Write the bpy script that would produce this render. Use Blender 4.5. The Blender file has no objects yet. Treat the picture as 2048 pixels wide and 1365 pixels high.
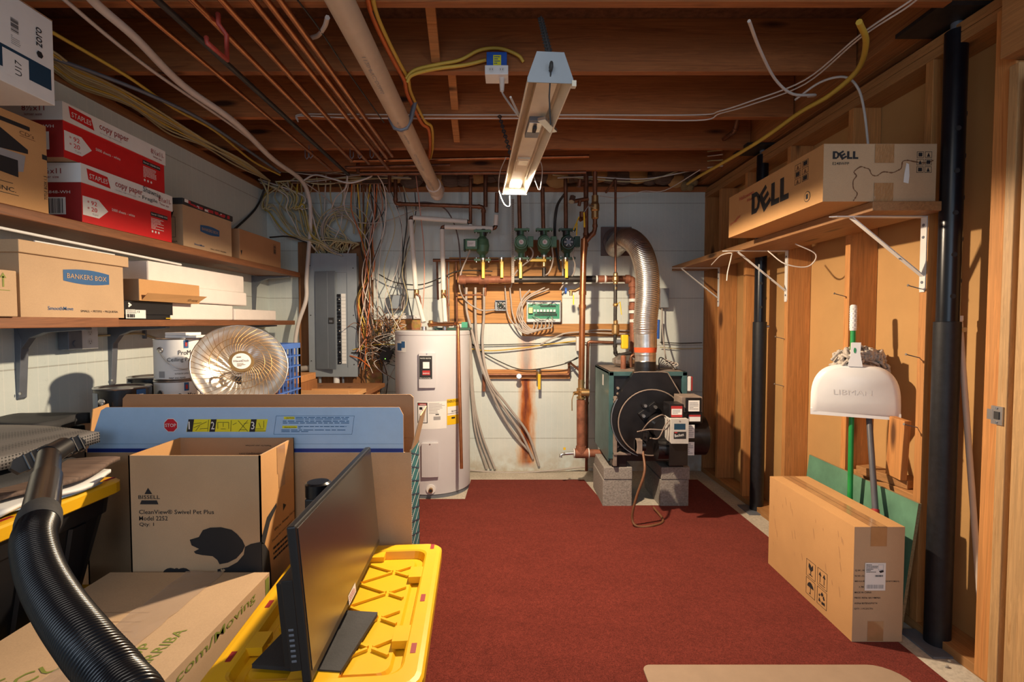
import bpy, math, random
from mathutils import Matrix, Vector
random.seed(7)
sc = bpy.context.scene
COL = sc.collection
V = Vector
# ------------------------------------------------------------ camera, world, light, exposure
F = 1007.0; CX = 1024.0; CY = 682.5; CAMZ = 1.30; TILT = math.atan(38.0 / F)
cam_d = bpy.data.cameras.new('camera'); cam = bpy.data.objects.new('camera', cam_d); COL.objects.link(cam)
cam_d.sensor_width = 36.0; cam_d.lens = F / 2048.0 * 36.0; cam_d.clip_start = 0.05
cam.location = (0, 0, CAMZ); cam.rotation_euler = (math.pi / 2 - TILT, 0, 0)
sc.camera = cam
sc.view_settings.view_transform = 'Standard'; sc.view_settings.look = 'None'
sc.view_settings.gamma = 1.0; sc.view_settings.use_curve_mapping = False
sc.view_settings.exposure = 0.27
w = bpy.data.worlds.new('world'); sc.world = w; w.use_nodes = True
w.node_tree.nodes['Background'].inputs[0].default_value = (0.46, 0.70, 1.0, 1)
w.node_tree.nodes['Background'].inputs[1].default_value = 0.26
def area(name, loc, rot, sx, sy, power, col):
    l = bpy.data.lights.new(name, 'AREA'); l.shape = 'RECTANGLE'; l.size = sx; l.size_y = sy; l.energy = power; l.color = col
    o = bpy.data.objects.new(name, l); COL.objects.link(o); o.location = loc; o.rotation_euler = rot
    return o
# unseen lamp right of the jamb, cool fill added behind, weak warm light overhead
def aim(loc, to): return (V(to) - V(loc)).to_track_quat('-Z', 'Y').to_euler()
area('room_light_right', (2.05, -1.5, 1.85), aim((2.05, -1.5, 1.85), (-.4, 2.6, 1.3)), 0.5, 0.4, 9, (0.95, 0.96, 1.0))
area('fill_light_behind', (-0.5, -1.7, 1.7), aim((-0.5, -1.7, 1.7), (-.3, 2.6, 1.4)), 2.2, 1.2, 19, (0.74, 0.86, 1.0))
area('ceiling_room_light', (-0.2, 0.35, 2.36), (math.radians(12), 0, 0), 1.2, 0.5, 6, (1.0, 0.92, 0.82))
LAMP = (0.035, 2.50, 1.985)
pl = bpy.data.lights.new('shop_lamp', 'SPOT'); pl.energy = 222; pl.color = (1.0, 0.78, 0.54); pl.shadow_soft_size = 0.03
pl.spot_size = math.radians(172); pl.spot_blend = 0.12
plo = bpy.data.objects.new('shop_lamp', pl); COL.objects.link(plo); plo.location = (LAMP[0], LAMP[1], LAMP[2] - 0.012)

# ------------------------------------------------------------ picture <-> place
ct, st = math.cos(TILT), math.sin(TILT)
def ray(u, v):
    dx = (u - CX) / F; dz = -(v - CY) / F
    y = ct + dz * st; z = -st + dz * ct
    return dx / y, z / y
def PD(u, v, D):
    a, b = ray(u, v); return V((a * D, D, CAMZ + b * D))
def PZ(u, v, z):
    a, b = ray(u, v); D = (z - CAMZ) / b; return V((a * D, D, z))
def PX(u, v, x):
    a, b = ray(u, v); D = x / a; return V((x, D, CAMZ + b * D))

# ------------------------------------------------------------ materials
MATS = {}
def nd(nt, t, **k):
    n = nt.nodes.new(t)
    for a, b in k.items(): setattr(n, a, b)
    return n
def base(name):
    m = bpy.data.materials.new(name); m.use_nodes = True
    nt = m.node_tree; b = nt.nodes['Principled BSDF']
    MATS[name] = m
    return m, nt, b
def coords(nt, scale=(1, 1, 1), rnd=True):
    tc = nd(nt, 'ShaderNodeTexCoord'); mp = nd(nt, 'ShaderNodeMapping')
    mp.inputs['Scale'].default_value = scale
    nt.links.new(tc.outputs['Object'], mp.inputs['Vector'])
    if rnd:
        oi = nd(nt, 'ShaderNodeObjectInfo'); ml = nd(nt, 'ShaderNodeMath', operation='MULTIPLY'); ml.inputs[1].default_value = 37.0
        nt.links.new(oi.outputs['Random'], ml.inputs[0]); nt.links.new(ml.outputs[0], mp.inputs['Location'])
    return mp.outputs[0]
def noise(nt, vec, scale, detail=4, rough=0.6, dist=0):
    n = nd(nt, 'ShaderNodeTexNoise'); n.inputs['Scale'].default_value = scale; n.inputs['Detail'].default_value = detail
    n.inputs['Roughness'].default_value = rough; n.inputs['Distortion'].default_value = dist
    nt.links.new(vec, n.inputs['Vector']); return n.outputs['Fac']
def ramp(nt, fac, stops):
    r = nd(nt, 'ShaderNodeValToRGB'); e = r.color_ramp.elements
    while len(e) < len(stops): e.new(0.5)
    for i, (p, c) in enumerate(stops):
        e[i].position = p; e[i].color = (c[0], c[1], c[2], 1) if not isinstance(c, (int, float)) else (c, c, c, 1)
    nt.links.new(fac, r.inputs[0]); return r.outputs[0]
def mixc(nt, fac, a, b, mode='MIX'):
    m = nd(nt, 'ShaderNodeMix', data_type='RGBA', blend_type=mode)
    for i, x in ((0, fac), (6, a), (7, b)):
        if isinstance(x, (int, float)): m.inputs[i].default_value = x
        elif isinstance(x, (tuple, list)): m.inputs[i].default_value = (x[0], x[1], x[2], 1)
        else: nt.links.new(x, m.inputs[i])
    return m.outputs[2]
def bump(nt, b, h, strength=0.3, dist=0.002):
    bp = nd(nt, 'ShaderNodeBump'); bp.inputs['Strength'].default_value = strength; bp.inputs['Distance'].default_value = dist
    nt.links.new(h, bp.inputs['Height']); nt.links.new(bp.outputs[0], b.inputs['Normal'])
def mat(name, col, rough=0.5, metal=0.0, var=0.12, vs=14, bp=0.0, bs=120, spec=0.5, coat=0.0):
    m, nt, b = base(name)
    vec = coords(nt)
    n = noise(nt, vec, vs, 5)
    lo = tuple(c * (1 - var) for c in col); hi = tuple(min(1, c * (1 + var)) for c in col)
    nt.links.new(ramp(nt, n, [(0.3, lo), (0.7, hi)]), b.inputs['Base Color'])
    b.inputs['Roughness'].default_value = rough; b.inputs['Metallic'].default_value = metal
    b.inputs['Specular IOR Level'].default_value = spec; b.inputs['Coat Weight'].default_value = coat
    if bp: bump(nt, b, noise(nt, vec, bs, 3), bp)
    return m
def wood(name, c1, c2, axis='Y', rough=0.7, ring=1.0, knots=True):
    m, nt, b = base(name)
    s = {'X': (0.7, 14, 14), 'Y': (14, 0.7, 14), 'Z': (14, 14, 0.7)}[axis]
    vec = coords(nt, s)
    n1 = noise(nt, vec, 1.6 * ring, 6, 0.65, 1.6)
    s2 = {'X': (4, 120, 120), 'Y': (120, 4, 120), 'Z': (120, 120, 4)}[axis]
    n2 = noise(nt, coords(nt, s2), 1.0, 3)
    c = mixc(nt, 1.0, ramp(nt, n1, [(0.28, c2), (0.47, c1), (0.52, tuple(0.8 * x for x in c1)), (0.72, c1)]), ramp(nt, n2, [(0.2, 0.72), (0.75, 1.08)]), 'MULTIPLY')
    if knots:
        s3 = {'X': (1.6, 7, 7), 'Y': (7, 1.6, 7), 'Z': (7, 7, 1.6)}[axis]
        vo = nd(nt, 'ShaderNodeTexVoronoi'); vo.inputs['Scale'].default_value = 1.0
        nt.links.new(coords(nt, s3), vo.inputs['Vector'])
        k = ramp(nt, vo.outputs['Distance'], [(0.07, 1.0), (0.16, 0.0)])
        c = mixc(nt, k, c, tuple(0.25 * x for x in c2))
    oi = nd(nt, 'ShaderNodeObjectInfo')
    c = mixc(nt, 1.0, c, ramp(nt, oi.outputs['Random'], [(0, 0.78), (1, 1.12)]), 'MULTIPLY')
    nt.links.new(c, b.inputs['Base Color']); b.inputs['Roughness'].default_value = rough
    bump(nt, b, n2, 0.25, 0.0015)
    return m
def card(name, col, rough=0.8):
    m, nt, b = base(name)
    n = noise(nt, coords(nt), 3.0, 5); f = noise(nt, coords(nt, (60, 60, 220)), 4.0, 2)
    c = ramp(nt, n, [(0.3, tuple(0.9 * x for x in col)), (0.7, tuple(1.06 * x for x in col))])
    c = mixc(nt, 1.0, c, ramp(nt, f, [(0.3, 0.93), (0.7, 1.04)]), 'MULTIPLY')
    nt.links.new(c, b.inputs['Base Color']); b.inputs['Roughness'].default_value = rough
    b.inputs['Specular IOR Level'].default_value = 0.25
    bump(nt, b, f, 0.08, 0.001)
    return m
def emit(name, col, s):
    m, nt, b = base(name)
    b.inputs['Base Color'].default_value = (*col, 1); b.inputs['Emission Color'].default_value = (*col, 1); b.inputs['Emission Strength'].default_value = s
    return m

JW = wood('joist_wood', (0.46, 0.160, 0.045), (0.20, 0.058, 0.015), 'X')
JY = wood('girder_wood', (0.42, 0.165, 0.05), (0.20, 0.07, 0.022), 'Y')
SW = wood('stud_wood', (0.66, 0.295, 0.09), (0.46, 0.17, 0.045), 'Z')
SWX = wood('block_wood', (0.60, 0.28, 0.10), (0.40, 0.16, 0.05), 'X')
SWY = wood('plate_wood', (0.54, 0.26, 0.09), (0.36, 0.15, 0.05), 'Y')
SHW = wood('shelf_wood', (0.27, 0.105, 0.042), (0.13, 0.045, 0.018), 'Y', 0.55)
SHR = wood('right_shelf_wood', (0.42, 0.21, 0.085), (0.25, 0.11, 0.04), 'Y', 0.6)
FIRX = wood('jamb_wood', (0.66, 0.40, 0.18), (0.42, 0.22, 0.08), 'Z', 0.5, 2.2, False)
PLY = wood('plywood', (0.62, 0.30, 0.09), (0.46, 0.20, 0.055), 'X', 0.65, 0.6)
PLYD = wood('plywood_dark', (0.36, 0.15, 0.05), (0.22, 0.08, 0.03), 'Z', 0.7, 0.8)
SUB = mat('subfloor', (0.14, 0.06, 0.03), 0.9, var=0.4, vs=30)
KRAFT = mat('kraft_backing', (0.52, 0.295, 0.11), 0.8, var=0.08, vs=3)
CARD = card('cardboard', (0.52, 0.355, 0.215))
CARDG = card('cardboard_orange_or_lit', (0.56, 0.31, 0.13))  # orange board; on some cartons also lamplight put into one side's colour
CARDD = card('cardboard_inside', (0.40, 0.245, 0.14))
CARDR = card('cardboard_reddish', (0.46, 0.25, 0.125))
INK = mat('black_ink', (0.015, 0.015, 0.018), 0.7, var=0.05)
INKB = mat('blue_ink', (0.02, 0.10, 0.26), 0.6, var=0.05)
INKG = mat('green_ink', (0.20, 0.23, 0.04), 0.7, var=0.05)
INKR = mat('red_ink', (0.42, 0.03, 0.03), 0.6, var=0.05)
INKM = mat('marker_brown', (0.16, 0.07, 0.03), 0.7, var=0.05)
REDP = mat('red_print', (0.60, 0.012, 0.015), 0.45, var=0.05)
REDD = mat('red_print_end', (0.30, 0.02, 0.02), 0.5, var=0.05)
WHITEP = mat('white_print', (0.78, 0.78, 0.76), 0.5, var=0.03)
GREYP = mat('grey_print', (0.32, 0.32, 0.33), 0.6, var=0.05)
NAVY = mat('navy_print', (0.008, 0.045, 0.09), 0.5, var=0.05)
NAVYB = mat('navy_band', (0.01, 0.03, 0.22), 0.5, var=0.05)
BLUEC = mat('blue_carton', (0.36, 0.55, 0.80), 0.55, var=0.04)
YELP = mat('yellow_print', (0.75, 0.70, 0.02), 0.5, var=0.03)
TEALP = mat('teal_print', (0.015, 0.14, 0.16), 0.5, var=0.25, vs=9)
BLACKP = mat('black_plastic', (0.010, 0.010, 0.012), 0.38, var=0.1)
BLACKM = mat('black_matte', (0.03, 0.03, 0.032), 0.75, var=0.2, bp=0.3)
BLACKG = mat('black_gloss', (0.006, 0.006, 0.008), 0.25, var=0.1)
YEL = mat('yellow_plastic', (0.80, 0.44, 0.012), 0.35, var=0.03, bp=0.05, bs=60)
TANK = mat('tank_enamel', (0.58, 0.57, 0.60), 0.32, var=0.04, vs=3)
PANEL = mat('panel_grey', (0.26, 0.30, 0.34), 0.45, var=0.04)
PANELD = mat('panel_door_grey', (0.13, 0.155, 0.19), 0.42, var=0.04)
GREYM = mat('grey_metal', (0.17, 0.19, 0.23), 0.45, 0.3, var=0.1)
BROWNM = mat('brown_metal', (0.16, 0.11, 0.10), 0.5, 0.3)
WHITEM = mat('white_enamel', (0.74, 0.73, 0.71), 0.4, var=0.06)
WHITEPL = mat('white_plastic', (0.80, 0.80, 0.80), 0.28, var=0.02)
FIXT = mat('fixture_enamel', (0.72, 0.66, 0.54), 0.35, var=0.12, vs=6)
COPPER = mat('copper', (0.50, 0.20, 0.085), 0.30, 0.9, var=0.25, vs=9)
CBRN = mat('cable_brown', (0.17, 0.075, 0.035), 0.5, var=0.2)
STRAP = mat('strap_metal', (0.30, 0.26, 0.22), 0.6, 0.4)
COPD = mat('copper_dull', (0.24, 0.105, 0.06), 0.45, 0.75, var=0.35, vs=12)
RUSTP = mat('rusty_pipe', (0.27, 0.10, 0.055), 0.65, 0.25, var=0.35, vs=20, bp=0.2)
IRON = mat('black_iron', (0.045, 0.04, 0.038), 0.45, 0.5, var=0.3)
BRASS = mat('brass', (0.50, 0.32, 0.14), 0.35, 0.85, var=0.2)
STEEL = mat('steel', (0.55, 0.55, 0.56), 0.3, 0.95, var=0.1)
GALV = mat('galvanised', (0.62, 0.58, 0.54), 0.28, 0.92, var=0.15, vs=25)
CHROME = mat('dish_reflector', (0.86, 0.81, 0.74), 0.28, 0.9, var=0.04)
PVC = mat('pvc_cream', (0.60, 0.47, 0.34), 0.45, var=0.06)
PVCW = mat('pvc_white', (0.72, 0.62, 0.53), 0.4, var=0.05)
FOAMI = mat('pipe_foam', (0.78, 0.74, 0.68), 0.7, var=0.04)
PGREEN = mat('pump_green', (0.085, 0.19, 0.105), 0.42, 0.1, var=0.2)
PGREEND = mat('pump_green_dark', (0.03, 0.075, 0.05), 0.42, 0.1, var=0.2)
TEAL = mat('boiler_teal', (0.048, 0.11, 0.115), 0.4, 0.1, var=0.25, vs=8)
BOILB = mat('boiler_black', (0.010, 0.009, 0.010), 0.32, 0.1, var=0.4, vs=10)
BRONZEG = mat('boiler_dusty', (0.22, 0.17, 0.14), 0.7, var=0.3)
ORANGES = mat('red_sealant', (0.65, 0.10, 0.03), 0.5)
YHAND = mat('yellow_handle', (0.80, 0.52, 0.02), 0.4, var=0.04)
BLUEH = mat('blue_handle', (0.02, 0.10, 0.45), 0.4)
CYEL = mat('cable_yellow', (0.62, 0.42, 0.06), 0.5, var=0.05)
CCRM = mat('cable_cream', (0.50, 0.43, 0.24), 0.55, var=0.1)
CWHT = mat('cable_white', (0.66, 0.60, 0.55), 0.5, var=0.05)
CGRY = mat('cable_grey', (0.44, 0.39, 0.35), 0.5, var=0.1)
CBLK = mat('cable_black', (0.025, 0.023, 0.022), 0.5)
CORG = mat('cable_orange', (0.62, 0.15, 0.03), 0.5)
CPNK = mat('cable_salmon', (0.62, 0.30, 0.22), 0.5)
TAPE = mat('packing_tape', (0.40, 0.22, 0.10), 0.16, var=0.1, coat=0.5)
FOAM = mat('foam_slab', (0.80, 0.74, 0.70), 0.9, var=0.03, bp=0.5, bs=160)
BLUECR = mat('crate_blue', (0.05, 0.13, 0.42), 0.45)
GREENP = mat('green_plastic', (0.015, 0.27, 0.06), 0.35)
GREENB = mat('green_board', (0.10, 0.235, 0.15), 0.75, var=0.25, vs=7)
PARTB = mat('particle_edge', (0.30, 0.21, 0.10), 0.9, var=0.3, vs=160)
PCB = mat('circuit_green', (0.02, 0.28, 0.15), 0.4, var=0.15)
MOPM = mat('mop_yarn', (0.50, 0.44, 0.38), 0.95, var=0.3, vs=60)
MAT_TAN = mat('tan_mat', (0.33, 0.23, 0.155), 0.8, var=0.05, bp=0.2)
POST = mat('post_paint', (0.006, 0.008, 0.014), 0.28, 0.2, var=0.3, vs=20)
POSTD = mat('post_sleeve', (0.010, 0.011, 0.015), 0.5, 0.1, var=0.4, vs=40, bp=0.2)
SIGNR = mat('stop_red', (0.60, 0.01, 0.03), 0.4)
LED = emit('lamp_glow', (1.0, 0.86, 0.66), 40)
GLED = emit('green_led', (0.3, 1.0, 0.1), 3)
XMAS = mat('festive_red', (0.50, 0.02, 0.03), 0.4)

def setting_mats():
    # painted block wall with grooves; rust stain on the back wall
    for nm, ax in (('wall_paint_back', 0), ('wall_paint_left', 1)):
        m, nt, b = base(nm)
        tc = nd(nt, 'ShaderNodeTexCoord'); sp = nd(nt, 'ShaderNodeSeparateXYZ'); nt.links.new(tc.outputs['Object'], sp.inputs[0])
        def line(sock, period, width, off=0):
            a = nd(nt, 'ShaderNodeMath', operation='ADD'); a.inputs[1].default_value = 50 + off; nt.links.new(sock, a.inputs[0])
            d = nd(nt, 'ShaderNodeMath', operation='DIVIDE'); d.inputs[1].default_value = period; nt.links.new(a.outputs[0], d.inputs[0])
            f = nd(nt, 'ShaderNodeMath', operation='FRACT'); nt.links.new(d.outputs[0], f.inputs[0])
            l = nd(nt, 'ShaderNodeMath', operation='LESS_THAN'); l.inputs[1].default_value = width / period; nt.links.new(f.outputs[0], l.inputs[0])
            return l.outputs[0]
        H = line(sp.outputs[2], 0.406, 0.006, 0.06)
        Vv = line(sp.outputs[ax], 0.0508, 0.004)
        n = noise(nt, tc.outputs['Object'], 2.2, 6); n2 = noise(nt, tc.outputs['Object'], 40, 4)
        c = ramp(nt, n, [(0.3, (0.58, 0.66, 0.65)), (0.7, (0.70, 0.75, 0.71))])
        c = mixc(nt, 1.0, c, ramp(nt, n2, [(0.22, 0.80), (0.36, 1.0)]), 'MULTIPLY')
        hm = nd(nt, 'ShaderNodeMath', operation='MULTIPLY'); hm.inputs[1].default_value = 0.65; nt.links.new(H, hm.inputs[0])
        c = mixc(nt, hm.outputs[0], c, (0.30, 0.30, 0.27))
        vm = nd(nt, 'ShaderNodeMath', operation='MULTIPLY'); vm.inputs[1].default_value = 0.3; nt.links.new(Vv, vm.inputs[0])
        c = mixc(nt, vm.outputs[0], c, (0.85, 0.85, 0.8))
        if ax == 0:
            # rust running down under the pipe board: x about 0.13, z 0.1..1.05
            nz = noise(nt, coords(nt, (9, 1, 2.2), False), 1.6, 5)
            x0 = nd(nt, 'ShaderNodeMath', operation='ADD'); x0.inputs[1].default_value = -0.125; nt.links.new(sp.outputs[0], x0.inputs[0])
            ab = nd(nt, 'ShaderNodeMath', operation='ABSOLUTE'); nt.links.new(x0.outputs[0], ab.inputs[0])
            nn = nd(nt, 'ShaderNodeMath', operation='MULTIPLY_ADD'); nn.inputs[1].default_value = -0.13; nn.inputs[2].default_value = 0.065; nt.links.new(nz, nn.inputs[0])
            s = nd(nt, 'ShaderNodeMath', operation='ADD'); nt.links.new(ab.outputs[0], s.inputs[0]); nt.links.new(nn.outputs[0], s.inputs[1])
            k = ramp(nt, s.outputs[0], [(0.03, 1.0), (0.095, 0.0)])
            zr = ramp(nt, sp.outputs[2], [(0.02, 0.0), (0.08, 1.0), (0.82, 1.0), (0.90, 0.6), (1.0, 0.5)])
            zlim = nd(nt, 'ShaderNodeMath', operation='LESS_THAN'); zlim.inputs[1].default_value = 1.17; nt.links.new(sp.outputs[2], zlim.inputs[0])
            q = mixc(nt, 1.0, mixc(nt, 1.0, k, zr, 'MULTIPLY'), zlim.outputs[0], 'MULTIPLY')
            core = ramp(nt, s.outputs[0], [(0.0, (0.17, 0.03, 0.006)), (0.03, (0.50, 0.14, 0.02)), (0.08, (0.75, 0.42, 0.12))])
            c = mixc(nt, q, c, core)
            lowf = ramp(nt, sp.outputs[2], [(0.0, 1.0), (0.22, 0.0)])
            lo = mixc(nt, 1.0, lowf, ramp(nt, noise(nt, tc.outputs['Object'], 9, 5), [(0.35, 0.0), (0.6, 0.8)]), 'MULTIPLY')
            c = mixc(nt, lo, c, (0.45, 0.36, 0.24))
        nt.links.new(c, b.inputs['Base Color']); b.inputs['Roughness'].default_value = 0.5
        hh = mixc(nt, 1.0, noise(nt, tc.outputs['Object'], 25, 5), mixc(nt, 0.5, H, Vv), 'SUBTRACT')
        bump(nt, b, hh, 0.5, 0.005)
    m, nt, b = base('concrete')
    tc = coords(nt, rnd=False)
    nt.links.new(mixc(nt, 1.0, ramp(nt, noise(nt, tc, 3, 6), [(0.3, (0.42, 0.37, 0.30)), (0.7, (0.60, 0.54, 0.45))]), ramp(nt, noise(nt, tc, 60, 4), [(0.3, 0.75), (0.6, 1.05)]), 'MULTIPLY'), b.inputs['Base Color'])
    b.inputs['Roughness'].default_value = 0.85; bump(nt, b, noise(nt, tc, 60, 5), 0.4, 0.003)
    m, nt, b = base('cinder')
    tc = coords(nt)
    nt.links.new(ramp(nt, noise(nt, tc, 90, 5), [(0.3, (0.20, 0.18, 0.16)), (0.7, (0.36, 0.33, 0.30))]), b.inputs['Base Color'])
    b.inputs['Roughness'].default_value = 0.95; bump(nt, b, noise(nt, tc, 90, 5), 0.9, 0.004)
    m, nt, b = base('carpet_red')
    tc = coords(nt, rnd=False)
    n = noise(nt, tc, 260, 3, 0.8); n2 = noise(nt, tc, 60, 4, 0.8); n3 = noise(nt, coords(nt, (1, 2.5, 1), False), 2.5, 3)
    c = ramp(nt, n, [(0.32, (0.065, 0.010, 0.008)), (0.68, (0.25, 0.046, 0.032))])
    c = mixc(nt, 1.0, c, ramp(nt, n2, [(0.3, 0.66), (0.7, 1.15)]), 'MULTIPLY')
    c = mixc(nt, 1.0, c, ramp(nt, n3, [(0.3, 0.88), (0.7, 1.08)]), 'MULTIPLY')
    nt.links.new(c, b.inputs['Base Color']); b.inputs['Roughness'].default_value = 1.0; b.inputs['Specular IOR Level'].default_value = 0.05
    b.inputs['Sheen Weight'].default_value = 0.25; b.inputs['Sheen Tint'].default_value = (0.8, 0.3, 0.25, 1)
    bump(nt, b, n, 0.8, 0.004)
    m, nt, b = base('mesh_fabric')
    tc = coords(nt, rnd=False)
    vo = nd(nt, 'ShaderNodeTexVoronoi'); vo.inputs['Scale'].default_value = 95; vo.inputs['Randomness'].default_value = 0.0; nt.links.new(tc, vo.inputs['Vector'])
    nt.links.new(ramp(nt, vo.outputs['Distance'], [(0.22, (0.008, 0.008, 0.009)), (0.40, (0.16, 0.15, 0.145))]), b.inputs['Base Color'])
    b.inputs['Roughness'].default_value = 0.6; bump(nt, b, vo.outputs['Distance'], 0.5, 0.003)
setting_mats()
def osb():
    m, nt, b = base('osb'); vo = nd(nt, 'ShaderNodeTexVoronoi'); vo.inputs['Scale'].default_value = 28
    nt.links.new(coords(nt, (1, 1, 2)), vo.inputs['Vector'])
    nt.links.new(mixc(nt, 0.35, ramp(nt, noise(nt, coords(nt), 12, 4), [(0.3, (0.34, 0.16, 0.05)), (0.7, (0.62, 0.34, 0.12))]), vo.outputs['Color'], 'MULTIPLY'), b.inputs['Base Color'])
    b.inputs['Roughness'].default_value = 0.75; return m
OSB = osb()
def papermat():
    m, nt, b = base('brown_liner')
    n = noise(nt, coords(nt, (3, 60, 20)), 2, 5)
    nt.links.new(ramp(nt, n, [(0.3, (0.10, 0.065, 0.05)), (0.7, (0.20, 0.13, 0.095))]), b.inputs['Base Color']); b.inputs['Roughness'].default_value = 0.8
    return m
LINER = papermat()

# ------------------------------------------------------------ mesh builder
_text = {}
def textmesh(s, bold=0.0):
    bold = bold * 0.12
    k = (s, bold)
    if k not in _text:
        c = bpy.data.curves.new('t', 'FONT'); c.body = s; c.size = 1.0; c.offset = bold; c.resolution_u = 2
        c.fill_mode = 'FRONT' if hasattr(c, 'fill_mode') else c.fill_mode
        o = bpy.data.objects.new('t', c); COL.objects.link(o)
        bpy.context.view_layer.update()
        me = bpy.data.meshes.new_from_object(o.evaluated_get(bpy.context.evaluated_depsgraph_get()))
        vs = [tuple(v.co) for v in me.vertices]; fs = [tuple(p.vertices) for p in me.polygons]
        bpy.data.objects.remove(o); bpy.data.curves.remove(c); bpy.data.meshes.remove(me)
        x0 = min(v[0] for v in vs); x1 = max(v[0] for v in vs); y0 = min(v[1] for v in vs); y1 = max(v[1] for v in vs)
        _text[k] = ([((v[0] - x0) / (x1 - x0), (v[1] - y0) / (y1 - y0)) for v in vs], fs, (x1 - x0) / (y1 - y0))
    return _text[k]
def spl(pts, n=6):
    P = [V(p) for p in pts]
    if len(P) < 3: return P
    out = []
    Q = [2 * P[0] - P[1]] + P + [2 * P[-1] - P[-2]]
    for i in range(1, len(Q) - 2):
        a, b, c, d = Q[i - 1], Q[i], Q[i + 1], Q[i + 2]
        for k in range(n):
            t = k / n
            out.append(0.5 * ((2 * b) + (c - a) * t + (2 * a - 5 * b + 4 * c - d) * t * t + (3 * b - a - 3 * c + d) * t ** 3))
    out.append(P[-1]); return out
def frame(o, x, y):
    """matrix whose local x,y,z axes are x, y and x cross y"""
    x = V(x).normalized(); y = V(y); y = (y - x * y.dot(x)).normalized(); z = x.cross(y)
    M = Matrix((x, y, z)).transposed().to_4x4(); M.translation = V(o); return M
class MB:
    def __init__(s): s.v = []; s.f = []; s.mi = []; s.sm = []; s.mats = []
    def add(s, vs, fs, m, smooth=False, M=None):
        n = len(s.v)
        s.v += [tuple(M @ V(p)) if M else tuple(p) for p in vs]
        if m not in s.mats: s.mats.append(m)
        k = s.mats.index(m)
        for f in fs: s.f.append(tuple(i + n for i in f)); s.mi.append(k); s.sm.append(smooth)
        return s
    def box(s, lo, hi, m, M=None, mats=None):
        x0, y0, z0 = lo; x1, y1, z1 = hi
        vs = [(x0, y0, z0), (x1, y0, z0), (x1, y1, z0), (x0, y1, z0), (x0, y0, z1), (x1, y0, z1), (x1, y1, z1), (x0, y1, z1)]
        fs = {'-z': (0, 3, 2, 1), '+z': (4, 5, 6, 7), '-y': (0, 1, 5, 4), '+x': (1, 2, 6, 5), '+y': (2, 3, 7, 6), '-x': (3, 0, 4, 7)}
        if mats:
            n = len(s.v); s.v += [tuple(M @ V(p)) if M else p for p in vs]
            for k, f in fs.items():
                mm = mats.get(k, m)
                if mm not in s.mats: s.mats.append(mm)
                s.f.append(tuple(i + n for i in f)); s.mi.append(s.mats.index(mm)); s.sm.append(False)
            return s
        return s.add(vs, list(fs.values()), m, False, M)
    def cbox(s, c, d, m, M=None):
        return s.box((c[0] - d[0] / 2, c[1] - d[1] / 2, c[2] - d[2] / 2), (c[0] + d[0] / 2, c[1] + d[1] / 2, c[2] + d[2] / 2), m, M)
    def tube(s, pts, r, m, seg=8, cap=True, M=None, flat=None):
        P = [V(p) for p in pts]; n = len(P)
        R = r if isinstance(r, (list, tuple)) else [r] * n
        T = [((P[min(i + 1, n - 1)] - P[max(i - 1, 0)])).normalized() for i in range(n)]
        up = V((0, 0, 1)) if abs(T[0].z) < 0.9 else V((1, 0, 0))
        a = T[0].cross(up).normalized(); vs = []
        for i in range(n):
            a = (a - T[i] * a.dot(T[i]));
            if a.length < 1e-6: a = T[i].orthogonal()
            a.normalize(); b = T[i].cross(a)
            for k in range(seg):
                t = 2 * math.pi * k / seg
                vs.append(P[i] + (a * math.cos(t) + b * math.sin(t) * (flat or 1)) * R[i])
        fs = [(i * seg + k, i * seg + (k + 1) % seg, (i + 1) * seg + (k + 1) % seg, (i + 1) * seg + k) for i in range(n - 1) for k in range(seg)]
        s.add(vs, fs, m, True, M)
        if cap: s.add(vs[:seg], [tuple(range(seg))[::-1]], m, False, M); s.add(vs[-seg:], [tuple(range(seg))], m, False, M)
        return s
    def cyl(s, a, b, r, m, seg=16, r2=None): return s.tube([a, b], [r, r if r2 is None else r2], m, seg)
    def lathe(s, prof, m, M=None, seg=32, smooth=True, mats=None):
        vs = [(r * math.cos(2 * math.pi * k / seg), r * math.sin(2 * math.pi * k / seg), z) for r, z in prof for k in range(seg)]
        for i in range(len(prof) - 1):
            fs = [(k, (k + 1) % seg, seg + (k + 1) % seg, seg + k) for k in range(seg)]
            s.add(vs[i * seg:(i + 2) * seg], fs, mats[i] if mats else m, smooth, M)
        return s
    def prism(s, poly, h, m, M=None, sidem=None):
        n = len(poly)
        vs = [(x, y, 0) for x, y in poly] + [(x, y, h) for x, y in poly]
        s.add(vs, [tuple(range(n))[::-1], tuple(range(n, 2 * n))], m, False, M)
        s.add(vs, [(i, (i + 1) % n, n + (i + 1) % n, n + i) for i in range(n)], sidem or m, False, M)
        return s
    def quad(s, pts, m): return s.add(pts, [tuple(range(len(pts)))], m)
    def sphere(s, c, r, m, seg=12, sc3=(1, 1, 1), M=None):
        pr = [(math.sin(math.pi * i / (seg // 2)), -math.cos(math.pi * i / (seg // 2))) for i in range(seg // 2 + 1)]
        pr = [(max(a, 1e-4), b) for a, b in pr]
        MM = (M or Matrix()) @ Matrix.Translation(c) @ Matrix.Diagonal((r * sc3[0], r * sc3[1], r * sc3[2], 1))
        return s.lathe(pr, m, MM, seg)
    def text(s, t, o, x, y, h, m, w=None, bold=0.0, off=0.0012):
        """text with its lower-left corner at o, reading along x, upright along y, letter height h, width w (or natural)"""
        vs, fs, asp = textmesh(t, bold)
        ww = w if w else asp * h
        M = frame(o, x, y) @ Matrix.Translation((0, 0, off))
        return s.add([(a * ww, b * h, 0) for a, b in vs], fs, m, False, M)
    def decal(s, o, x, y, poly, m, off=0.0008):
        M = frame(o, x, y) @ Matrix.Translation((0, 0, off))
        return s.add([(a, b, 0) for a, b in poly], [tuple(range(len(poly)))], m, False, M)
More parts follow.
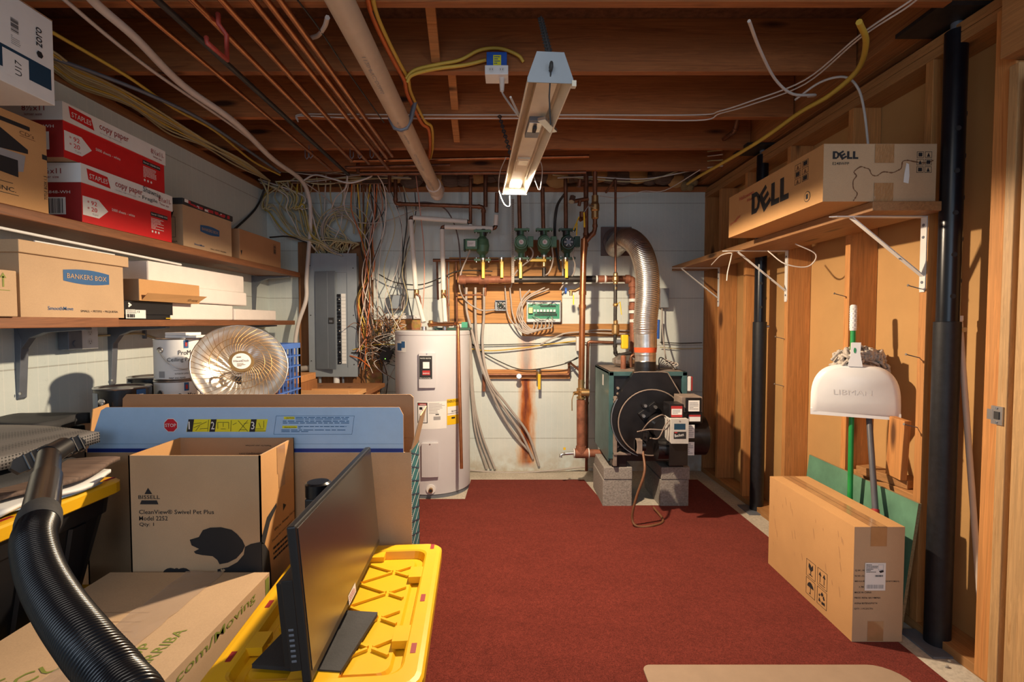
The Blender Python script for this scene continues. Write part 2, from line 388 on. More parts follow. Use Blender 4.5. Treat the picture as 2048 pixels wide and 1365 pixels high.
    def rect(s, o, x, y, x0, y0, x1, y1, m, off=0.0008):
        return s.decal(o, x, y, [(x0, y0), (x1, y0), (x1, y1), (x0, y1)], m, off)
    def outline(s, o, x, y, x0, y0, x1, y1, t, m, off=0.0008):
        for a in ((x0, y0, x1, y0 + t), (x0, y1 - t, x1, y1), (x0, y0, x0 + t, y1), (x1 - t, y0, x1, y1)): s.rect(o, x, y, *a, m, off)
        return s
    def greek(s, o, x, y, x0, y0, x1, y1, n, m, off=0.0009):
        """n short ruled lines of very small print"""
        for i in range(n):
            yy = y1 - (i + 0.5) * (y1 - y0) / n; hh = (y1 - y0) / n * 0.22; a = x0
            while a < x1 - 0.003:
                b = min(x1, a + random.uniform(0.05, 0.16) * (x1 - x0)); s.rect(o, x, y, a, yy - hh, b, yy + hh, m, off); a = b + (x1 - x0) * 0.02
                if random.random() < 0.06: break
        return s
    def bars(s, o, x, y, x0, y0, x1, y1, n, m, off=0.0009, vert=True):
        for i in range(n):
            if vert: p = x0 + (x1 - x0) * i / n; s.rect(o, x, y, p, y0, p + (x1 - x0) / n * random.choice((0.3, 0.5, 0.7)), y1, m, off)
            else: p = y0 + (y1 - y0) * i / n; s.rect(o, x, y, x0, p, x1, p + (y1 - y0) / n * random.choice((0.3, 0.5, 0.7)), m, off)
        return s
W = {}
def mesh_obj(name, mb, parent, bevel, inv, segs=2):
    me = bpy.data.meshes.new(name)
    vs = [tuple(inv @ V(p)) for p in mb.v]
    me.from_pydata(vs, [], mb.f); 
    for m in mb.mats: me.materials.append(m)
    me.polygons.foreach_set('material_index', mb.mi); me.polygons.foreach_set('use_smooth', mb.sm)
    me.update(); o = bpy.data.objects.new(name, me); COL.objects.link(o)
    if bevel:
        b = o.modifiers.new('bevel', 'BEVEL'); b.width = bevel; b.segments = segs; b.limit_method = 'ANGLE'; b.angle_limit = math.radians(40)
    if parent: o.parent = parent; W[o.name] = W[parent.name]
    return o
def thing(name, label, cat, loc=(0, 0, 0), rz=0.0, group=None):
    o = bpy.data.objects.new(name, None); COL.objects.link(o); o.empty_display_size = 0.05
    o.location = loc; o.rotation_euler = (0, 0, rz); o['label'] = label; o['category'] = cat
    if group: o['group'] = group
    W[o.name] = Matrix.Translation(loc) @ Matrix.Rotation(rz, 4, 'Z'); return o
def part(name, mb, parent, bevel=0, label=None, world=True):
    o = mesh_obj(name, mb, parent, bevel, W[parent.name].inverted() if world else Matrix())
    if label: o['label'] = label
    return o
def one(name, mb, label, cat, group=None, bevel=0, kind=None):
    xs = [p[0] for p in mb.v]; ys = [p[1] for p in mb.v]; z0 = min(p[2] for p in mb.v)
    c = V(((min(xs) + max(xs)) / 2, (min(ys) + max(ys)) / 2, z0))
    o = mesh_obj(name, mb, None, bevel, Matrix.Translation(-c)); o.location = c; W[o.name] = Matrix.Translation(c)
    if kind == 'structure': o['kind'] = kind; return o
    o['label'] = label; o['category'] = cat
    if group: o['group'] = group
    if kind: o['kind'] = kind
    return o
def struct(name, mb, bevel=0):
    o = mesh_obj(name, mb, None, bevel, Matrix()); o['kind'] = 'structure'; W[o.name] = Matrix(); return o
def copytree(o, loc, rz=None, label=None, group=None):
    r = o.copy(); COL.objects.link(r); r.location = loc
    if rz is not None: r.rotation_euler = (0, 0, rz)
    if label: r['label'] = label
    if group: r['group'] = group
    for ch in list(o.children):
        c = ch.copy(); COL.objects.link(c); c.parent = r
        for g in ch.children:
            d = g.copy(); COL.objects.link(d); d.parent = c
    return r
def circ(r, n, a0=0.0, cx=0, cy=0, ry=None): return [(cx + r * math.cos(a0 + 2 * math.pi * i / n), cy + (ry or r) * math.sin(a0 + 2 * math.pi * i / n)) for i in range(n)]
X, Y, Z = V((1, 0, 0)), V((0, 1, 0)), V((0, 0, 1))
NX = V((-1, 0, 0))
# ============================================================ the setting
LW = -2.10; BW = 4.35; JZ = 2.45; SUBZ = 2.69
def WX(y): return 1.743 - 0.0213 * y
struct('floor', MB().box((-2.6, -2.0, -0.1), (2.6, 4.6, 0.0), MATS['concrete']))
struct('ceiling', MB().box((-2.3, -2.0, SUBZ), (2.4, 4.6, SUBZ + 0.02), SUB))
struct('wall_back', MB().box((-2.3, BW, 0), (2.0, BW + 0.2, 2.41), MATS['wall_paint_back']))
struct('wall_left', MB().box((LW - 0.2, -2.0, 0), (LW, BW, 2.41), MATS['wall_paint_left']))
struct('trim_1', MB().box((LW - 0.16, BW - 0.02, 2.41), (1.9, BW + 0.2, JZ), JW))
struct('trim_2', MB().box((LW - 0.16, -2.0, 2.41), (LW + 0.02, BW - 0.02, JZ), JY))
struct('trim_3', MB().box((LW - 0.16, BW + 0.06, JZ), (1.9, BW + 0.1, SUBZ), JW))
struct('trim_4', MB().box((LW - 0.16, -2.0, JZ), (LW - 0.12, BW + 0.06, SUBZ), JY))
b = MB()
b.add([(WX(1) + .14, 1, 0), (WX(4.35) + .14, BW, 0), (WX(4.35) + .16, BW, 0), (WX(1) + .16, 1, 0), (WX(1) + .14, 1, SUBZ), (WX(4.35) + .14, BW, SUBZ), (WX(4.35) + .16, BW, SUBZ), (WX(1) + .16, 1, SUBZ)],
      [(0, 1, 5, 4), (1, 2, 6, 5), (2, 3, 7, 6), (3, 0, 4, 7), (4, 5, 6, 7), (0, 3, 2, 1)], KRAFT)
struct('wall_right', b)
# carpet remnant with notches round the heater and the boiler blocks
def carp():
    out = [PZ(1890, 1365, 0), PZ(1395, 962, 0), PZ(1205, 962, 0)]
    pts = [(1.77, 0.6), (PZ(1890, 1365, 0).x, PZ(1890, 1365, 0).y), (PZ(1395, 962, 0).x, PZ(1395, 962, 0).y), (1.24, 4.08), (1.24, 3.50), (0.66, 3.50), (PZ(1168, 962, 0).x, 4.08),
           (PZ(942, 962, 0).x, 4.08), (PZ(930, 1001, 0).x, PZ(930, 1001, 0).y), (PZ(862, 1001, 0).x - 0.5, PZ(862, 1001, 0).y), (-1.5, 2.0), (-2.0, 0.6)]
    return pts[::-1]
m = MB().prism(carp(), 0.009, MATS['carpet_red'])
one('carpet', m, 'dark red carpet remnant covering the middle of the concrete floor', 'carpet')
# joists
jy = [0.46, 0.94, 1.41, 1.87, 2.375, 2.89, 3.40, 3.875]
jl = {1.87: 'nearest ceiling joist at the top of the photo, with the chain hook', 2.375: 'second ceiling joist back, carrying the blue electrical box',
      2.89: 'third ceiling joist back, with two thin white wires along it', 3.40: 'fourth ceiling joist back, above the copper pipe elbow', 3.875: 'farthest ceiling joist, behind the cross pipes near the back wall'}
for y in jy:
    if y < 1.3: continue
    j = MB().box((LW - 0.12, y - 0.019, JZ), (1.58, y + 0.019, SUBZ), JW)
    one('ceiling_joist', j, jl.get(y, 'reddish pine ceiling joist just above the top edge of the view'), 'joist', 'ceiling joists', 0.002)
# cross bridging between joists
for (u0, v0, u1, v1, ya, yb, lb) in ((851, 40, 872, 128, 1.89, 2.356, 'short wooden brace between the nearest two joists'),
                                 (897, 165, 910, 220, 2.394, 2.87, 'short wooden brace below left of the blue box, between joists'),
                                 (902, 250, 914, 288, 2.91, 3.38, 'short wooden brace in the third joist bay, topmost of none hanging lower')):
    x = PD(u0, v0, ya).x; x2 = PD(u1, v1, yb).x
    m = MB(); d = V((x2 - x, yb - ya, -0.14))
    M = frame((x, ya, SUBZ - 0.05 - (0.0)), d, X)
    m.box((0, -0.02, -0.014), (d.length, 0.02, 0.014), SWX, M)
    one('joist_brace', m, lb.replace(', topmost of none hanging lower', ' beyond the white drain pipe'), 'brace', 'braces between the joists', 0.001)
# girder along the right, its support columns
g = MB()
gx = lambda y: 1.60 - 0.005 * y
for k, (a, c) in enumerate(((0, 0.05), (0.052, 0.102), (0.104, 0.154))):
    g.add([(gx(-1) + a, -1, JZ + .02), (gx(-1) + c, -1, JZ + .02), (gx(BW) + c, BW, JZ + .02), (gx(BW) + a, BW, JZ + .02), (gx(-1) + a, -1, SUBZ), (gx(-1) + c, -1, SUBZ), (gx(BW) + c, BW, SUBZ), (gx(BW) + a, BW, SUBZ)],
          [(0, 3, 2, 1), (4, 5, 6, 7), (0, 1, 5, 4), (1, 2, 6, 5), (2, 3, 7, 6), (3, 0, 4, 7)], JY)
one('girder', g, 'long built-up wooden girder resting on the two dark steel columns', 'beam', bevel=0.002)
def slab_y(y0, y1, xoff0, xoff1, z0, z1, m):
    return MB().add([(WX(y0) + xoff0, y0, z0), (WX(y0) + xoff1, y0, z0), (WX(y1) + xoff1, y1, z0), (WX(y1) + xoff0, y1, z0), (WX(y0) + xoff0, y0, z1), (WX(y0) + xoff1, y0, z1), (WX(y1) + xoff1, y1, z1), (WX(y1) + xoff0, y1, z1)],
          [(0, 3, 2, 1), (4, 5, 6, 7), (0, 1, 5, 4), (1, 2, 6, 5), (2, 3, 7, 6), (3, 0, 4, 7)], m)
struct('trim_5', slab_y(1.0, BW, 0, .14, 0, .038, SWY), 0.002)
struct('trim_6', slab_y(1.0, BW, 0, .14, 2.36, 2.398, SWY), 0.002)
struct('trim_7', slab_y(1.0, BW, 0, .14, 2.40, 2.438, SWY), 0.002)
sl = {4.312: 'corner stud of the right wall, against the painted back wall', 4.03: 'stud carrying the farthest white shelf bracket', 3.60: 'stud directly behind the far steel column',
      3.07: 'stud carrying the middle white shelf bracket', 2.53: 'stud right behind the mop and dustpan', 2.07: 'stud carrying the nearest white shelf bracket'}
for y, lb in sl.items():
    m = MB().box((WX(y), y, 0.038), (WX(y) + 0.138, y + 0.038, 2.36), SW)
    one('wall_stud', m, 'pine wall ' + lb, 'stud', 'studs of the right wall', 0.002)
# door frame framing at right
p = PZ(1957, 1355, 0)
yy = 1.68
m = MB().box((1.66, 1.69, 0.038), (1.80, 1.765, 2.36), SW); one('wall_stud', m, 'rough doubled stud beside the door jamb at the right edge', 'stud', 'studs of the right wall', 0.003)
jb = thing('door_jamb', 'planed fir door jamb with a steel strike plate at the right edge', 'door frame', (1.66, 1.5, 0))
part('jamb_board', MB().box((1.635, 1.655, 0.0), (1.78, 1.689, 2.14), FIRX), jb, 0.003)
part('door_stop', MB().box((1.66, 1.60, 0.0), (1.78, 1.654, 2.14), FIRX), jb, 0.002)
part('jamb_board', MB().box((1.625, 1.30, 0.0), (1.78, 1.625, 2.08), FIRX), jb, 0.003)
c = PX(1999, 832, 1.634)
s = MB().cbox((1.6325, 1.683, c.z), (0.005, 0.040, 0.062), STEEL).cbox((1.6325, 1.707, c.z), (0.006, 0.02, 0.035), STEEL)
s.cbox((1.629, 1.682, c.z), (0.003, 0.018, 0.026), BLACKM)
for dz in (.024, -.024): s.cyl((1.631, 1.683, c.z + dz), (1.628, 1.683, c.z + dz), 0.004, GREYM, 8)
part('strike_plate', s, jb, 0, 'steel strike plate')
struct('trim_8', MB().box((1.60, 1.0, 2.16), (1.80, 1.685, 2.44), SWY), 0.002)
# horizontal blocking and scrap lumber between studs behind the mop
def lum(lo, hi, lb, m=SWX, rot=None, name='lumber_offcut', cat='lumber'):
    c = V(((lo[0] + hi[0]) / 2, (lo[1] + hi[1]) / 2, lo[2])); d = V(hi) - V(lo)
    mb = MB(); M = Matrix.Translation(c) @ (rot or Matrix())
    mb.box((-d.x / 2, -d.y / 2, 0), (d.x / 2, d.y / 2, d.z), m, M)
    return one(name, mb, lb, cat, 'scrap lumber between the studs', 0.002)
lum((1.705, 2.112, .038), (1.825, 2.525, .50), 'wide plank offcut laid on edge on the sill plate behind the mop', SWY)
lum((1.72, 2.13, .502), (1.80, 2.51, .56), 'narrow offcut lying flat on the scrap pile behind the mop handle', SWY)
lum((1.71, 2.20, .562), (1.80, 2.45, .60), 'short offcut lying skewed on top of the scrap pile', SWY, Matrix.Rotation(0.25, 4, 'Z'))
lum((1.715, 2.20, .602), (1.745, 2.29, .87), 'upright pine block standing on the scrap pile right of the dustpan', SW, Matrix.Rotation(0.06, 4, 'X'))
lum((1.655, 2.90, .04), (1.75, 3.04, .09), 'small block on the sill plate beside the far column', SWX, Matrix.Rotation(0.3, 4, 'Z'))
# steel columns
def column(x, y, label, hole):
    t = thing('steel_column', label, 'column', (x, y, 0), 0, 'steel columns under the girder')
    part('base_plate', MB().box((x - .09, y - .09, 0), (x + .09, y + .09, .008), GREYM), t)
    part('lower_sleeve', MB().lathe([(0.001, .008), (.044, .008), (.044, 1.30), (.038, 1.302), (.001, 1.302)], POSTD, Matrix.Translation((x, y, 0)), 28), t)
    u = MB().lathe([(.0375, 1.302), (.0375, 2.42), (.001, 2.42)], POST, Matrix.Translation((x, y, 0)), 28)
    for k in range(5):
        for a in (-1.9, -0.6):
            zz = 1.40 + 0.16 * k + (0.06 if a > -1 else 0); dx, dy = math.cos(a), math.sin(a)
            u.cyl((x + dx * .034, y + dy * .034, zz), (x + dx * .0383, y + dy * .0383, zz), .0095, INK, 12)
    part('upper_tube', u, t)
    part('adjusting_screw', MB().cyl((x, y, 2.42), (x, y, 2.455), .02, GREYM, 12), t)
    part('top_plate', MB().box((x - .155, y - .11, 2.452), (x + .14, y + .11, 2.468), IRON), t)
    part('bolt', MB().cyl((x + .036, y - .02, 1.27), (x + .052, y - .025, 1.27), .009, STEEL, 8), t)
column(1.715, 1.985, 'nearer dark steel column at the right, beside the door framing', 1)
column(1.687, 3.43, 'farther dark steel column, between studs near the boiler', 0)
# ============================================================ left side: shelves and what stands on them
def crect(mb, c, r, a0, a1, z0, z1, m, off=0.001):
    n = max(2, int(abs(a1 - a0) / 0.08)); vs = []
    for i in range(n + 1):
        a = a0 + (a1 - a0) * i / n
        for z in (z0, z1): vs.append((c[0] + (r + off) * math.cos(a), c[1] + (r + off) * math.sin(a), z))
    mb.add(vs, [(2 * i, 2 * i + 2, 2 * i + 3, 2 * i + 1) for i in range(n)], m, True)
def ctext(mb, t, c, r, a0, z, h, m, w=None, bold=0, off=0.002):
    vs, fs, asp = textmesh(t, bold); ww = w or asp * h
    mb.add([(c[0] + (r + off) * math.cos(a0 + x * ww / r), c[1] + (r + off) * math.sin(a0 + x * ww / r), z + y * h) for x, y in vs], fs, m)
def wane_board(lo, hi, m, seed=0):
    return MB().box(lo, hi, m)
SZ = 1.712
one('shelf_board', MB().box((-2.06, 0.6, SZ - .04), (-1.765, 4.22, SZ), SHW), 'upper left dark pine shelf board, carrying red copy paper cartons', 'shelf', bevel=0.004)
one('shelf_board', MB().box((-2.06, 0.6, 1.278), (-1.715, 2.20, 1.318), SHW), 'nearer lower-left shelf board under the big lidded storage box', 'shelf', bevel=0.003)
one('shelf_board', MB().box((-2.06, 2.205, 1.278), (-1.765, 4.10, 1.312), SHW), 'farther lower-left shelf board under the white foam slabs', 'shelf', bevel=0.003)
def grey_bracket(y, zt, label):
    t = thing('shelf_bracket', label, 'bracket', (LW, y, zt - .30), 0, 'grey stamped steel shelf brackets')
    M = frame((LW, y + .002, zt), X, V((0, 0, -1)))
    w2 = .018
    # wall leg and arm, folded channels
    m = MB()
    for (pl_, dd) in (([(0.0, 0), (.006, 0), (.03, .05), (.012, .30), (0, .31)], .03),):
        m.add([(p[0], s, p[1]) for s in (-w2, w2) for p in pl_], [(0, 1, 2, 3, 4), (9, 8, 7, 6, 5)] + [(i, 5 + i, 5 + (i + 1) % 5, (i + 1) % 5) for i in range(5)], GREYM, False, Matrix.Translation((LW, y, zt)) @ Matrix.Diagonal((1, 1, -1, 1)))
    part('wall_leg', m, t, .002)
    a = MB()
    pa = [(0, 0), (.30, 0), (.30, .010), (.12, .022), (.06, .045), (.03, .085), (0, .12)]
    a.add([(p[0], s, p[1]) for s in (-w2 * .9, w2 * .9) for p in pa], [tuple(range(7)), tuple(range(13, 6, -1))] + [(i, 7 + i, 7 + (i + 1) % 7, (i + 1) % 7) for i in range(7)], GREYM, False, Matrix.Translation((LW + .002, y, zt)) @ Matrix.Diagonal((1, 1, -1, 1)))
    part('arm', a, t, .002)
    s = MB()
    s.cyl((LW + .02, y - w2 - .001, zt - .28), (LW + .02, y - w2 - .004, zt - .28), .006, STEEL, 8)
    s.cyl((LW + .028, y, zt - .05), (LW + .034, y, zt - .05), .006, STEEL, 8)
    part('screw', s, t)
grey_bracket(2.14, 1.277, 'grey bracket under the lower left shelf, nearest the camera')
grey_bracket(2.63, 1.277, 'grey bracket under the lower left shelf, left of the stacked white paint cans')
grey_bracket(3.84, 1.277, 'grey bracket under the lower left shelf, above the dish heater')
grey_bracket(4.09, SZ - .041, 'grey bracket under the upper left shelf near the electrical panel')
grey_bracket(1.60, SZ - .041, 'grey bracket under the upper left shelf at the left picture edge')

# --- white and blue carton on top at far left
t = thing('carton', 'white and dark blue shipping carton marked U17, topmost at the upper left corner', 'box', (-1.83, 1.5, 2.04))
m = MB().box((-2.02, 1.28, 2.042), (-1.568, 1.758, 2.325), CARD, None, {'+x': WHITEP, '-y': WHITEP, '+y': WHITEP, '-z': WHITEP})
xf = -1.568; o = (xf, 1.28, 2.042)
m.rect(o, Y, Z, 0, .045, .465, .115, NAVY); m.rect(o, Y, Z, .30, .028, .385, .105, WHITEP, .0014)
m.text('U17', (xf, 1.28 + .325, 2.042 + .035), Z, NX * 0 + V((0, -1, 0)) * -1, .03, INK, .05, 0, .002) if False else None
m.text('U17', (xf, 1.28 + .36, 2.042 + .04), Z, V((0, -1, 0)), .022, INK, .045, .01, .002)
m.text('zoro', (xf, 1.28 + .435, 2.042 + .17), Z, V((0, -1, 0)), .022, INK, .062, .03, .002)
m.decal((xf, 1.28 + .425, 2.042 + .145), Y, Z, circ(.012, 6), INK, .002)
m.bars(o, Y, Z, .16, .15, .29, .235, 22, INK, .001, False)
m.bars(o, Y, Z, .33, .17, .355, .215, 12, INK, .001, False); m.greek(o, Y, Z, .33, .13, .36, .16, 5, GREYP)
part('carton_body', m, t, .002)
# ragged torn top flap
part('top_flap', MB().add([(-1.568, 1.28, 2.325), (-1.568, 1.758, 2.325), (-1.62, 1.755, 2.342), (-1.64, 1.28, 2.338), (-1.568, 1.28, 2.328), (-1.568, 1.758, 2.328), (-1.62, 1.755, 2.345), (-1.64, 1.28, 2.341)], [(0, 1, 2, 3), (4, 7, 6, 5), (0, 4, 5, 1), (1, 5, 6, 2), (2, 6, 7, 3)], CARDD), t)
# --- storage company carton
t = thing('carton', 'brown moving carton with a printed picture and CDs handwritten, under the white and blue carton', 'box', (-1.93, 1.7, SZ))
m = MB().box((-2.08, 1.40, SZ), (-1.765, 1.935, 2.04), CARDG)
o = (-1.765, 1.40, SZ)
m.rect(o, Y, Z, .28, .285, .47, .30, INK); m.text("CD's", (-1.765, 1.40 + .43, SZ + .262), Y, Z, .014, INKM, .055)
m.rect(o, Y, Z, .43, .256, .49, .2575, INKM)
# printed desk with stacked cartons
m.decal(o, Y, Z, [(.30, .24), (.36, .262), (.46, .215), (.46, .20), (.36, .19), (.28, .20)], INK)
m.decal(o, Y, Z, [(.26, .19), (.45, .19), (.44, .13), (.40, .12), (.40, .125), (.34, .13)], GREYP)
m.decal(o, Y, Z, [(.33, .165), (.42, .165), (.42, .105), (.35, .11)], INK, .0015)
m.text('S', (-1.765, 1.40 + .30, SZ + .075), Y, Z, .018, INK, .014, .03); m.rect(o, Y, Z, .325, .077, .40, .079, INK)
m.text('GE, INC.', (-1.765, 1.40 + .295, SZ + .045), Y, Z, .018, INK, .115, .03)
m.rect(o, Y, Z, .29, .038, .42, .040, INK); m.text('.com', (-1.765, 1.40 + .30, SZ + .018), Y, Z, .014, INK, .05, .02)
m.rect(o, Y, Z, .515, .20, .535, .218, INK); m.text('TITLE BOX 1.5', (-1.765, 1.935 - .004, SZ + .05), Z, V((0, -1, 0)), .012, INK, .09, .02)
part('carton_body', m, t, .003)
# --- copy paper cartons
def staples(y0, y1, zb, xf, hb, hl, label, note=False, endbar=True):
    t = thing('paper_carton', label, 'box', ((xf - 2.05) / 2, (y0 + y1) / 2, zb))
    L = y1 - y0; o = (xf, y0, zb)
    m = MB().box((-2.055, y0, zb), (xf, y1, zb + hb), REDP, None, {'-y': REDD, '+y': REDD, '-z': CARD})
    # white arrow tag with star figures
    m.decal(o, Y, Z, [(.004, .03), (.085, .03), (.135, .070), (.085, .108), (.004, .108)], WHITEP)
    m.text('92', (xf, y0 + .045, zb + .078), Y, Z, .018, REDP, .03, .02, .002); m.text('20', (xf, y0 + .045, zb + .052), Y, Z, .018, REDP, .03, .02, .002)
    m.text('*', (xf, y0 + .026, zb + .084), Y, Z, .010, REDP, .01, .02, .002); m.text('*', (xf, y0 + .026, zb + .058), Y, Z, .010, REDP, .01, .02, .002)
    m.text('75 g/m2', (xf, y0 + .05, zb + .036), Y, Z, .009, GREYP, .03, 0, .002)
    m.text('5000 sheets - white', (xf, y0 + .155, zb + .078), Y, Z, .012, WHITEP, .135, .02, .001)
    m.rect(o, Y, Z, L - .150, .108, L - .03, .128, INK); m.text('Item# 135848-WH', (xf, y0 + L - .146, zb + .113), Y, Z, .010, WHITEP, .112, .02, .002)
    m.greek(o, Y, Z, L - .148, .045, L - .06, .10, 8, WHITEP)
    for k in range(3): m.decal(o, Y, Z, circ(.006, 10, 0, L - .14 + .022 * k, .033), WHITEP)
    # end face
    if endbar: m.bars((-1.90, y0, zb), X, Z, .02, .03, .085, .09, 16, INK) if False else m.rect((-2.0, y0, zb), X, Z, .06, .03, .17, .10, WHITEP)
    if endbar: m.bars((-2.0, y0, zb), X, Z, .07, .035, .16, .095, 18, INK, .0015)
    m.text('135848-WH', (-1.93, y0, zb + .115), X, Z, .012, WHITEP, .12, .02)
    part('carton_body', m, t, .003)
    l = MB().box((-2.06, y0 - .005, zb + hb - .0), (xf + .005, y1 + .005, zb + hb + hl), WHITEP, None, {})
    o = (xf + .005, y0, zb + hb)
    l.decal(o, Y, Z, [(.03, .02), (.145, .012), (.13, .058), (.022, .064)], REDP); l.text('STAPLES', (xf + .005, y0 + .034, zb + hb + .026), Y, Z, .020, WHITEP, .095, .03, .002)
    l.text('copy paper', (xf + .005, y0 + .172, zb + hb + .022), Y, Z, .027, REDD, .165, .05)
    l.text('for basic, high-volume jobs', (xf + .005, y0 + .174, zb + hb + .010), Y, Z, .008, GREYP, .12)
    l.text('8½x11', (xf + .005, y0 + L - .10, zb + hb + .030), Y, Z, .024, REDD, .08, .05); l.text('in', (xf + .005, y0 + L - .016, zb + hb + .034), Y, Z, .008, REDD)
    l.text('letter size', (xf + .005, y0 + L - .085, zb + hb + .014), Y, Z, .010, REDD, .06, .01)
    l.text('8½x11', (-1.93, y0 - .005, zb + hb + .034), X, Z, .022, REDD, .09, .05); l.text('letter size', (-1.92, y0 - .005, zb + hb + .016), X, Z, .010, REDD, .07)
    if note:
        l.text('Shawnie', (xf + .005, y0 + .34, zb + hb + .052), (0, 1, -.06), Z, .026, INK, .12, -.005, .002)
        l.text('- Fragile -', (xf + .005, y0 + .31, zb + hb + .008), (0, 1, .03), Z, .022, INK, .15, -.005, .002)
    part('lid', l, t, .003, 'white cardboard lid with red print')
staples(2.085, 2.63, SZ, -1.765, .16, .078, 'red and white copy paper carton with handwritten note, lower of the two', True)
staples(2.02, 2.60, SZ + .241, -1.775, .145, .072, 'red and white copy paper carton, upper of the two in the stack')
# --- bankers boxes
def banker(x0, xf, y0, y1, zb, zt, label, lid, txt=1.0, festive=False):
    t = thing('storage_box', label, 'box', ((x0 + xf) / 2, (y0 + y1) / 2, zb)); L = y1 - y0; H = zt - zb
    m = MB().box((x0, y0, zb), (xf, y1, zt - (.0 if not lid else .02)), CARD)
    o = (xf, y0, zb)
    cx_, cz_ = (.45 if lid else .52) * L + .0, H * .56
    if lid: cx_, cz_ = .60 * L, H * .60
    w_, h_ = .11 * txt * 1.0, .026 * txt
    shape = [(cx_ - w_, cz_ - h_ * .8), (cx_ - w_, cz_ + h_ * .8)] + [(cx_ - w_ + 2 * w_ * k / 8, cz_ + h_ * (.8 + .35 * math.sin(math.pi * k / 8))) for k in range(1, 8)] + [(cx_ + w_, cz_ + h_ * .8), (cx_ + w_, cz_ - h_ * .8)] + [(cx_ + w_ - 2 * w_ * k / 8, cz_ - h_ * (.8 + .35 * math.sin(math.pi * k / 8))) for k in range(1, 8)]
    m.decal(o, Y, Z, shape[::-1], INKB)
    m.text('BANKERS BOX', (xf, y0 + cx_ - w_ * .86, zb + cz_ - h_ * .38), Y, Z, h_ * .75, CARD, w_ * 1.72, .02, .002)
    m.text('SmoothMove', (xf, y0 + (.22 if lid else .20) * L, zb + H * .10), Y, Z, .014 * txt, INKB, .12 * txt * .9, .03)
    m.text('SMALL • PETITE • PEQUEÑA', (xf, y0 + .52 * L, zb + H * .075), Y, Z, .012 * txt, INK, .20 * txt * .95, .01)
    m.outline((xf - .14, y0, zb), X, Z, .0, .05, .10, .16, .002, INK); m.text('PEQUEÑA', (xf - .13, y0, zb + .02), X, Z, .014, INK, .10, .01)
    m.text('/', (xf - .08, y0, zb + .13), (1, 0, .3), Z, .05, INK, .05) if not lid else None
    part('box_body', m, t, .003)
    if lid:
        l = MB().box((x0 - .012, y0 - .012, zt - .045), (xf + .012, y1 + .02, zt), CARD, Matrix.Translation((0, 0, 0)))
        part('lid', l, t, .003)
        e = MB().tube([(xf + .010, y0 + .05, zt + .002), (xf + .004, y1 - .05, zt + .002)], .003, WHITEP, 6); part('lid_edge', e, t, 0, 'white paper edge')
    if festive:
        l = MB().box((x0 - .008, y0 - .008, zt), (xf + .008, y1 + .008, zt + .034), BLACKM)
        for k in range(22):
            a = random.uniform(0, L - .05); z_ = random.uniform(.002, .014)
            l.rect((xf + .008, y0, zt), Y, Z, a, z_, a + random.uniform(.02, .05), z_ + random.uniform(.008, .018), random.choice((XMAS, XMAS, WHITEP)), .0008 + .0001 * k)
        part('lid', l, t, .004, 'black and red festive lid')
banker(-2.07, -1.79, 2.76, 3.235, SZ, 1.94, 'small cardboard storage box with blue oval label and black-red festive lid, on the upper shelf', False, .86, True)
banker(-2.07, -1.72, 1.765, 2.235, 1.318, 1.588, 'large lidded cardboard storage box with blue oval label, on the lower shelf', True, 1.0)
t = thing('carton', 'plain orange-brown carton at the far end of the upper shelf', 'box', (-1.93, 3.6, SZ))
m = MB().box((-2.07, 3.33, SZ), (-1.79, 3.92, 1.915), CARDR); o = (-1.79, 3.33, SZ)
m.outline(o, Y, Z, .47, .10, .51, .17, .002, INK); m.bars(o, Y, Z, .475, .105, .505, .165, 7, INK, .001, False)
m.decal((-1.79, 3.34, SZ + .03), Y, Z, [(0, .03), (.01, 0), (.02, .035)], INK)
part('carton_body', m, t, .004)
t = thing('carton', 'small carton with two green arrows at the left picture edge of the lower shelf', 'box', (-1.9, 1.55, 1.318))
m = MB().box((-2.05, 1.45, 1.318), (-1.70, 1.735, 1.475), CARD); o = (-1.70, 1.45, 1.318)
for k in (.20, .235):
    m.rect(o, Y, Z, k, .10, k + .006, .135, INKG); m.decal(o, Y, Z, [(k - .008, .13), (k + .014, .13), (k + .003, .148)], INKG)
m.rect(o, Y, Z, .18, .088, .26, .090, INKG); m.rect(o, Y, Z, .15, .01, .205, .085, WHITEP)
part('carton_body', m, t, .003)
# shoe box and opened brown box on it
t = thing('shoe_box', 'black shoe box with white size label under the opened brown box', 'box', (-1.9, 2.45, 1.312))
m = MB().box((-2.03, 2.30, 1.312), (-1.762, 2.60, 1.345), BLACKP); o = (-1.762, 2.30, 1.312)
part('box_body', m, t, .002)
m = MB().box((-2.04, 2.275, 1.335), (-1.755, 2.61, 1.398), BLACKP); o = (-1.755, 2.275, 1.335)
m.decal(o, Y, Z, [(.03, .040), (.038, .044), (.030, .048), (.034, .056), (.054, .044), (.034, .032)], WHITEP)
m.text('CONVERSE', (-1.755, 2.295, 1.353), Y, Z, .006, WHITEP, .05, .02)
m.rect(o, Y, Z, .015, -.018, .14, .022, WHITEP); m.text('13', (-1.755, 2.275 + .085, 1.343), Y, Z, .010, INK, .014, .03, .002)
m.bars(o, Y, Z, .02, -.014, .07, .002, 18, INK, .0015); m.greek(o, Y, Z, .02, .004, .08, .02, 3, INK)
m.rect(o, Y, Z, .28, -.018, .32, -.014, YHAND)
part('lid', m, t, .002)
t = thing('carton', 'opened brown tuck-flap carton on the black shoe box', 'box', (-1.85, 2.5, 1.398))
m = MB().box((-2.0, 2.33, 1.399), (-1.72, 2.78, 1.50), CARDG, None, {'-y': CARDD, '+x': CARDG}); part('carton_body', m, t, .003)
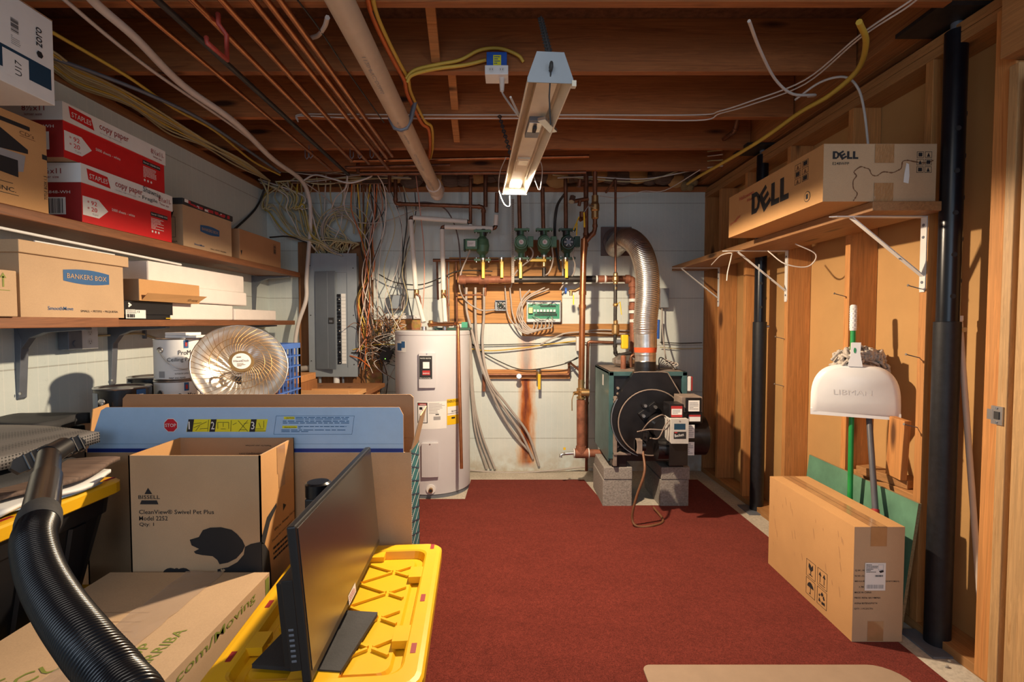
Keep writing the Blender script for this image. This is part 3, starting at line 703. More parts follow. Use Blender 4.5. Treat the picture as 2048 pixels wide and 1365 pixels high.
m = MB().add([(-1.72, 2.345, 1.402), (-1.72, 2.76, 1.402), (-1.69, 2.80, 1.44), (-1.69, 2.345, 1.435), (-1.722, 2.345, 1.402), (-1.722, 2.76, 1.402), (-1.692, 2.80, 1.44), (-1.692, 2.345, 1.435)], [(0, 1, 2, 3), (7, 6, 5, 4), (0, 3, 7, 4), (1, 5, 6, 2), (3, 2, 6, 7), (0, 4, 5, 1)], CARDG)
m.text('O-sore', (-1.713, 2.66, 1.412), Y, (.03, 0, .035), .016, INK, .08, .0, .004)
part('tuck_flap', m, t)
# foam slabs
def slab(u0, u1, z0, z1, xf, dep, label):
    y0 = xf / ((u0 - CX) / F); y1 = xf / ((u1 - CX) / F)
    b = MB().box((xf - dep, y0, z0), (xf, y1, z1), FOAM)
    one('foam_slab', b, label, 'foam', 'white foam slabs on the lower shelf', .008)
slab(336, 467, 1.312, 1.405, -1.775, .28, 'short thick white foam slab lying directly on the lower shelf')
slab(470, 553, 1.312, 1.385, -1.775, .28, 'thin white foam slab at the far end of the lower shelf')
slab(345, 495, 1.406, 1.492, -1.755, .28, 'middle white foam slab in the pile on the lower shelf')
slab(300, 490, 1.493, 1.605, -1.80, .26, 'thickest white foam slab, topmost of the pile on the lower shelf')
# white rods and black cable behind boxes under the upper shelf
one('curtain_rod', MB().tube([(-1.80, 1.75, 1.632), (-1.80, 2.75, 1.612)], .006, WHITEP, 8), 'thin white rod lying over the lidded storage box just under the upper shelf', 'rod')
# outlet
t = thing('outlet_box', 'white double outlet with a grey plug adapter under the lower left shelf', 'outlet', (LW, 2.42, 1.1))
y0 = 2.43
part('back_box', MB().box((LW, y0 - .03, 1.175), (LW + .045, y0 + .055, 1.275), WHITEM), t, .003)
m = MB().box((LW + .045, y0 - .035, 1.17), (LW + .052, y0 + .06, 1.28), WHITEPL)
for zc in (1.205, 1.25):
    m.decal((LW + .052, y0 + .012, zc), Y, Z, circ(.017, 16), WHITEM, .001)
    for a in (-.006, .006): m.rect((LW + .052, y0 + .012, zc), Y, Z, a - .001, -.004, a + .001, .006, INK, .0016)
    m.decal((LW + .052, y0 + .012, zc - .009), Y, Z, circ(.0025, 8), INK, .0016)
part('cover_plate', m, t, .001)
part('plug_adapter', MB().box((LW + .01, y0 - .115, 1.17), (LW + .06, y0 - .04, 1.26), GREYM).cyl((LW + .06, y0 - .08, 1.20), (LW + .064, y0 - .08, 1.20), .014, GREYM, 16), t, .003, 'grey plug adapter')
# wall cable with clips
pts = [PX(170, 673, LW + .01), PX(218, 671, LW + .012), PX(260, 668, LW + .012), PX(286, 669, LW + .012), PX(325, 680, LW + .012), PX(380, 682, LW + .012), PX(437, 666, LW + .012), PX(470, 664, LW + .012), PX(530, 656, LW + .012)]
one('wall_cable', MB().tube(spl(pts), .0055, CCRM, 6), 'cream cable stapled along the left wall from the outlet towards the panel', 'cable')
for i, (u, v) in enumerate(((286, 669), (437, 664), (505, 660))):
    p = PX(u, v, LW); one('cable_clip', MB().cbox((LW + .009, p.y, p.z), (.02, .012, .05), GREYM), ['cable clip left of the paint cans', 'cable clip above the dish heater', 'cable clip nearest the back wall on the left wall'][i] + ', holding the cream cable', 'clip', 'clips of the cream wall cable', .002)
# ------------------------------------------------ workbench behind the cartons
t = thing('workbench', 'low wooden bench along the left wall, under the paint cans and dish heater', 'bench', (-1.55, 3.0, 0))
part('bench_top', MB().box((-2.09, 2.17, .79), (-1.00, 3.95, .82), PLYD), t, .002)
for x in (-2.05, -1.06):
    for y in (2.22, 3.88): part('leg', MB().box((x - .03, y - .03, 0), (x + .03, y + .03, .79), SW), t, .002)
def can(u, vt, D, r, zb, zt, label, dark=False, open_ang=0.0, ear=True):
    c = PD(u, vt, D); t = thing('paint_can', label, 'can', (c.x, D, zb)); cc = (c.x, D)
    base_ = WHITEP if not dark else BLACKG
    M = Matrix.Translation((c.x, D, 0))
    ta = math.atan2(-D, -c.x)        # direction to camera
    b = MB().lathe([(.001, zb), (r, zb), (r + .002, zb + .003), (r, zb + .007), (r, zt - .008), (r + .003, zt - .004), (r + .001, zt), (r - .006, zt)], base_, M, 40, mats=[STEEL, STEEL, STEEL, base_, STEEL, STEEL, STEEL])
    H = zt - zb
    if not dark:
        ctext(b, 'ProMar', cc, r, ta + .06, zb + H * .60, H * .11, INK, r * .80, 0)
        ctext(b, 'Ceiling Paint', cc, r, ta - .42, zb + H * .42, H * .12, INK, r * 1.25, 0)
        crect(b, cc, r, ta + .30, ta + .52, zb + H * .76, zb + H * .95, INKB); crect(b, cc, r, ta + .36, ta + .46, zb + H * .80, zb + H * .90, INKR, .002)
        crect(b, cc, r, ta - .85, ta - .55, zb + H * .07, zb + H * .22, GREYP); ctext(b, 'INTERIOR LATEX', cc, r, ta - .1, zb + H * .14, H * .035, INK, r * .6)
        crect(b, cc, r, ta - .15, ta + .5, zb + H * .235, zb + H * .24, INK); ctext(b, 'PAINT AND PRIMER', cc, r, ta - .35, zb + H * .04, H * .04, INK, r * .7)
    else:
        crect(b, cc, r, ta + .45, ta + .85, zb + H * .60, zb + H * .95, INKB); crect(b, cc, r, ta + .55, ta + .72, zb + H * .68, zb + H * .85, WHITEP, .002)
        crect(b, cc, r, ta - 1.4, ta - .95, zb + H * .02, zb + H * .9, PANEL)
        ctext(b, 'Cashmere', cc, r, ta + .25, zb + H * .40, H * .12, BRASS, r * .9)
    part('can_body', b, t)
    part('lid', MB().lathe([(.001, zt - .006), (r - .022, zt - .006), (r - .018, zt - .001), (r - .006, zt - .001)], STEEL, M, 40), t)
    a = ta - .75; ex, ey = c.x + (r + .002) * math.cos(a), D + (r + .002) * math.sin(a); n_ = V((math.cos(a), math.sin(a), 0))
    e = V((ex, ey, zb + H * .72)); part('ear', MB().lathe([(.016, 0), (.014, .004), (.006, .006), (.001, .006)], STEEL if not dark or True else BLACKP, frame(e, n_.cross(Z), Z) if False else (Matrix.Translation(e) @ n_.to_track_quat('Z', 'Y').to_matrix().to_4x4()), 16), t)
    h = []
    for k in range(13):
        s_ = k / 12; aa = a + (1.9) * s_; rr = r + .010 + .02 * math.sin(math.pi * s_)
        h.append((c.x + rr * math.cos(aa), D + rr * math.sin(aa), zb + H * .72 - H * .45 * math.sin(math.pi * s_)))
    part('handle', MB().tube(h, .002, STEEL, 6), t)
    return c
BZ = .82
zsp = 1.3 - .1145 * 2.42
can(354, 760, 2.42, .093, BZ, BZ + .205, 'white ceiling paint can, lower of the two stacked')
can(355, 760, 2.42, .093, BZ + .207, BZ + .207 + .198, 'white ceiling paint can, upper of the two stacked')
can(246, 776, 2.21, .104, BZ, 1.018, 'black paint can nearest the camera, left of the white cans', True)
can(306, 776, 2.52, .105, BZ, 1.03, 'black paint can behind the nearest black one', True)
can(432, 776, 2.62, .10, BZ, .985, 'black paint can half hidden behind the dish heater', True)
zz = BZ + .207 + .198
m = MB().box((-.035, -.06, 0), (.105, .04, .012), WHITEPL, Matrix.Translation((PD(360, 680, 2.42).x, 2.42, zz)) @ Matrix.Rotation(.1, 4, 'Z'))
one('tile_sample', m, 'white tile, lower of two lying on the upper paint can', 'tile', 'white tiles on the paint can', .002)
m = MB().box((-.025, -.06, 0.0125), (.085, .035, .026), WHITEPL, Matrix.Translation((PD(360, 680, 2.42).x, 2.42, zz)) @ Matrix.Rotation(-.15, 4, 'Z'))
one('tile_sample', m, 'white tile, topmost of two lying on the upper paint can', 'tile', 'white tiles on the paint can', .002)
# dish heater
dc = PD(481, 732, 2.30)
t = thing('dish_heater', 'round reflective dish heater with wire grille and cream centre badge', 'heater', (dc.x, dc.y, BZ))
vdir = (V((0, 0, CAMZ)) - dc).normalized(); nrm = (vdir + V((0, 0, .42)) + V((.10, 0, 0))).normalized()
Md = Matrix.Translation(dc) @ nrm.to_track_quat('Z', 'Y').to_matrix().to_4x4()
R_ = .197
prof = [(R_ * math.sin(a * math.pi / 2 / 12) , -.115 * math.cos(a * math.pi / 2 / 12) ** 1.3) for a in range(0, 13)]
prof = [(max(.001, p[0]), p[1]) for p in prof] + [(R_ + .003, .004), (R_, .010)]
m = MB(); seg = 96; vs = []
for r, z in prof:
    for k in range(seg):
        a = 2 * math.pi * k / seg; wv = 1 + (.006 * math.cos(24 * a) if r > .06 else 0)
        vs.append((r * wv * math.cos(a), r * wv * math.sin(a), z + (.0016 * math.cos(24 * a) if r > .05 else 0)))
m.add(vs, [(i * seg + k, i * seg + (k + 1) % seg, (i + 1) * seg + (k + 1) % seg, (i + 1) * seg + k) for i in range(len(prof) - 1) for k in range(seg)], CHROME, True, Md)
part('reflector', m, t, 0, 'polished reflector bowl')
g = MB()
dome = lambda r: .012 + .045 * (1 - (r / R_) ** 2)
for k in range(44):
    a = 2 * math.pi * k / 44
    g.tube([Md @ V((r * math.cos(a + 1.1 * (1 - r / R_) ** 1.3), r * math.sin(a + 1.1 * (1 - r / R_) ** 1.3), dome(r))) for r in (.045, .08, .12, .16, R_)], .0011, BRASS, 4, False)
for r in (.095, .125, R_):
    g.tube([Md @ V((r * math.cos(2 * math.pi * k / 48), r * math.sin(2 * math.pi * k / 48), dome(r))) for k in range(49)], .0015 if r < R_ else .004, BRASS if r < R_ else GALV, 5, False)
gr_ = part('wire_grille', g, t)
bz = dome(.04)
g = MB().lathe([(.052, bz - .004), (.050, bz + .002), (.001, bz + .003)], BRASS, Md, 32).lathe([(.038, bz + .0035), (.001, bz + .004)], WHITEP, Md, 32)
xa, ya = (Md.to_3x3() @ V((0, 0, 1))).cross(V((0, 0, -1))).normalized(), None
xa = V((0, 0, 1)).cross(nrm).normalized(); ya = nrm.cross(xa)
g.text('HeatDish', Md @ V((0, 0, bz + .004)) - xa * .030 - ya * .004, xa, ya, .010, BRONZEG, .060, .03)
g.greek(Md @ V((0, 0, bz + .004)), xa, ya, -.018, -.026, .018, -.010, 3, BRASS); g.greek(Md @ V((0, 0, bz + .004)), xa, ya, -.018, .014, .018, .024, 1, BRASS)
part('badge', g, gr_, 0, 'gold and cream centre badge')
part('heating_element', MB().tube([Md @ V((.028 * math.cos(a * .5), .028 * math.sin(a * .5), -.09 + .004 * a)) for a in range(26)], .006, GALV, 6), t)
bk = dc - nrm * .10
part('stand', MB().tube([bk, (bk.x, bk.y, BZ + .02)], .014, BLACKP, 12).lathe([(.001, 0), (.13, 0), (.13, .012), (.03, .022), (.001, .022)], BLACKP, Matrix.Translation((bk.x, bk.y, BZ)), 32), t)
# milk crate behind heater
t = thing('milk_crate', 'blue plastic lattice crate behind the dish heater', 'crate', (-1.35, 2.9, BZ))
x0, x1, y0, y1, z0, z1 = -1.62, -1.285, 2.72, 3.04, BZ, 1.17
m = MB()
for a in range(8):
    for (p, q) in (((x0 + (x1 - x0) * a / 7, y0), 'y'), ((x0 + (x1 - x0) * a / 7, y1), 'y')): m.cbox((p[0] if False else p[0], p[1], (z0 + z1) / 2), (.008, .008, z1 - z0), BLUECR)
    for xx in (x0, x1): m.cbox((xx, y0 + (y1 - y0) * a / 7, (z0 + z1) / 2), (.008, .008, z1 - z0), BLUECR)
for k, zz_ in enumerate((z0 + .01, z0 + .08, z0 + .15, z0 + .22, z0 + .28, z1 - .01)):
    h = .03 if k in (0, 5) else .008
    for yy_ in (y0, y1): m.cbox(((x0 + x1) / 2, yy_, zz_), (x1 - x0, .010, h), BLUECR)
    for xx in (x0, x1): m.cbox((xx, (y0 + y1) / 2, zz_), (.010, y1 - y0, h), BLUECR)
part('lattice_sides', m, t); part('crate_base', MB().box((x0, y0, z0), (x1, y1, z0 + .008), BLUECR), t)
p = PD(590, 775, 3.3); one('lumber_offcut', MB().box((p.x - .13, 3.2, .905), (p.x + .06, 3.5, .95), SWX), 'wood offcut on the bench left of the electrical panel', 'lumber', bevel=.002)
one('lumber_offcut', MB().box((p.x - .14, 3.2, BZ), (p.x + .07, 3.5, .904), PLYD), 'dark board offcut on the bench beneath the pale offcut', 'lumber', bevel=.002)
p = PD(650, 790, 3.15)
t = thing('carton', 'opened brown carton on the bench below the electrical panel', 'box', (p.x, 3.2, BZ))
xa0, xa1 = PD(575, 790, 3.05).x, PD(724, 790, 3.05).x
xa1 = min(xa1, -.99)
m = MB(); 
for lo, hi in (((xa0, 3.05, BZ), (xa1, 3.055, .848)), ((xa0, 3.40, BZ), (xa1, 3.405, .848)), ((xa0, 3.05, BZ), (xa0 + .005, 3.4, .848)), ((xa1 - .005, 3.05, BZ), (xa1, 3.4, .848)), ((xa0, 3.05, BZ), (xa1, 3.4, BZ + .004))): m.box(lo, hi, CARDG)
part('carton_body', m, t)
part('flap', MB().box((xa0, 3.042, .846), (xa1, 3.048, .885), CARDG), t)
# ============================================================ cartons and totes in the left foreground
# --- long television carton with raised blue flap
t = thing('television_carton', 'long opened television carton with light blue flap reading STOP 1 2 3', 'box', (-1.05, 2.03, 0))
y0, y1, x0, x1, zt = 1.955, 2.12, -1.675, -.395, .789
m = MB()
m.box((x0, y0, 0), (x1, y0 + .006, zt), CARD, None, {'-y': CARD, '+y': CARDD})
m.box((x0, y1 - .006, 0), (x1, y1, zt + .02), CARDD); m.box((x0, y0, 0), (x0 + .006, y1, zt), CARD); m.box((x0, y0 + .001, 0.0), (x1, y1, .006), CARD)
m.box((x1 - .006, y0 + .0005, 0), (x1, y1, zt + .01), CARD, None, {'+x': TEALP})
o = (x1, y0, 0)
for k in range(14):
    z_ = .02 + .055 * k
    m.decal(o, Y, Z, [(.0, z_), (.16, z_ + .05), (.16, z_ + .056), (.0, z_ + .006)], WHITEP); m.decal(o, Y, Z, [(.0, z_ + .05), (.16, z_), (.16, z_ + .005), (.0, z_ + .055)], NAVY, .001)
for k in range(90):   # sawtooth cut edge
    z_ = .01 + .0086 * k; m.decal((x1, y0 + .0005, 0), X, Z, [(0, z_), (.003, z_ + .004), (0, z_ + .008)], WHITEP, .0002)
part('carton_body', m, t)
f = MB(); fz = zt; H = .178
poly = [(x0 + .01, 0), (x1 - .03, 0), (x1 - .03, H - .03), (x1 - .045, H), (x0 + .09, H), (x0 + .07, H - .012)]
f.prism(poly, -.005, CARDD, frame((0, y0, fz), X, Z)); 
f.decal((0, y0, fz), X, Z, poly, BLUEC, .0006); f.rect((0, y0, fz), X, Z, x0 + .012, .001, x1 - .031, .016, NAVYB, .0012)
f.rect((0, y0, fz), X, Z, x0 + .012, .034, x1 - .031, .0347, INKB, .0012)
def fp(u, v): p = PD(u, v, y0); return p.x, p.z - fz
c = fp(342, 851); f.decal((0, y0, fz), X, Z, circ(.029, 8, math.pi / 8, *c), WHITEP, .0012); f.decal((0, y0, fz), X, Z, circ(.0265, 8, math.pi / 8, *c), SIGNR, .0018)
f.text('STOP', (c[0] - .021, y0, fz + c[1] - .0065), X, Z, .013, WHITEP, .042, .03, .0026)
a = fp(373, 864); b = fp(536, 839)
f.decal((0, y0, fz), X, Z, [(a[0], a[1]), (b[0] - .01, a[1]), (b[0], b[1]), (a[0] + .01, b[1])], YELP, .0012)
for n_, u in (('1', 374), ('2', 419), ('3', 499)):
    q = fp(u, 864)[0]; f.decal((0, y0, fz), X, Z, [(q, a[1]), (q + .022, a[1]), (q + .030, b[1]), (q + .008, b[1])], INK, .0018)
    f.text(n_, (q + .008, y0, fz + a[1] + .010), X, Z, .030, WHITEP, .005 if n_ == '1' else .013, .04, .0026)
def line2(u0, v0, u1, v1, th=.0015, m_=INK):
    p, q = V(fp(u0, v0)), V(fp(u1, v1)); d = (q - p).normalized(); n2 = V((-d.y, d.x)) * th / 2
    f.decal((0, y0, fz), X, Z, [tuple(p - n2), tuple(q - n2), tuple(q + n2), tuple(p + n2)], m_, .0024)
for L_ in ((388, 856, 414, 844), (392, 862, 400, 852), (388, 848, 404, 846), (400, 858, 416, 857), (436, 845, 436, 858), (436, 845, 458, 845), (458, 845, 458, 858), (442, 858, 452, 858), (447, 846, 447, 854),
           (463, 841, 462, 863), (477, 842, 496, 863), (496, 841, 478, 863), (480, 860, 492, 860), (418, 840, 416, 863), (466, 850, 474, 846), (512, 858, 528, 858), (518, 846, 522, 856), (528, 842, 528, 856), (510, 862, 532, 862), (488, 848, 497, 846)): line2(*L_)
a = fp(548, 869); b = fp(709, 832)
for L_ in ((553, 832, 709, 832), (548, 869, 704, 869), (553, 832, 548, 869), (709, 832, 704, 869)): line2(*L_, m_=INKB, th=.001)
p = fp(568, 839); f.rect((0, y0, fz), X, Z, p[0], p[1], p[0] + .042, p[1] + .010, YELP, .0014); f.text('CAUTION', (p[0] + .008, y0, fz + p[1] + .002), X, Z, .006, INK, .032, .03, .0022)
f.greek((0, y0, fz), X, Z, p[0] + .046, p[1] - .002, p[0] + .255, p[1] + .010, 2, INKB, .0016); f.greek((0, y0, fz), X, Z, p[0] - .004, p[1] - .018, p[0] + .255, p[1] - .004, 2, INKB, .0016)
p = fp(565, 857); f.rect((0, y0, fz), X, Z, p[0], p[1], p[0] + .058, p[1] + .010, YELP, .0014); f.text('PRECAUCIÓN', (p[0] + .008, y0, fz + p[1] + .001), X, Z, .007, INK, .046, .03, .0022)
f.greek((0, y0, fz), X, Z, p[0] + .062, p[1] - .002, p[0] + .25, p[1] + .010, 2, INKB, .0016); f.greek((0, y0, fz), X, Z, p[0] - .004, p[1] - .016, p[0] + .25, p[1] - .004, 2, INKB, .0016)
part('front_flap', f, t, 0, 'light blue cardboard flap with printed warnings')
part('back_flap', MB().prism([(x0 + .02, 0), (x1 - .02, 0), (x1 - .022, .175), (x1 - .035, .187), (x0 + .045, .187), (x0 + .03, .17)], -.006, CARDD, frame((0, y1 - .003, zt + .018), X, Z)), t, 0, 'plain brown cardboard flap')
M = frame((x1 - .004, y0 + .01, zt + .005), Y, (.25, 0, 1))
part('side_flap', MB().prism([(0, 0), (.14, .0), (.13, .16), (.02, .14)], .004, CARD, M), t)
M = frame((x0 + .004, y0 + .01, zt + .001), Y, (-.12, 0, 1))
part('side_flap', MB().prism([(0, 0), (.14, .0), (.13, .17), (.05, .16)], .004, CARDG, M), t)

# --- vacuum carton
t = thing('vacuum_carton', 'tall opened carton printed with a large black dog silhouette, behind the low moving carton', 'box', (-1.07, 1.8, 0))
x0, x1, y0, y1, zt = -1.287, -.845, 1.672, 1.935, .852
m = MB(); th = .005
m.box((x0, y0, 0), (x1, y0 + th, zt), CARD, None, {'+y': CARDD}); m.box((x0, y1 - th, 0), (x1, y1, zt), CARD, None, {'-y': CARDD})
m.box((x0, y0, 0), (x0 + th, y1, zt), CARDG); m.box((x1 - th, y0, 0), (x1, y1, zt), CARD, None, {'+x': CARDG}); m.box((x0, y0, 0), (x1, y1, .005), CARD)  # orange sides carry the warm lamplight in their colour
sx = (x1 - x0) / 618.0
def bp(px, py): return ((px - 582) * sx, (318 - py) * sx * 1.0)
o = (x0, y0, zt)
def bpoly(L, mm=INK, off=.0008): m.decal(o, X, Z, [bp(*q) for q in L][::-1], mm, off)
bpoly([(862, 718), (905, 705), (925, 672), (960, 660), (1010, 658), (1060, 670), (1085, 690), (1110, 720), (1122, 748), (1110, 775), (1080, 808), (1040, 828), (1000, 836), (990, 815), (968, 797), (920, 792), (888, 785), (880, 775), (905, 762), (870, 745)])
bpoly([(1122, 752), (1150, 738), (1200, 728), (1200, 990), (990, 990), (990, 860), (1040, 850), (1085, 825), (1115, 790)])
bpoly([(1004, 862), (1010, 857), (1015, 862), (1020, 857), (1027, 863), (1015, 878)], CARD, .0014)
for k in (0, 1): m.decal(o, X, Z, circ(.030, 16, 0, *bp(768 + 60 * k, 895)), INK)
m.decal(o, X, Z, circ(.010, 12, 0, *bp(797, 868)), INK, .001)
bpoly([(655, 500), (672, 470), (691, 500)]); bpoly([(640, 530), (712, 530), (719, 549), (632, 549)])
m.text('BISSELL', (x0 + bp(626, 525)[0], y0, zt + bp(626, 523)[1]), X, Z, .0125, INK, .072, .03)
for i, (s_, w_) in enumerate((('CleanView® Swivel Pet Plus', .252), ('Model 2252', .096), ('Qty: 1', .049))):
    m.text(s_, (x0 + .032, y0, zt + bp(0, 595 + 31 * i)[1]), X, Z, .015, INK, w_, .025)
# right side: tail, back, tape, small print
o2 = (x1, y0, zt)
def sp_(L, mm=INK, off=.0008): m.decal(o2, Y, Z, L, mm, off)
sp_([(0, -.295), (.02, -.31), (.05, -.35), (.06, -.42), (.065, -.60), (0, -.60)]); sp_([(0, -.28), (.04, -.225), (.095, -.205), (.11, -.20), (.11, -.215), (.06, -.25), (.02, -.31), (0, -.30)])
m.rect(o2, Y, Z, .12, -.10, .185, -.003, TAPE); m.rect(o2, Y, Z, .13, -.155, .18, -.10, TAPE)
m.text("We're Always Here", (x1, y0 + .09, zt - .30), (0, 1, .06), Z, .014, INK, .165, .02); m.text('Thanks for your support', (x1, y0 + .07, zt - .33), (0, 1, .06), Z, .010, INK, .17)
m.decal(o2, Y, Z, circ(.016, 3, 0, .17, -.235), INK); m.greek(o2, Y, Z, .08, -.40, .24, -.345, 3, INK)
# print on the inside of the back wall
m.text('BISSELLsavespets.com', (x1 - .085, y1 - th, zt - .055), NX, V((0, 0, -1)), .012, INK, .125, .03); m.text('Thanks for your purchase', (x1 - .085, y1 - th, zt - .025), NX, V((0, 0, -1)), .008, INK, .10)
part('carton_body', m, t, .002)

# --- moving carton in the foreground
t = thing('moving_carton', 'low taped moving carton in the foreground with green print THIS SIDE UP', 'box', (-1.06, 1.2, 0))
x0, x1, y0, y1, zt = -1.345, -.812, .70, 1.655, .462
m = MB().box((x0, y0, 0), (x1, y1, zt), CARD)
o = (x0, y0, zt)
m.text('ARTICULO', (x0 + .12, y0 + .30, zt), (.45, .62, 0), (-.62, .45, 0), .045, INKG, .33, .03)
m.text('FRAGILE', (x0 + .06, y0 + .25, zt), (.45, .62, 0), (-.62, .45, 0), .045, INKG, .22, .03)
m.text('THIS SIDE UP', (x1 - .135, y0 + .28, zt), (.05, 1, 0), (-1, .05, 0), .030, INKG, .30, .03); m.text('LADO ARRIBA', (x1 - .085, y0 + .34, zt), (.05, 1, 0), (-1, .05, 0), .030, INKG, .30, .03)
m.text('Lowes.com/Moving', (x1, y0 + .27, zt - .046), Y, Z, .034, INKG, .59, .04)
m.rect((x1, y0, zt), Y, Z, .925, -.10, .95, -.01, INKG)
for k in range(5): m.rect(o, X, Y, .10 + .02 * k, .72 - .045 * k, .30 + .01 * k, .722 - .045 * k, CARDD)
part('carton_body', m, t, .006)
m = MB(); cxm = -1.08; vs = []
for i in range(30):
    yy_ = y0 + (y1 - y0) * i / 29
    for j in range(5): vs.append((cxm + .035 + (j - 2) * .032 + .02 * (i / 29) + random.uniform(-.003, .003), yy_, zt + .0015 + abs(random.gauss(0, .0014))))
m.add(vs, [(i * 5 + j, i * 5 + j + 1, i * 5 + j + 6, i * 5 + j + 5) for i in range(29) for j in range(4)], TAPE)
tm, nt, bb = base('clear_tape'); bb.inputs['Base Color'].default_value = (.55, .42, .32, 1); bb.inputs['Roughness'].default_value = .12; bb.inputs['Alpha'].default_value = .45
m.mats = [tm]
part('tape_strip', m, t, 0, 'wrinkled clear packing tape')

# --- totes
def tote(cx_, cy_, rz, zb, h, wx, ly, label, lidlabel='yellow ribbed lid'):
    t = thing('storage_tote', label, 'tote', (cx_, cy_, zb), rz, 'black totes with yellow lids')
    R = lambda lo, hi, mm, mb: mb.box(lo, hi, mm)
    zt = h - .045
    b = MB()
    def ring(sx_, sy_, z, n=5, rad=.05):
        out = []
        for (qx, qy, a0) in ((1, 1, 0), (-1, 1, 1), (-1, -1, 2), (1, -1, 3)):
            for k in range(n):
                a = (a0 + k / (n - 1)) * math.pi / 2; out.append((qx * (sx_ - rad) + rad * math.cos(a), qy * (sy_ - rad) + rad * math.sin(a), z))
        return out
    def loft(mb, rings, mm, smooth=False):
        n = len(rings[0]); vs = [p for r in rings for p in r]
        mb.add(vs, [(i * n + k, i * n + (k + 1) % n, (i + 1) * n + (k + 1) % n, (i + 1) * n + k) for i in range(len(rings) - 1) for k in range(n)], mm, smooth)
    a, c = wx / 2, ly / 2
    loft(b, [ring(a - .085, c - .085, 0), ring(a - .035, c - .035, zt - .06), ring(a - .028, c - .028, zt - .06), ring(a - .022, c - .022, zt)], BLACKP)
    b.add(ring(a - .085, c - .085, 0.001), [tuple(range(20))[::-1]], BLACKP)
    for s in (-1, 1):
        for yy_ in (-.22, -.07, .07, .22): b.add([(s * (a - .034), yy_ - .03, zt - .065), (s * (a - .034), yy_ + .03, zt - .065), (s * (a - .080), yy_ + .03, .02), (s * (a - .080), yy_ - .03, .02), (s * (a - .024), yy_ - .025, zt - .065), (s * (a - .024), yy_ + .025, zt - .065), (s * (a - .070), yy_ + .025, .02), (s * (a - .070), yy_ - .025, .02)],
                [(0, 1, 5, 4), (1, 2, 6, 5), (2, 3, 7, 6), (3, 0, 4, 7), (4, 5, 6, 7)], BLACKP)
    part('tote_body', b, t, .0, None, False)
    l = MB(); zl = h
    loft(l, [ring(a - .004, c - .004, zt), ring(a, c, zt + .004), ring(a, c, zl - .008, 5), ring(a - .006, c - .006, zl - .002), ring(a - .018, c - .018, zl, 5, .045), ring(a - .052, c - .052, zl, 5, .04), ring(a - .058, c - .058, zl - .004, 5, .04), ring(a - .066, c - .066, zl - .030, 5, .035), ring(a - .085, c - .085, zl - .030, 5, .03), ring(a - .092, c - .092, zl - .022, 5, .03)], YEL)
    l.add(ring(a - .092, c - .092, zl - .022, 5, .03), [tuple(range(20))], YEL)
    rb = l; ia, ic = a - .10, c - .10; zr = zl - .022; wdt = .004
    s_ = .1364; dx_ = s_ / 1.24
    n = 0
    for i in range(-6, 9):
        for sg in (1, -1):
            # diagonals, cut into dashes so that diamonds stay open at their corners
            c0 = i * s_
            for j in range(-2, 2):
                p = V(((j + .06) * dx_, c0 + sg * (j + .06) * dx_ * .62)); q = V(((j + .94) * dx_, c0 + sg * (j + .94) * dx_ * .62))
                for _ in range(12):
                    if abs(q.x) > ia or abs(q.y) > ic: q = p.lerp(q, .9)
                    if abs(p.x) > ia or abs(p.y) > ic: p = q.lerp(p, .9)
                if abs(p.x) > ia + .002 or abs(q.x) > ia + .002 or abs(p.y) > ic + .002 or abs(q.y) > ic + .002 or (q - p).length < .02: continue
                d = (q - p); M = frame((p.x, p.y, zr - .004), (d.x, d.y, 0), (-d.y, d.x, 0)); rb.box((0, -wdt, 0), (d.length, wdt, .012), YEL, M)
    for s in (-1, 1):
        for yy_ in (-.17, .17):
            rb.box((min(s * (ia + .002), s * (ia + .045)), yy_ - .035, zr - .002), (max(s * (ia + .002), s * (ia + .045)), yy_ + .035, zr + .020), YEL)
        rb.box((-.06 , min(s * (ic + .0), s * (ic + .045)), zr - .002), (.06, max(s * ic, s * (ic + .045)), zr + .018), YEL)
    lo_ = part('lid', l, t, .0, lidlabel, False)
    for s in (-1, 1):
        for yy_ in (-.24, .0, .355): hl = MB(); hl.prism([(s * (a - .036) + x_, yy_ + y_) for x_, y_ in ((-.007, -.02), (.007, -.02), (.007, .02), (-.007, .02))], .0012, REDD, Matrix.Translation((0, 0, zl - .0005))); part('slot', hl, lo_, .003, 'dark red slot in the lid rim', False)
    return t
tote(-.503, 1.504, .075, 0, .45, .53, .78, 'storage tote with bright yellow ribbed lid under the computer monitor')
tote(-1.63, 1.375, -.012, 0, .368, .53, .78, 'lower black storage tote of the stack at left, behind the foreground carton')
tote(-1.63, 1.375, -.012, .37, .385, .53, .78, 'upper black storage tote with yellow lid at left, under the papers')

# --- monitor
t = thing('computer_monitor', 'black computer monitor standing on the yellow tote lid', 'monitor', (-.51, 1.35, .43))
nb, fb, nt_ = V((-.448, 1.098, .492)), V((-.482, 1.812, .492)), V((-.478, 1.098, .848))
M = frame(nb, fb - nb, nt_ - nb); WM, HM = (fb - nb).length, (nt_ - nb).length      # local z points to +x side
m = MB().box((0, 0, -.022), (WM, HM, -.001), BLACKP, M)
part('screen_housing', m, t, .004)
scr = mat('screen_panel', (.020, .018, .017), .27, var=.02, spec=1.0, coat=.6)
scr.node_tree.nodes['Principled BSDF'].inputs['Coat Roughness'].default_value = .3
m = MB().box((.010, .022, -.003), (WM - .010, HM - .008, .0006), scr, M)
m.rect(M @ V((WM * .42, .004, 0)), fb - nb, nt_ - nb, 0, 0, .075, .028, WHITEP, .0012); m.greek(M @ V((WM * .42, .004, 0)), fb - nb, nt_ - nb, .006, .004, .07, .024, 3, INKR, .0016)
part('screen', m, t, .0, 'matte dark screen')
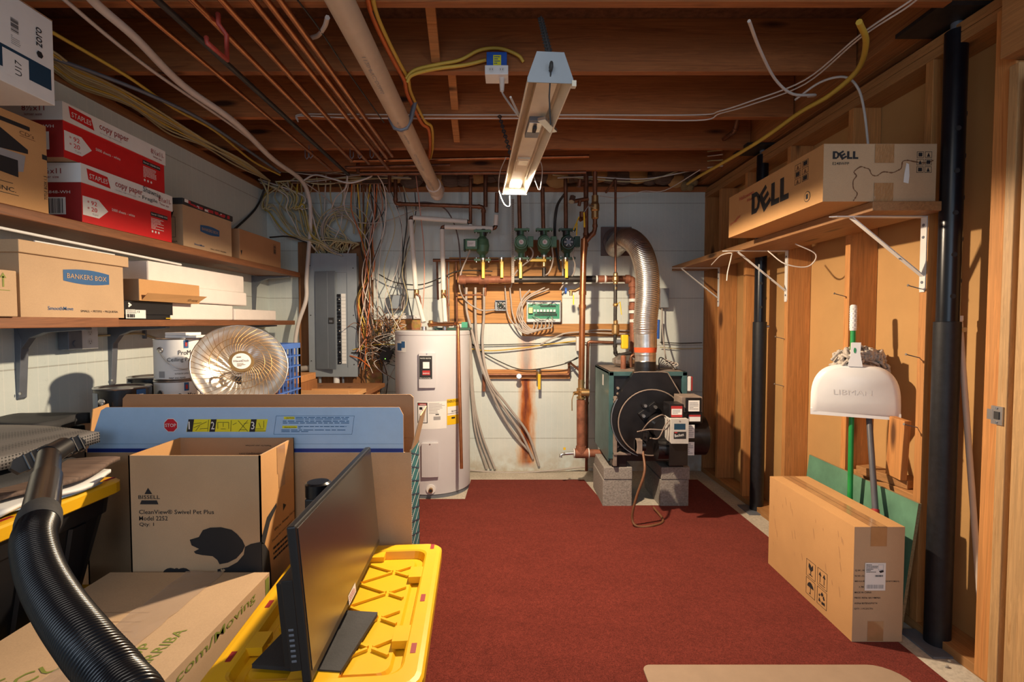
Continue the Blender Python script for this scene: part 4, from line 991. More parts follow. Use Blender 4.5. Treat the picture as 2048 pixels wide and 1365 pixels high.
m = MB().box((.03, .02, -.070), (WM - .22, HM - .14, -.020), BLACKP, M); m.box((.0, .03, -.045), (.06, HM - .12, -.02), BLACKP, M)
for k in range(7): m.box((-.0008, .05 + .012 * k, -.040), (.002, .056 + .012 * k, -.028), GREYM, M)
part('rear_housing', m, t, .006)
part('stand_neck', MB().box((-.585, 1.40, .445), (-.535, 1.475, .80), BLACKP).lathe([(.036, .80), (.036, .835), (.03, .84), (.001, .84)], BLACKG, Matrix.Translation((-.56, 1.437, 0)), 24), t, .004)
part('stand_base', MB().prism([(-.13, -.125), (.10, -.125), (.10, .125), (-.12, .125)], .010, BLACKM, Matrix.Translation((-.505, 1.33, .440)) @ Matrix.Rotation(-.10, 4, 'Z')), t, .003)

# --- papers, liner, black covers on the tote stack
def wavy(x0, x1, y0, y1, z0, th, m, amp=.008, n=16, seed=1, edge=.02, zf=None):
    rnd = random.Random(seed); vs = []; ph = [rnd.uniform(0, 6) for _ in range(4)]
    for s in (0, 1):
        for i in range(n + 1):
            for j in range(n + 1):
                a, b_ = i / n, j / n
                ex = edge * math.sin(7 * b_ + ph[0]) * (1 if i == n else 0); ey = edge * math.sin(6 * a + ph[1]) * (1 if j in (0, n) else 0)
                zz_ = z0 + amp * (math.sin(5 * a + ph[2] + 3 * b_) + math.sin(9 * b_ + ph[3])) + (zf(a, b_) if zf else 0)
                vs.append((x0 + (x1 - x0) * a + ex, y0 + (y1 - y0) * b_ + ey, zz_ + (th if s else 0)))
    N = n + 1; k = N * N
    fs = [(i * N + j, i * N + j + 1, (i + 1) * N + j + 1, (i + 1) * N + j) for i in range(n) for j in range(n)]
    fs += [(k + i * N + j, k + (i + 1) * N + j, k + (i + 1) * N + j + 1, k + i * N + j + 1) for i in range(n) for j in range(n)]
    bd = [i * N for i in range(N)] + [n * N + j for j in range(1, N)] + [i * N + n for i in range(n - 1, -1, -1)] + [j for j in range(n - 1, 0, -1)]
    fs += [(bd[i], bd[(i + 1) % len(bd)], k + bd[(i + 1) % len(bd)], k + bd[i]) for i in range(len(bd))]
    return MB().add(vs, fs, m, True)
one('paper_sheet', wavy(-1.88, -1.385, 1.05, 1.66, .764, .003, BLUEC, .003, seed=3), 'pale blue-white printed sheet on the left tote lid, lowest of the sheets', 'paper')
one('paper_sheet', wavy(-1.86, -1.375, 1.36, 1.75, .774, .010, WHITEP, .004, seed=5), 'thin stack of white paper sheets curling over the left tote lid', 'paper')
one('liner_board', wavy(-1.87, -1.41, 1.20, 1.78, .792, .012, LINER, .005, seed=9, edge=.03), 'brown wood-look liner sheet on the white papers', 'liner')
def drape(a, b_): return .035 * math.sin(math.pi * min(1, a * 1.2)) - .05 * a ** 4
one('black_cover', wavy(-2.04, -1.52, .95, 1.82, .815, .03, BLACKM, .010, 18, 4, .03, drape), 'crumpled black cover with white flecks, under the perforated mat', 'cover')
one('office_cushion', wavy(-2.085, -1.545, .95, 1.87, .878, .038, MATS['mesh_fabric'], .003, 24, 8, .008, lambda a, b_: -.03 * a ** 3), 'grey-black perforated mesh cushion lying on the black cover by the left wall', 'cushion', bevel=0)
one('black_mat', wavy(-2.09, -1.80, 1.90, 2.14, .868, .045, BLACKM, .002, 12, 2, .01), 'dark rubber mat piece against the left wall behind the cushion', 'mat')
one('plastic_bin', MB().box((-2.08, 1.80, .36), (-1.83, 2.15, .862), BLACKP), 'black plastic bin against the left wall under the dark mat', 'bin', bevel=.01)

# --- vacuum hose, wand and floor head
t = thing('vacuum_hose', 'black corrugated vacuum hose with wand curving through the left foreground', 'vacuum hose', (-.6, .9, 0))
wp = [PD(98, 912, 1.36), PD(92, 965, 1.20), PD(80, 1030, 1.045)]
M3 = wp[0]
part('wand', MB().tube([wp[0], wp[0].lerp(wp[1], .9)], [.026, .0285], BLACKG, 28).tube([wp[0].lerp(wp[1], .86), wp[0].lerp(wp[1], .92), wp[2]], [.0315, .0315, .0325], BLACKG, 28), t)
cf = wp[2]; cdir = (wp[2] - wp[1]).normalized()
part('hose_cuff', MB().tube([cf - cdir * .01, cf + cdir * .012, cf + cdir * .05, cf + cdir * .06], [.034, .037, .0375, .035], BLACKM, 28), t)
hp = spl([cf + cdir * .05, PD(68, 1085, .935), PD(84, 1150, .86), PD(122, 1220, .78), PD(178, 1295, .705), PD(236, 1365, .66), V((-.46, .60, .80)), V((-.45, .52, .68)), V((-.47, .48, .45)), V((-.5, .5, .05))], 40)
L = [0]
for i in range(1, len(hp)): L.append(L[-1] + (hp[i] - hp[i - 1]).length)
def at(s):
    for i in range(1, len(L)):
        if L[i] >= s: return hp[i - 1].lerp(hp[i], (s - L[i - 1]) / max(1e-9, L[i] - L[i - 1]))
    return hp[-1]
pts, rr = [], []; n = int(L[-1] / .0017); 
for i in range(n):
    pts.append(at(i * .0017)); rr.append((.0335, .0350, .0320, .0285)[i % 4] if True else 0)
part('corrugated_hose', MB().tube(pts, rr, BLACKG, 28), t)
t2 = PD(30, 935, 1.40); t3 = PD(160, 888, 1.52)
m = MB(); M = frame(t2, t3 - t2, (0, .5, 1)); Lh = (t3 - t2).length
m.prism([(0, -.022), (Lh, -.016), (Lh + .01, 0), (Lh, .022), (Lh * .5, .03), (0, .02), (-.012, 0)], .05, BLACKP, M @ Matrix.Translation((0, 0, -.025)))
for k in range(9): m.box((.02 + k * Lh / 9.5, -.024, -.026), (.026 + k * Lh / 9.5, .026, .027), BLACKG, M)
m.tube([wp[0], wp[0] + V((-.01, .06, .012))], [.029, .026], BLACKP, 20)
part('floor_head', m, t, .003)
# ============================================================ back wall equipment
def pts3(L): return [PD(*p) for p in L]
def cable(L, r, m, label, group=None, name='cable', n=6, cat='cable', flat=None):
    Q = pts3(L) if not isinstance(L[0], V) else L
    for q in Q: q.x = max(q.x, LW + .012); q.y = min(q.y, BW - .012)
    return one(name, MB().tube(spl(Q, n), r, m, 6, flat=flat), label, cat, group)
def fitted(L, r, m, rf=None, mf=None, mb=None, seg=12):
    """straight runs of pipe with rounded elbows and soldered fittings at every corner"""
    P = pts3(L) if not isinstance(L[0], V) else L; mb = mb or MB(); out = [P[0]]
    for i in range(1, len(P) - 1):
        a, b_ = (P[i - 1] - P[i]), (P[i + 1] - P[i]); k = min(r * 1.6, a.length * .4, b_.length * .4)
        p0, p1 = P[i] + a.normalized() * k, P[i] + b_.normalized() * k
        for q in range(5):
            s = q / 4; out.append(p0 * (1 - s) ** 2 + P[i] * 2 * s * (1 - s) + p1 * s * s)
        rr = rf or r * 1.22
        mb.tube([p0 + a.normalized() * r * 1.2, p0], rr, mf or m, seg); mb.tube([p1, p1 + b_.normalized() * r * 1.2], rr, mf or m, seg)
    out.append(P[-1]); mb.tube(out, r, m, seg); return mb
def pipe(L, r, m, label, group=None, rf=None, mf=None, name='pipe'):
    return one(name, fitted(L, r, m, rf, mf), label, 'pipe', group)
def wallboard(u0, v0, u1, v1, th, m, label, name='backing_board', y=None):
    y = y or BW - .001; a = PD(u0, v1, y - th); b_ = PD(u1, v0, y - th)
    return one(name, MB().box((a.x, y - th, a.z), (b_.x, y, b_.z), m), label, 'board', bevel=.002)
wallboard(600, 484, 745, 776, .02, PLYD, 'dark plywood board behind the grey electrical panel')
wallboard(733, 640, 763, 775, .035, OSB, 'narrow strand board strip right of the electrical panel')
wallboard(764, 636, 840, 668, .03, OSB, 'strand board piece behind the wiring above the water heater')
wallboard(899, 515, 1124, 647, .018, PLY, 'orange-brown plywood board behind the manifold pipes')
wallboard(1044, 648, 1262, 673, .03, PLY, 'long orange-brown rail under the control board')
wallboard(970, 740, 1140, 758, .04, SWX, 'pine rail on the painted wall holding the gas pipe')
wallboard(1050, 480, 1118, 514, .018, PLYD, 'small dark plywood patch behind the pumps')
# electrical panel
t = thing('electrical_panel', 'grey electrical panel with its dark door standing open', 'electrical panel', PD(665, 752, 4.22))
a = PD(619, 754, 4.23); b = PD(713, 507, 4.23)
yb = BW - .02; yf = 4.225; L0 = a.x; L1 = b.x; z0, z1 = a.z, b.z
m = MB().box((L0 + .012, yf + .01, z0 + .012), (L1 - .012, yb - .001, z1 - .012), PANEL)
part('enclosure', m, t, .003)
m = MB()
wdt, hgt = L1 - L0, z1 - z0
cut = (.085, .10, wdt - .10 + .0, hgt - .15)
ox0, ox1, oz0, oz1 = L0 + .26 * wdt, L0 + .80 * wdt, z0 + .075 * hgt, z0 + .845 * hgt
for lo, hi in (((L0, z0), (ox0, z1)), ((ox1, z0), (L1, z1)), ((ox0, z0), (ox1, oz0)), ((ox0, oz1), (ox1, z1))): m.box((lo[0], yf, lo[1]), (hi[0], yf + .01, hi[1]), PANEL)
for sx_, sz_ in ((.05, .13), (.93, .10), (.05, .90), (.93, .88), (.05, .5), (.93, .5)): m.cyl((L0 + sx_ * wdt, yf - .003, z0 + sz_ * hgt), (L0 + sx_ * wdt, yf, z0 + sz_ * hgt), .005, BLACKM, 8)
part('cover', m, t, .001)
m = MB().box((ox0 - .002, yf + .0065, oz0 - .002), (ox1 + .002, yf + .0095, oz1 + .002), PANEL)
part('dead_front', m, t)
m = MB()
nb_ = 20; bz0, bz1 = oz0 + .03 * hgt, oz0 + .60 * hgt
for k in range(nb_):
    z_ = bz0 + (bz1 - bz0) * k / nb_; h_ = (bz1 - bz0) / nb_ * .86
    m.box((L0 + .60 * wdt, yf - .004, z_), (L0 + .665 * wdt, yf + .012, z_ + h_), BLACKP); m.box((L0 + .635 * wdt, yf - .010, z_ + h_ * .35), (L0 + .655 * wdt, yf, z_ + h_ * .6), BLACKG if k % 3 else WHITEPL)
part('breakers', m, t, 0, 'column of black circuit breakers'); 
m = MB().box((L0 + .675 * wdt, yf + .004, bz0), (L0 + .765 * wdt, yf + .0095, bz1), WHITEP)
for k in range(nb_): m.rect((L0 + .675 * wdt, yf + .004, 0), X, Z, 0, bz0 + (bz1 - bz0) * k / nb_, .09 * wdt, bz0 + (bz1 - bz0) * k / nb_ + .0015, INK)
part('circuit_directory', m, t, 0, 'white list of circuits')
Md_ = Matrix.Translation((L0 + .17 * wdt, yf - .004, 0)) @ Matrix.Rotation(-.28, 4, 'Z')
dw = .46 * wdt
m = MB().box((0, -.012, oz0 - .01), (dw, 0, oz1 + .008), PANELD, Md_); m.box((dw * .62, -.0135, oz0), (dw * .635, -.012, oz1), PANEL, Md_)
do_ = part('door', m, t, .001, 'dark grey hinged door')
dl = MB().box((dw * .70, -.020, (oz0 + oz1) / 2 - .028), (dw * .95, -.012, (oz0 + oz1) / 2 + .022), BLACKM, Md_).box((dw * .74, -.023, (oz0 + oz1) / 2 - .018), (dw * .90, -.019, (oz0 + oz1) / 2 + .0), GREYM, Md_)
part('door_latch', dl, do_, .001, 'black latch')
for k in (.63, .78, .92): m = MB().rect((L0 + .80 * wdt, yf, z0 + .30 * hgt + (k - .63) * .4 * hgt), X, Z, .02, 0, .05, .005, WHITEP); 
# conduits below the panel
for u0, u1, r, mm, lb in ((640, 641, .012, PANEL, 'thin grey conduit stub below the left of the electrical panel'), (673, 674, .026, WHITEPL, 'wide pale conduit leaving the middle of the electrical panel'), (686, 688, .010, GREYM, 'narrow grey conduit right of the wide pale conduit')):
    pipe([(u0, 750, 4.27), (u1, 830, 4.27)], r, mm, lb, name='conduit')
pipe([(566, 742, 4.27), (622, 736, 4.27)], .024, CGRY, 'grey plastic conduit entering the lower left of the electrical panel', name='conduit')
one('junction_box', MB().box((PD(690, 0, 4.2).x, 4.22, PD(0, 825, 4.2).z), (PD(735, 0, 4.2).x, BW, PD(0, 778, 4.2).z), GREYM), 'grey metal box on the wall below the electrical panel', 'electrical box', bevel=.004)
# grey box, punch block, black transformer
a = PD(778, 620, 4.25); b = PD(804, 590, 4.25)
t = thing('junction_box', 'grey plastic junction box left of the heater pipes', 'electrical box', a)
part('box_body', MB().box((a.x, 4.25, a.z), (b.x, BW, b.z), BROWNM), t, .004)
part('cover', MB().box((a.x + .004, 4.24, a.z + .01), (b.x - .004, 4.25, b.z - .004), WHITEM if False else PANEL), t, .003)
one('terminal_strip', (lambda m: [m.cyl((PD(770 + 7 * k, 634, 4.29).x, 4.285, PD(0, 634, 4.29).z), (PD(770 + 7 * k, 634, 4.29).x, 4.279, PD(0, 634, 4.29).z), .006, WHITEM, 8) for k in range(10)] and m)(MB().box((PD(768, 0, 4.29).x, 4.29, PD(0, 638, 4.29).z), (PD(838, 0, 4.29).x, 4.32, PD(0, 631, 4.29).z), WHITEM)), 'cream terminal strip on the strand board above the water heater', 'electrical part')
a = PD(773, 710, 4.15)
m = MB().cbox((0, 0, 0), (.085, .05, .10), BLACKM, Matrix.Translation(a) @ Matrix.Rotation(.45, 4, 'Y')); m.cbox((.01, -.027, -.03), (.006, .002, .006), GLED, Matrix.Translation(a) @ Matrix.Rotation(.45, 4, 'Y'))
one('power_adapter', m, 'black power adapter with a green light hanging beside the water heater', 'adapter', bevel=.006)
# ---- water heater
hx, hy, hr, hz = -.622, 3.945, .288, 1.235
t = thing('water_heater', 'tall pale grey cylindrical water heater in the back left', 'water heater', (hx, hy, 0))
Mh = Matrix.Translation((hx, hy, 0)); hc = (hx, hy); ta = math.atan2(-hy, -hx)
tk_ = part('tank', MB().lathe([(.001, .03), (hr, .03), (hr, hz - .035), (hr + .003, hz - .03), (hr + .003, hz - .008), (hr - .006, hz), (.001, hz + .002)], TANK, Mh, 72), t)
part('base_ring', MB().lathe([(hr - .02, 0), (hr - .004, 0), (hr - .004, .032)], GREYM, Mh, 48), t)
def plate(a0, a1, z0, z1, dep, label):
    m = MB(); n = 8; vs = []
    for i in range(n + 1):
        a_ = a0 + (a1 - a0) * i / n
        for rr, zz_ in ((hr - .001, z0), (hr + dep, z0), (hr + dep, z1), (hr - .001, z1)): vs.append((hx + rr * math.cos(a_), hy + rr * math.sin(a_), zz_))
    m.add(vs, [(4 * i + k, 4 * (i + 1) + k, 4 * (i + 1) + (k + 1) % 4, 4 * i + (k + 1) % 4) for i in range(n) for k in range(4)] + [(0, 1, 2, 3), (4 * n + 3, 4 * n + 2, 4 * n + 1, 4 * n)], TANK)
    m.cyl((hx + (hr + dep - .002) * math.cos((a0 + a1) / 2), hy + (hr + dep - .002) * math.sin((a0 + a1) / 2), z1 - .006), (hx + (hr + dep + .003) * math.cos((a0 + a1) / 2), hy + (hr + dep + .003) * math.sin((a0 + a1) / 2), z1 - .006), .005, STEEL, 8)
    return m
def ang(u):      # azimuth on the tank seen at column u
    s = ((u - CX) / F) ; d = math.hypot(hx, hy); phi = math.atan(s) - math.atan(hx / hy); q = max(-1, min(1, d * math.sin(phi) / hr)); return ta + math.asin(q) + phi * -1
def az(u):
    phi = math.atan((u - CX) / F) - math.atan(hx / hy); d = math.hypot(hx, hy); q = max(-1, min(1, d * math.sin(phi) / hr)); return ta + (math.asin(q) - phi)
def zt_(v): return PD(880, v, hy - hr).z
ua_ = part('upper_access_cover', plate(az(839), az(870), zt_(776), zt_(706), .022, ''), t, .003)
part('lower_access_cover', plate(az(843), az(875), zt_(954), zt_(886), .022, ''), t, .003)
m = MB(); R2 = hr + .022
crect(m, hc, R2, az(840), az(864), zt_(758), zt_(712), INK, .001)
crect(m, hc, R2, az(846), az(860), zt_(750), zt_(741), INKR, .002)
crect(m, hc, R2, az(847), az(859), zt_(737), zt_(724), WHITEP, .002)
ctext(m, 'WATER HEATER', hc, R2, az(841.5), zt_(718), .009, WHITEP, R2 * (az(862) - az(841.5)), .03)
ctext(m, 'BRADFORD', hc, R2, az(847), zt_(748), .010, WHITEP, R2 * (az(859) - az(847)), .03, .003); ctext(m, 'Built to be the Best', hc, R2, az(841.5), zt_(757), .008, WHITEP, R2 * (az(862) - az(841.5)), .03)
part('brand_plate', m, ua_, 0, 'black plate with red badge')
m = MB()
crect(m, hc, hr, az(833), az(892), zt_(859), zt_(804), WHITEP, .001)
crect(m, hc, hr, az(834), az(854), zt_(847), zt_(806), INK, .0018); crect(m, hc, hr, az(835.5), az(852.5), zt_(845.5), zt_(812), WHITEP, .0024); crect(m, hc, hr, az(836), az(852), zt_(811.5), zt_(807.5), INKR, .0024)
ctext(m, 'WARNING', hc, hr, az(839), zt_(811.3), .011, WHITEP, hr * (az(851) - az(839)), .03, .003)
crect(m, hc, hr, az(838), az(844), zt_(820), zt_(815), INK, .003); crect(m, hc, hr, az(844), az(850), zt_(824), zt_(820), INKR, .003)
for k in range(6): crect(m, hc, hr, az(837), az(849), zt_(829 + 2.6 * k + 1), zt_(829 + 2.6 * k), GREYP, .003)
for k in range(9): crect(m, hc, hr, az(857), az(random.uniform(874, 889)), zt_(807 + 2.5 * k + .9), zt_(807 + 2.5 * k), GREYP, .0018)
crect(m, hc, hr, az(870), az(877), zt_(831), zt_(829), INK, .0018); crect(m, hc, hr, az(866), az(880), zt_(841), zt_(834), GREYP, .0018)
part('warning_label', m, tk_, 0, 'white paper label with red warning')
m = MB()
crect(m, hc, hr, az(893), az(917), zt_(853), zt_(801), YHAND, .001); crect(m, hc, hr, az(894), az(917), zt_(834), zt_(816), WHITEP, .0018)
ctext(m, 'ENERGYGUIDE', hc, hr, az(894), zt_(808), .018, INK, hr * (az(919) - az(894)), .05, .0024); ctext(m, '$299', hc, hr, az(902), zt_(828), .014, INK, hr * (az(912) - az(902)), .04, .0028)
crect(m, hc, hr, az(894), az(917), zt_(830.6), zt_(830), INK, .0028); crect(m, hc, hr, az(902), az(909), zt_(841), zt_(837.5), INK, .0024)
part('energy_label', m, tk_, 0, 'yellow energy label')
m = MB(); a_ = az(802)
mm_ = Matrix.Translation((hx + (hr + .001) * math.cos(a_), hy + (hr + .001) * math.sin(a_), zt_(694))) @ V((math.cos(a_), math.sin(a_), 0)).to_track_quat('Z', 'Y').to_matrix().to_4x4()
crect(m, hc, hr, az(793), az(812), zt_(706), zt_(683), WHITEP, .0012)
crect(m, hc, hr, az(795), az(803), zt_(703), zt_(688), INKB, .002); crect(m, hc, hr, az(803), az(810), zt_(697), zt_(684), INKB, .0022)
part('emblem', m, tk_, 0, 'blue and white striped sticker')
a_ = az(860); dz_ = zt_(979); d_ = V((math.cos(a_), math.sin(a_), 0)); p = V((hx, hy, dz_)) + d_ * (hr - .004)
part('drain_valve', MB().cyl(p, p + d_ * .012, .034, WHITEPL, 24).cyl(p + d_ * .01, p + d_ * .045, .015, BRASS, 12, .017).cyl(p + d_ * .0455, p + d_ * .046, .011, INK, 12), t, 0, 'white flange with brass drain spout')
for u in (848, 890):
    q = PD(u, 657, hy); part('nipple', MB().cyl((q.x, hy, hz), (q.x, hy, hz + .03), .02, STEEL, 12), t)
# relief valve and its copper drop
q = PD(870, 649, 3.93)
pipe([(862, 650, 3.93), (916, 648, 3.74), (923, 938, 3.62)], .0125, COPPER, 'copper relief pipe running down the front of the water heater', mf=COPD)
one('relief_valve', MB().tube(spl(pts3([(856, 651, 3.95), (866, 648, 3.95), (880, 649, 3.94), (905, 649, 3.82)])), .016, COPD, 8).lathe([(.02, 0), (.02, .05), (.012, .055)], BRASS, Matrix.Translation(PD(862, 655, 3.95)), 12), 'small brown relief valve lying on top of the water heater', 'valve')
one('green_tray', MB().box((PD(868, 0, 4.05).x, 3.98, hz + .001), (PD(940, 0, 4.05).x, 4.12, hz + .020), PGREEND).box((PD(920, 0, 4.0).x, 4.02, hz + .02), (PD(932, 0, 4.0).x, 4.1, hz + .065), mat('tray_green', (.05, .33, .20), .5)), 'green plastic tray on top of the water heater', 'tray', bevel=.002)
# foam-sleeved pipes into the heater
def foampipe(L, lb, valve):
    P = pts3(L); t = thing('insulated_pipe', lb, 'pipe', P[0], 0, 'white insulated pipes of the water heater')
    for i in range(len(P) - 1):
        d = (P[i + 1] - P[i]).normalized(); s_ = MB().tube([P[i] + d * .022, P[i + 1] - d * .022], .0185, FOAMI, 14); part('foam_sleeve', s_, t)
    for i in range(1, len(P) - 1): part('elbow', fitted([P[i] + (P[i - 1] - P[i]).normalized() * .04, P[i], P[i] + (P[i + 1] - P[i]).normalized() * .04], .0145, COPD, .018, IRON), t, 0, 'dark copper elbow')
    q = PD(*valve); part('shutoff_valve', MB().cyl(q + V((0, 0, .03)), q - V((0, 0, .035)), .021, BRASS, 12).cyl(q, q - V((0, .035, 0)), .01, BRASS, 8).tube([q - V((0, .035, 0)), q + V((.035, -.04, -.02)), q + V((.045, -.035, -.10))], .005, RUSTP, 6), t, 0, 'brass shutoff valve with lever')
foampipe([(941, 462, 4.12), (940, 444, 4.12), (821, 435, 4.10), (832, 585, 4.06), (849, 650, 3.95)], 'white insulated pipe to the left inlet of the water heater', (833, 588, 4.05))
foampipe([(993, 425, 4.10), (991, 457, 4.10), (884, 454, 4.10), (887, 587, 4.05), (891, 650, 3.98)], 'white insulated pipe to the right outlet of the water heater', (887, 588, 4.04))
pipe([(941, 352, 4.12), (941, 446, 4.12)], .014, COPD, 'short dark copper riser feeding the left insulated pipe')
pipe([(994, 386, 4.10), (993, 425, 4.10)], .016, COPD, 'short dark copper riser feeding the right insulated pipe')
pipe([(971, 312, 4.2), (971, 414, 4.2)], .018, COPD, 'short capped pipe stub right of the left riser')
# ---- pumps
def flange(mb, c, r, m): mb.lathe([(.001, -.010), (r, -.010), (r + .002, 0), (r, .010), (.001, .010)], m, Matrix.Translation(c), 6 * 4)
PUMPD = 4.10
def pump_volute(c, m1):
    mb = MB(); top = c + V((0, 0, .115)); bot = c - V((0, 0, .115))
    mb.lathe([(.024, -.115), (.024, -.075), (.048, -.05), (.056, 0), (.048, .05), (.024, .075), (.024, .115)], m1, Matrix.Translation(c), 24)
    for q in (top, bot):
        mb.cbox(q, (.135, .06, .018), m1); 
        for s in (-.05, .05): mb.cyl(q + V((s, -.01, -.02)), q + V((s, -.01, .02)), .008, STEEL, 8)
    return mb
for i, (u, v, m1, lb) in enumerate(((1042, 489, PGREEN, 'left of the three pumps with round faces towards the room'), (1088, 489, PGREEN, 'middle of the three pumps with round faces towards the room'), (1134, 489, PGREEND, 'right and darkest pump, with a black spoked face'))):
    c = PD(u, v, PUMPD); t = thing('circulator_pump', 'green circulator pump, ' + lb, 'pump', c - V((0, 0, .125)), 0, 'green circulator pumps on the manifold')
    mb = pump_volute(c, m1)
    part('volute', mb, t, .002)
    mb = MB().cyl(c, c - V((0, .10, -.0)), .053, m1, 28).cyl(c - V((0, .10, 0)), c - V((0, .118, 0)), .046, PGREEN if i < 2 else BLACKP, 28, .040)
    mo_ = part('motor', mb, t, .002)
    f_ = c - V((0, .1185, 0)); mb = MB().decal(f_, X, Z, circ(.019, 16), WHITEP if i < 2 else GREYM, .001)
    if i < 2: mb.greek(f_, X, Z, -.012, -.010, .012, .012, 3, INKR, .0016)
    else:
        for k in range(6): a_ = k * math.pi / 3; mb.rect(f_, (math.cos(a_), 0, math.sin(a_)), (-math.sin(a_), 0, math.cos(a_)), .015, -.003, .034, .003, WHITEM, .001)
    part('face_plate', mb, mo_)
    part('wiring_box', MB().cbox(c + V((.075, -.03, .012)), (.045, .07, .085), m1), t, .003)
c = PD(965, 492, PUMPD); t = thing('circulator_pump', 'green circulator pump turned sideways with square label, leftmost on the manifold', 'pump', c - V((0, 0, .125)), 0, 'green circulator pumps on the manifold')
part('volute', pump_volute(c, PGREEN), t, .002)
mo_ = part('motor', MB().cbox(c + V((-.085, -.02, .005)), (.10, .09, .085), PGREEN).cyl(c + V((-.035, -.02, 0)), c, .04, PGREEN, 20).cbox(c + V((-.142, -.02, .0)), (.014, .07, .095), PGREEND), t, .006)
part('face_plate', MB().rect(c + V((-.085, -.0655, .005)), X, Z, -.032, -.02, .032, .025, WHITEP).greek(c + V((-.085, -.0655, .005)), X, Z, -.026, -.014, .02, .02, 4, GREYP, .0016), mo_)
# ball valves below pumps
def ballvalve(u, v, D, lb, hor=False, hd=1):
    q = PD(u, v, D); t = thing('ball_valve', lb, 'valve', q - V((0, 0, .04)), 0, 'ball valves with yellow handles')
    vb_ = part('valve_body', MB().cyl(q + V((0, 0, .045)), q - V((0, 0, .045)), .021, BRASS, 10).cyl(q, q - V((0, .04, 0)), .010, BRASS, 8).cyl(q + V((0, 0, .045)), q + V((0, 0, .030)), .026, GALV, 6), t)
    h = q - V((0, .043, 0))
    part('lever', (MB().cbox(h + V((-.05 * hd, 0, .0)), (.13, .006, .022), YHAND) if hor else MB().cbox(h + V((.004, 0, -.055)), (.024, .006, .13), YHAND)), vb_, .004, 'yellow lever')
ballvalve(966, 528, 4.08, 'ball valve with a yellow lever under the sideways pump'); ballvalve(1003, 527, 4.08, 'ball valve with a yellow lever between the sideways pump and the punched strap')
ballvalve(1040, 528, 4.08, 'ball valve with a yellow lever under the left round-faced pump'); ballvalve(1088, 522, 4.08, 'ball valve with its yellow lever turned sideways, under the middle pump', True); ballvalve(1131, 527, 4.08, 'ball valve with a yellow lever under the darkest pump')
for u, lb in ((966, 'pipe between the sideways pump and the manifold'), (1041, 'pipe between the left round-faced pump and the manifold'), (1088, 'pipe between the middle pump and the manifold'), (1131, 'pipe between the darkest pump and the manifold')):
    pipe([(u, 536, PUMPD), (u, 556, PUMPD)], .016, RUSTP if u == 966 else IRON, 'short vertical ' + lb)
q0, q1 = PD(918, 560, PUMPD), PD(1266, 558, PUMPD)
t = thing('manifold_pipe', 'thick rusty and black manifold pipe running under the green pumps', 'pipe', q0)
def seg_(u0, u1, r, m): return MB().cyl(PD(u0, 560 - (u0 - 918) * .006, PUMPD), PD(u1, 560 - (u1 - 918) * .006, PUMPD), r, m, 20)
part('end_cap', seg_(918, 932, .037, RUSTP), t); part('rusty_section', seg_(930, 1024, .029, RUSTP), t); part('tee', seg_(958, 978, .038, RUSTP), t, 0, 'rusty tee fitting')
part('black_section', seg_(1024, 1196, .027, IRON), t); part('rusty_collar', seg_(1196, 1214, .029, RUSTP), t); part('iron_section', seg_(1212, 1258, .027, COPD), t)
for u in (1193, 1210): part('white_seal', seg_(u - 1.5, u + 1.5, .0305, WHITEM), t, 0, 'white thread seal')
pipe([(1250, 559, PUMPD), (1266, 559, PUMPD), (1266, 600, PUMPD), (1267, 720, PUMPD - .05), (1268, 745, 3.98)], .029, RUSTP, 'thick rusty pipe dropping from the manifold end to the boiler', rf=.037)
for u, v in ((1266, 601), (1266, 624), (1267, 642), (1267, 690)):
    one('pipe_coupling', MB().cyl(PD(u, v - 3, PUMPD - .02), PD(u, v + 3, PUMPD - .02), .0335, WHITEM, 16), {601: 'highest', 624: 'second', 642: 'third', 690: 'lowest'}[v] + ' white-taped joint on the thick pipe left of the flue', 'pipe joint', 'taped joints on the thick pipe')
# risers above the pumps
pipe([(1038, 386, PUMPD), (1040, 474, PUMPD)], .0165, COPD, 'copper riser above the left round-faced pump')
pipe([(1085, 376, PUMPD), (1087, 474, PUMPD)], .0165, COPD, 'copper riser above the middle pump')
pipe([(1131, 358, PUMPD), (1132, 474, PUMPD)], .0165, COPD, 'copper riser above the darkest pump')
pipe([(791, 345, 4.15), (791, 408, 4.15), (967, 414, 4.12), (967, 474, PUMPD)], .0165, COPD, 'dark copper pipe crossing above the insulated pipes and down to the sideways pump')
for u, lb in ((967, 'sideways'), (1040, 'left round-faced'), (1087, 'middle'), (1132, 'darkest')):
    one('flow_check', MB().lathe([(.018, -.03), (.027, -.022), (.027, .022), (.018, .03)], IRON, Matrix.Translation(PD(u, 466, PUMPD)), 6), 'dark hexagonal union just above the ' + lb + ' pump', 'pipe joint', 'unions above the pumps')
# punched strap
m = MB().box((PD(1023, 0, 4.03).x, 4.03, PD(0, 566, 4.03).z), (PD(1028.5, 0, 4.03).x, 4.033, PD(0, 398, 4.03).z), STRAP)
for k in range(48): m.decal((PD(1025.7, 0, 4.03).x, 4.03, PD(0, 564, 4.03).z + .0142 * k), X, Z, circ(.0035, 6), INK, .0006)
one('hanger_strap', m, 'punched metal strap hanging vertically beside the left round-faced pump', 'strap')
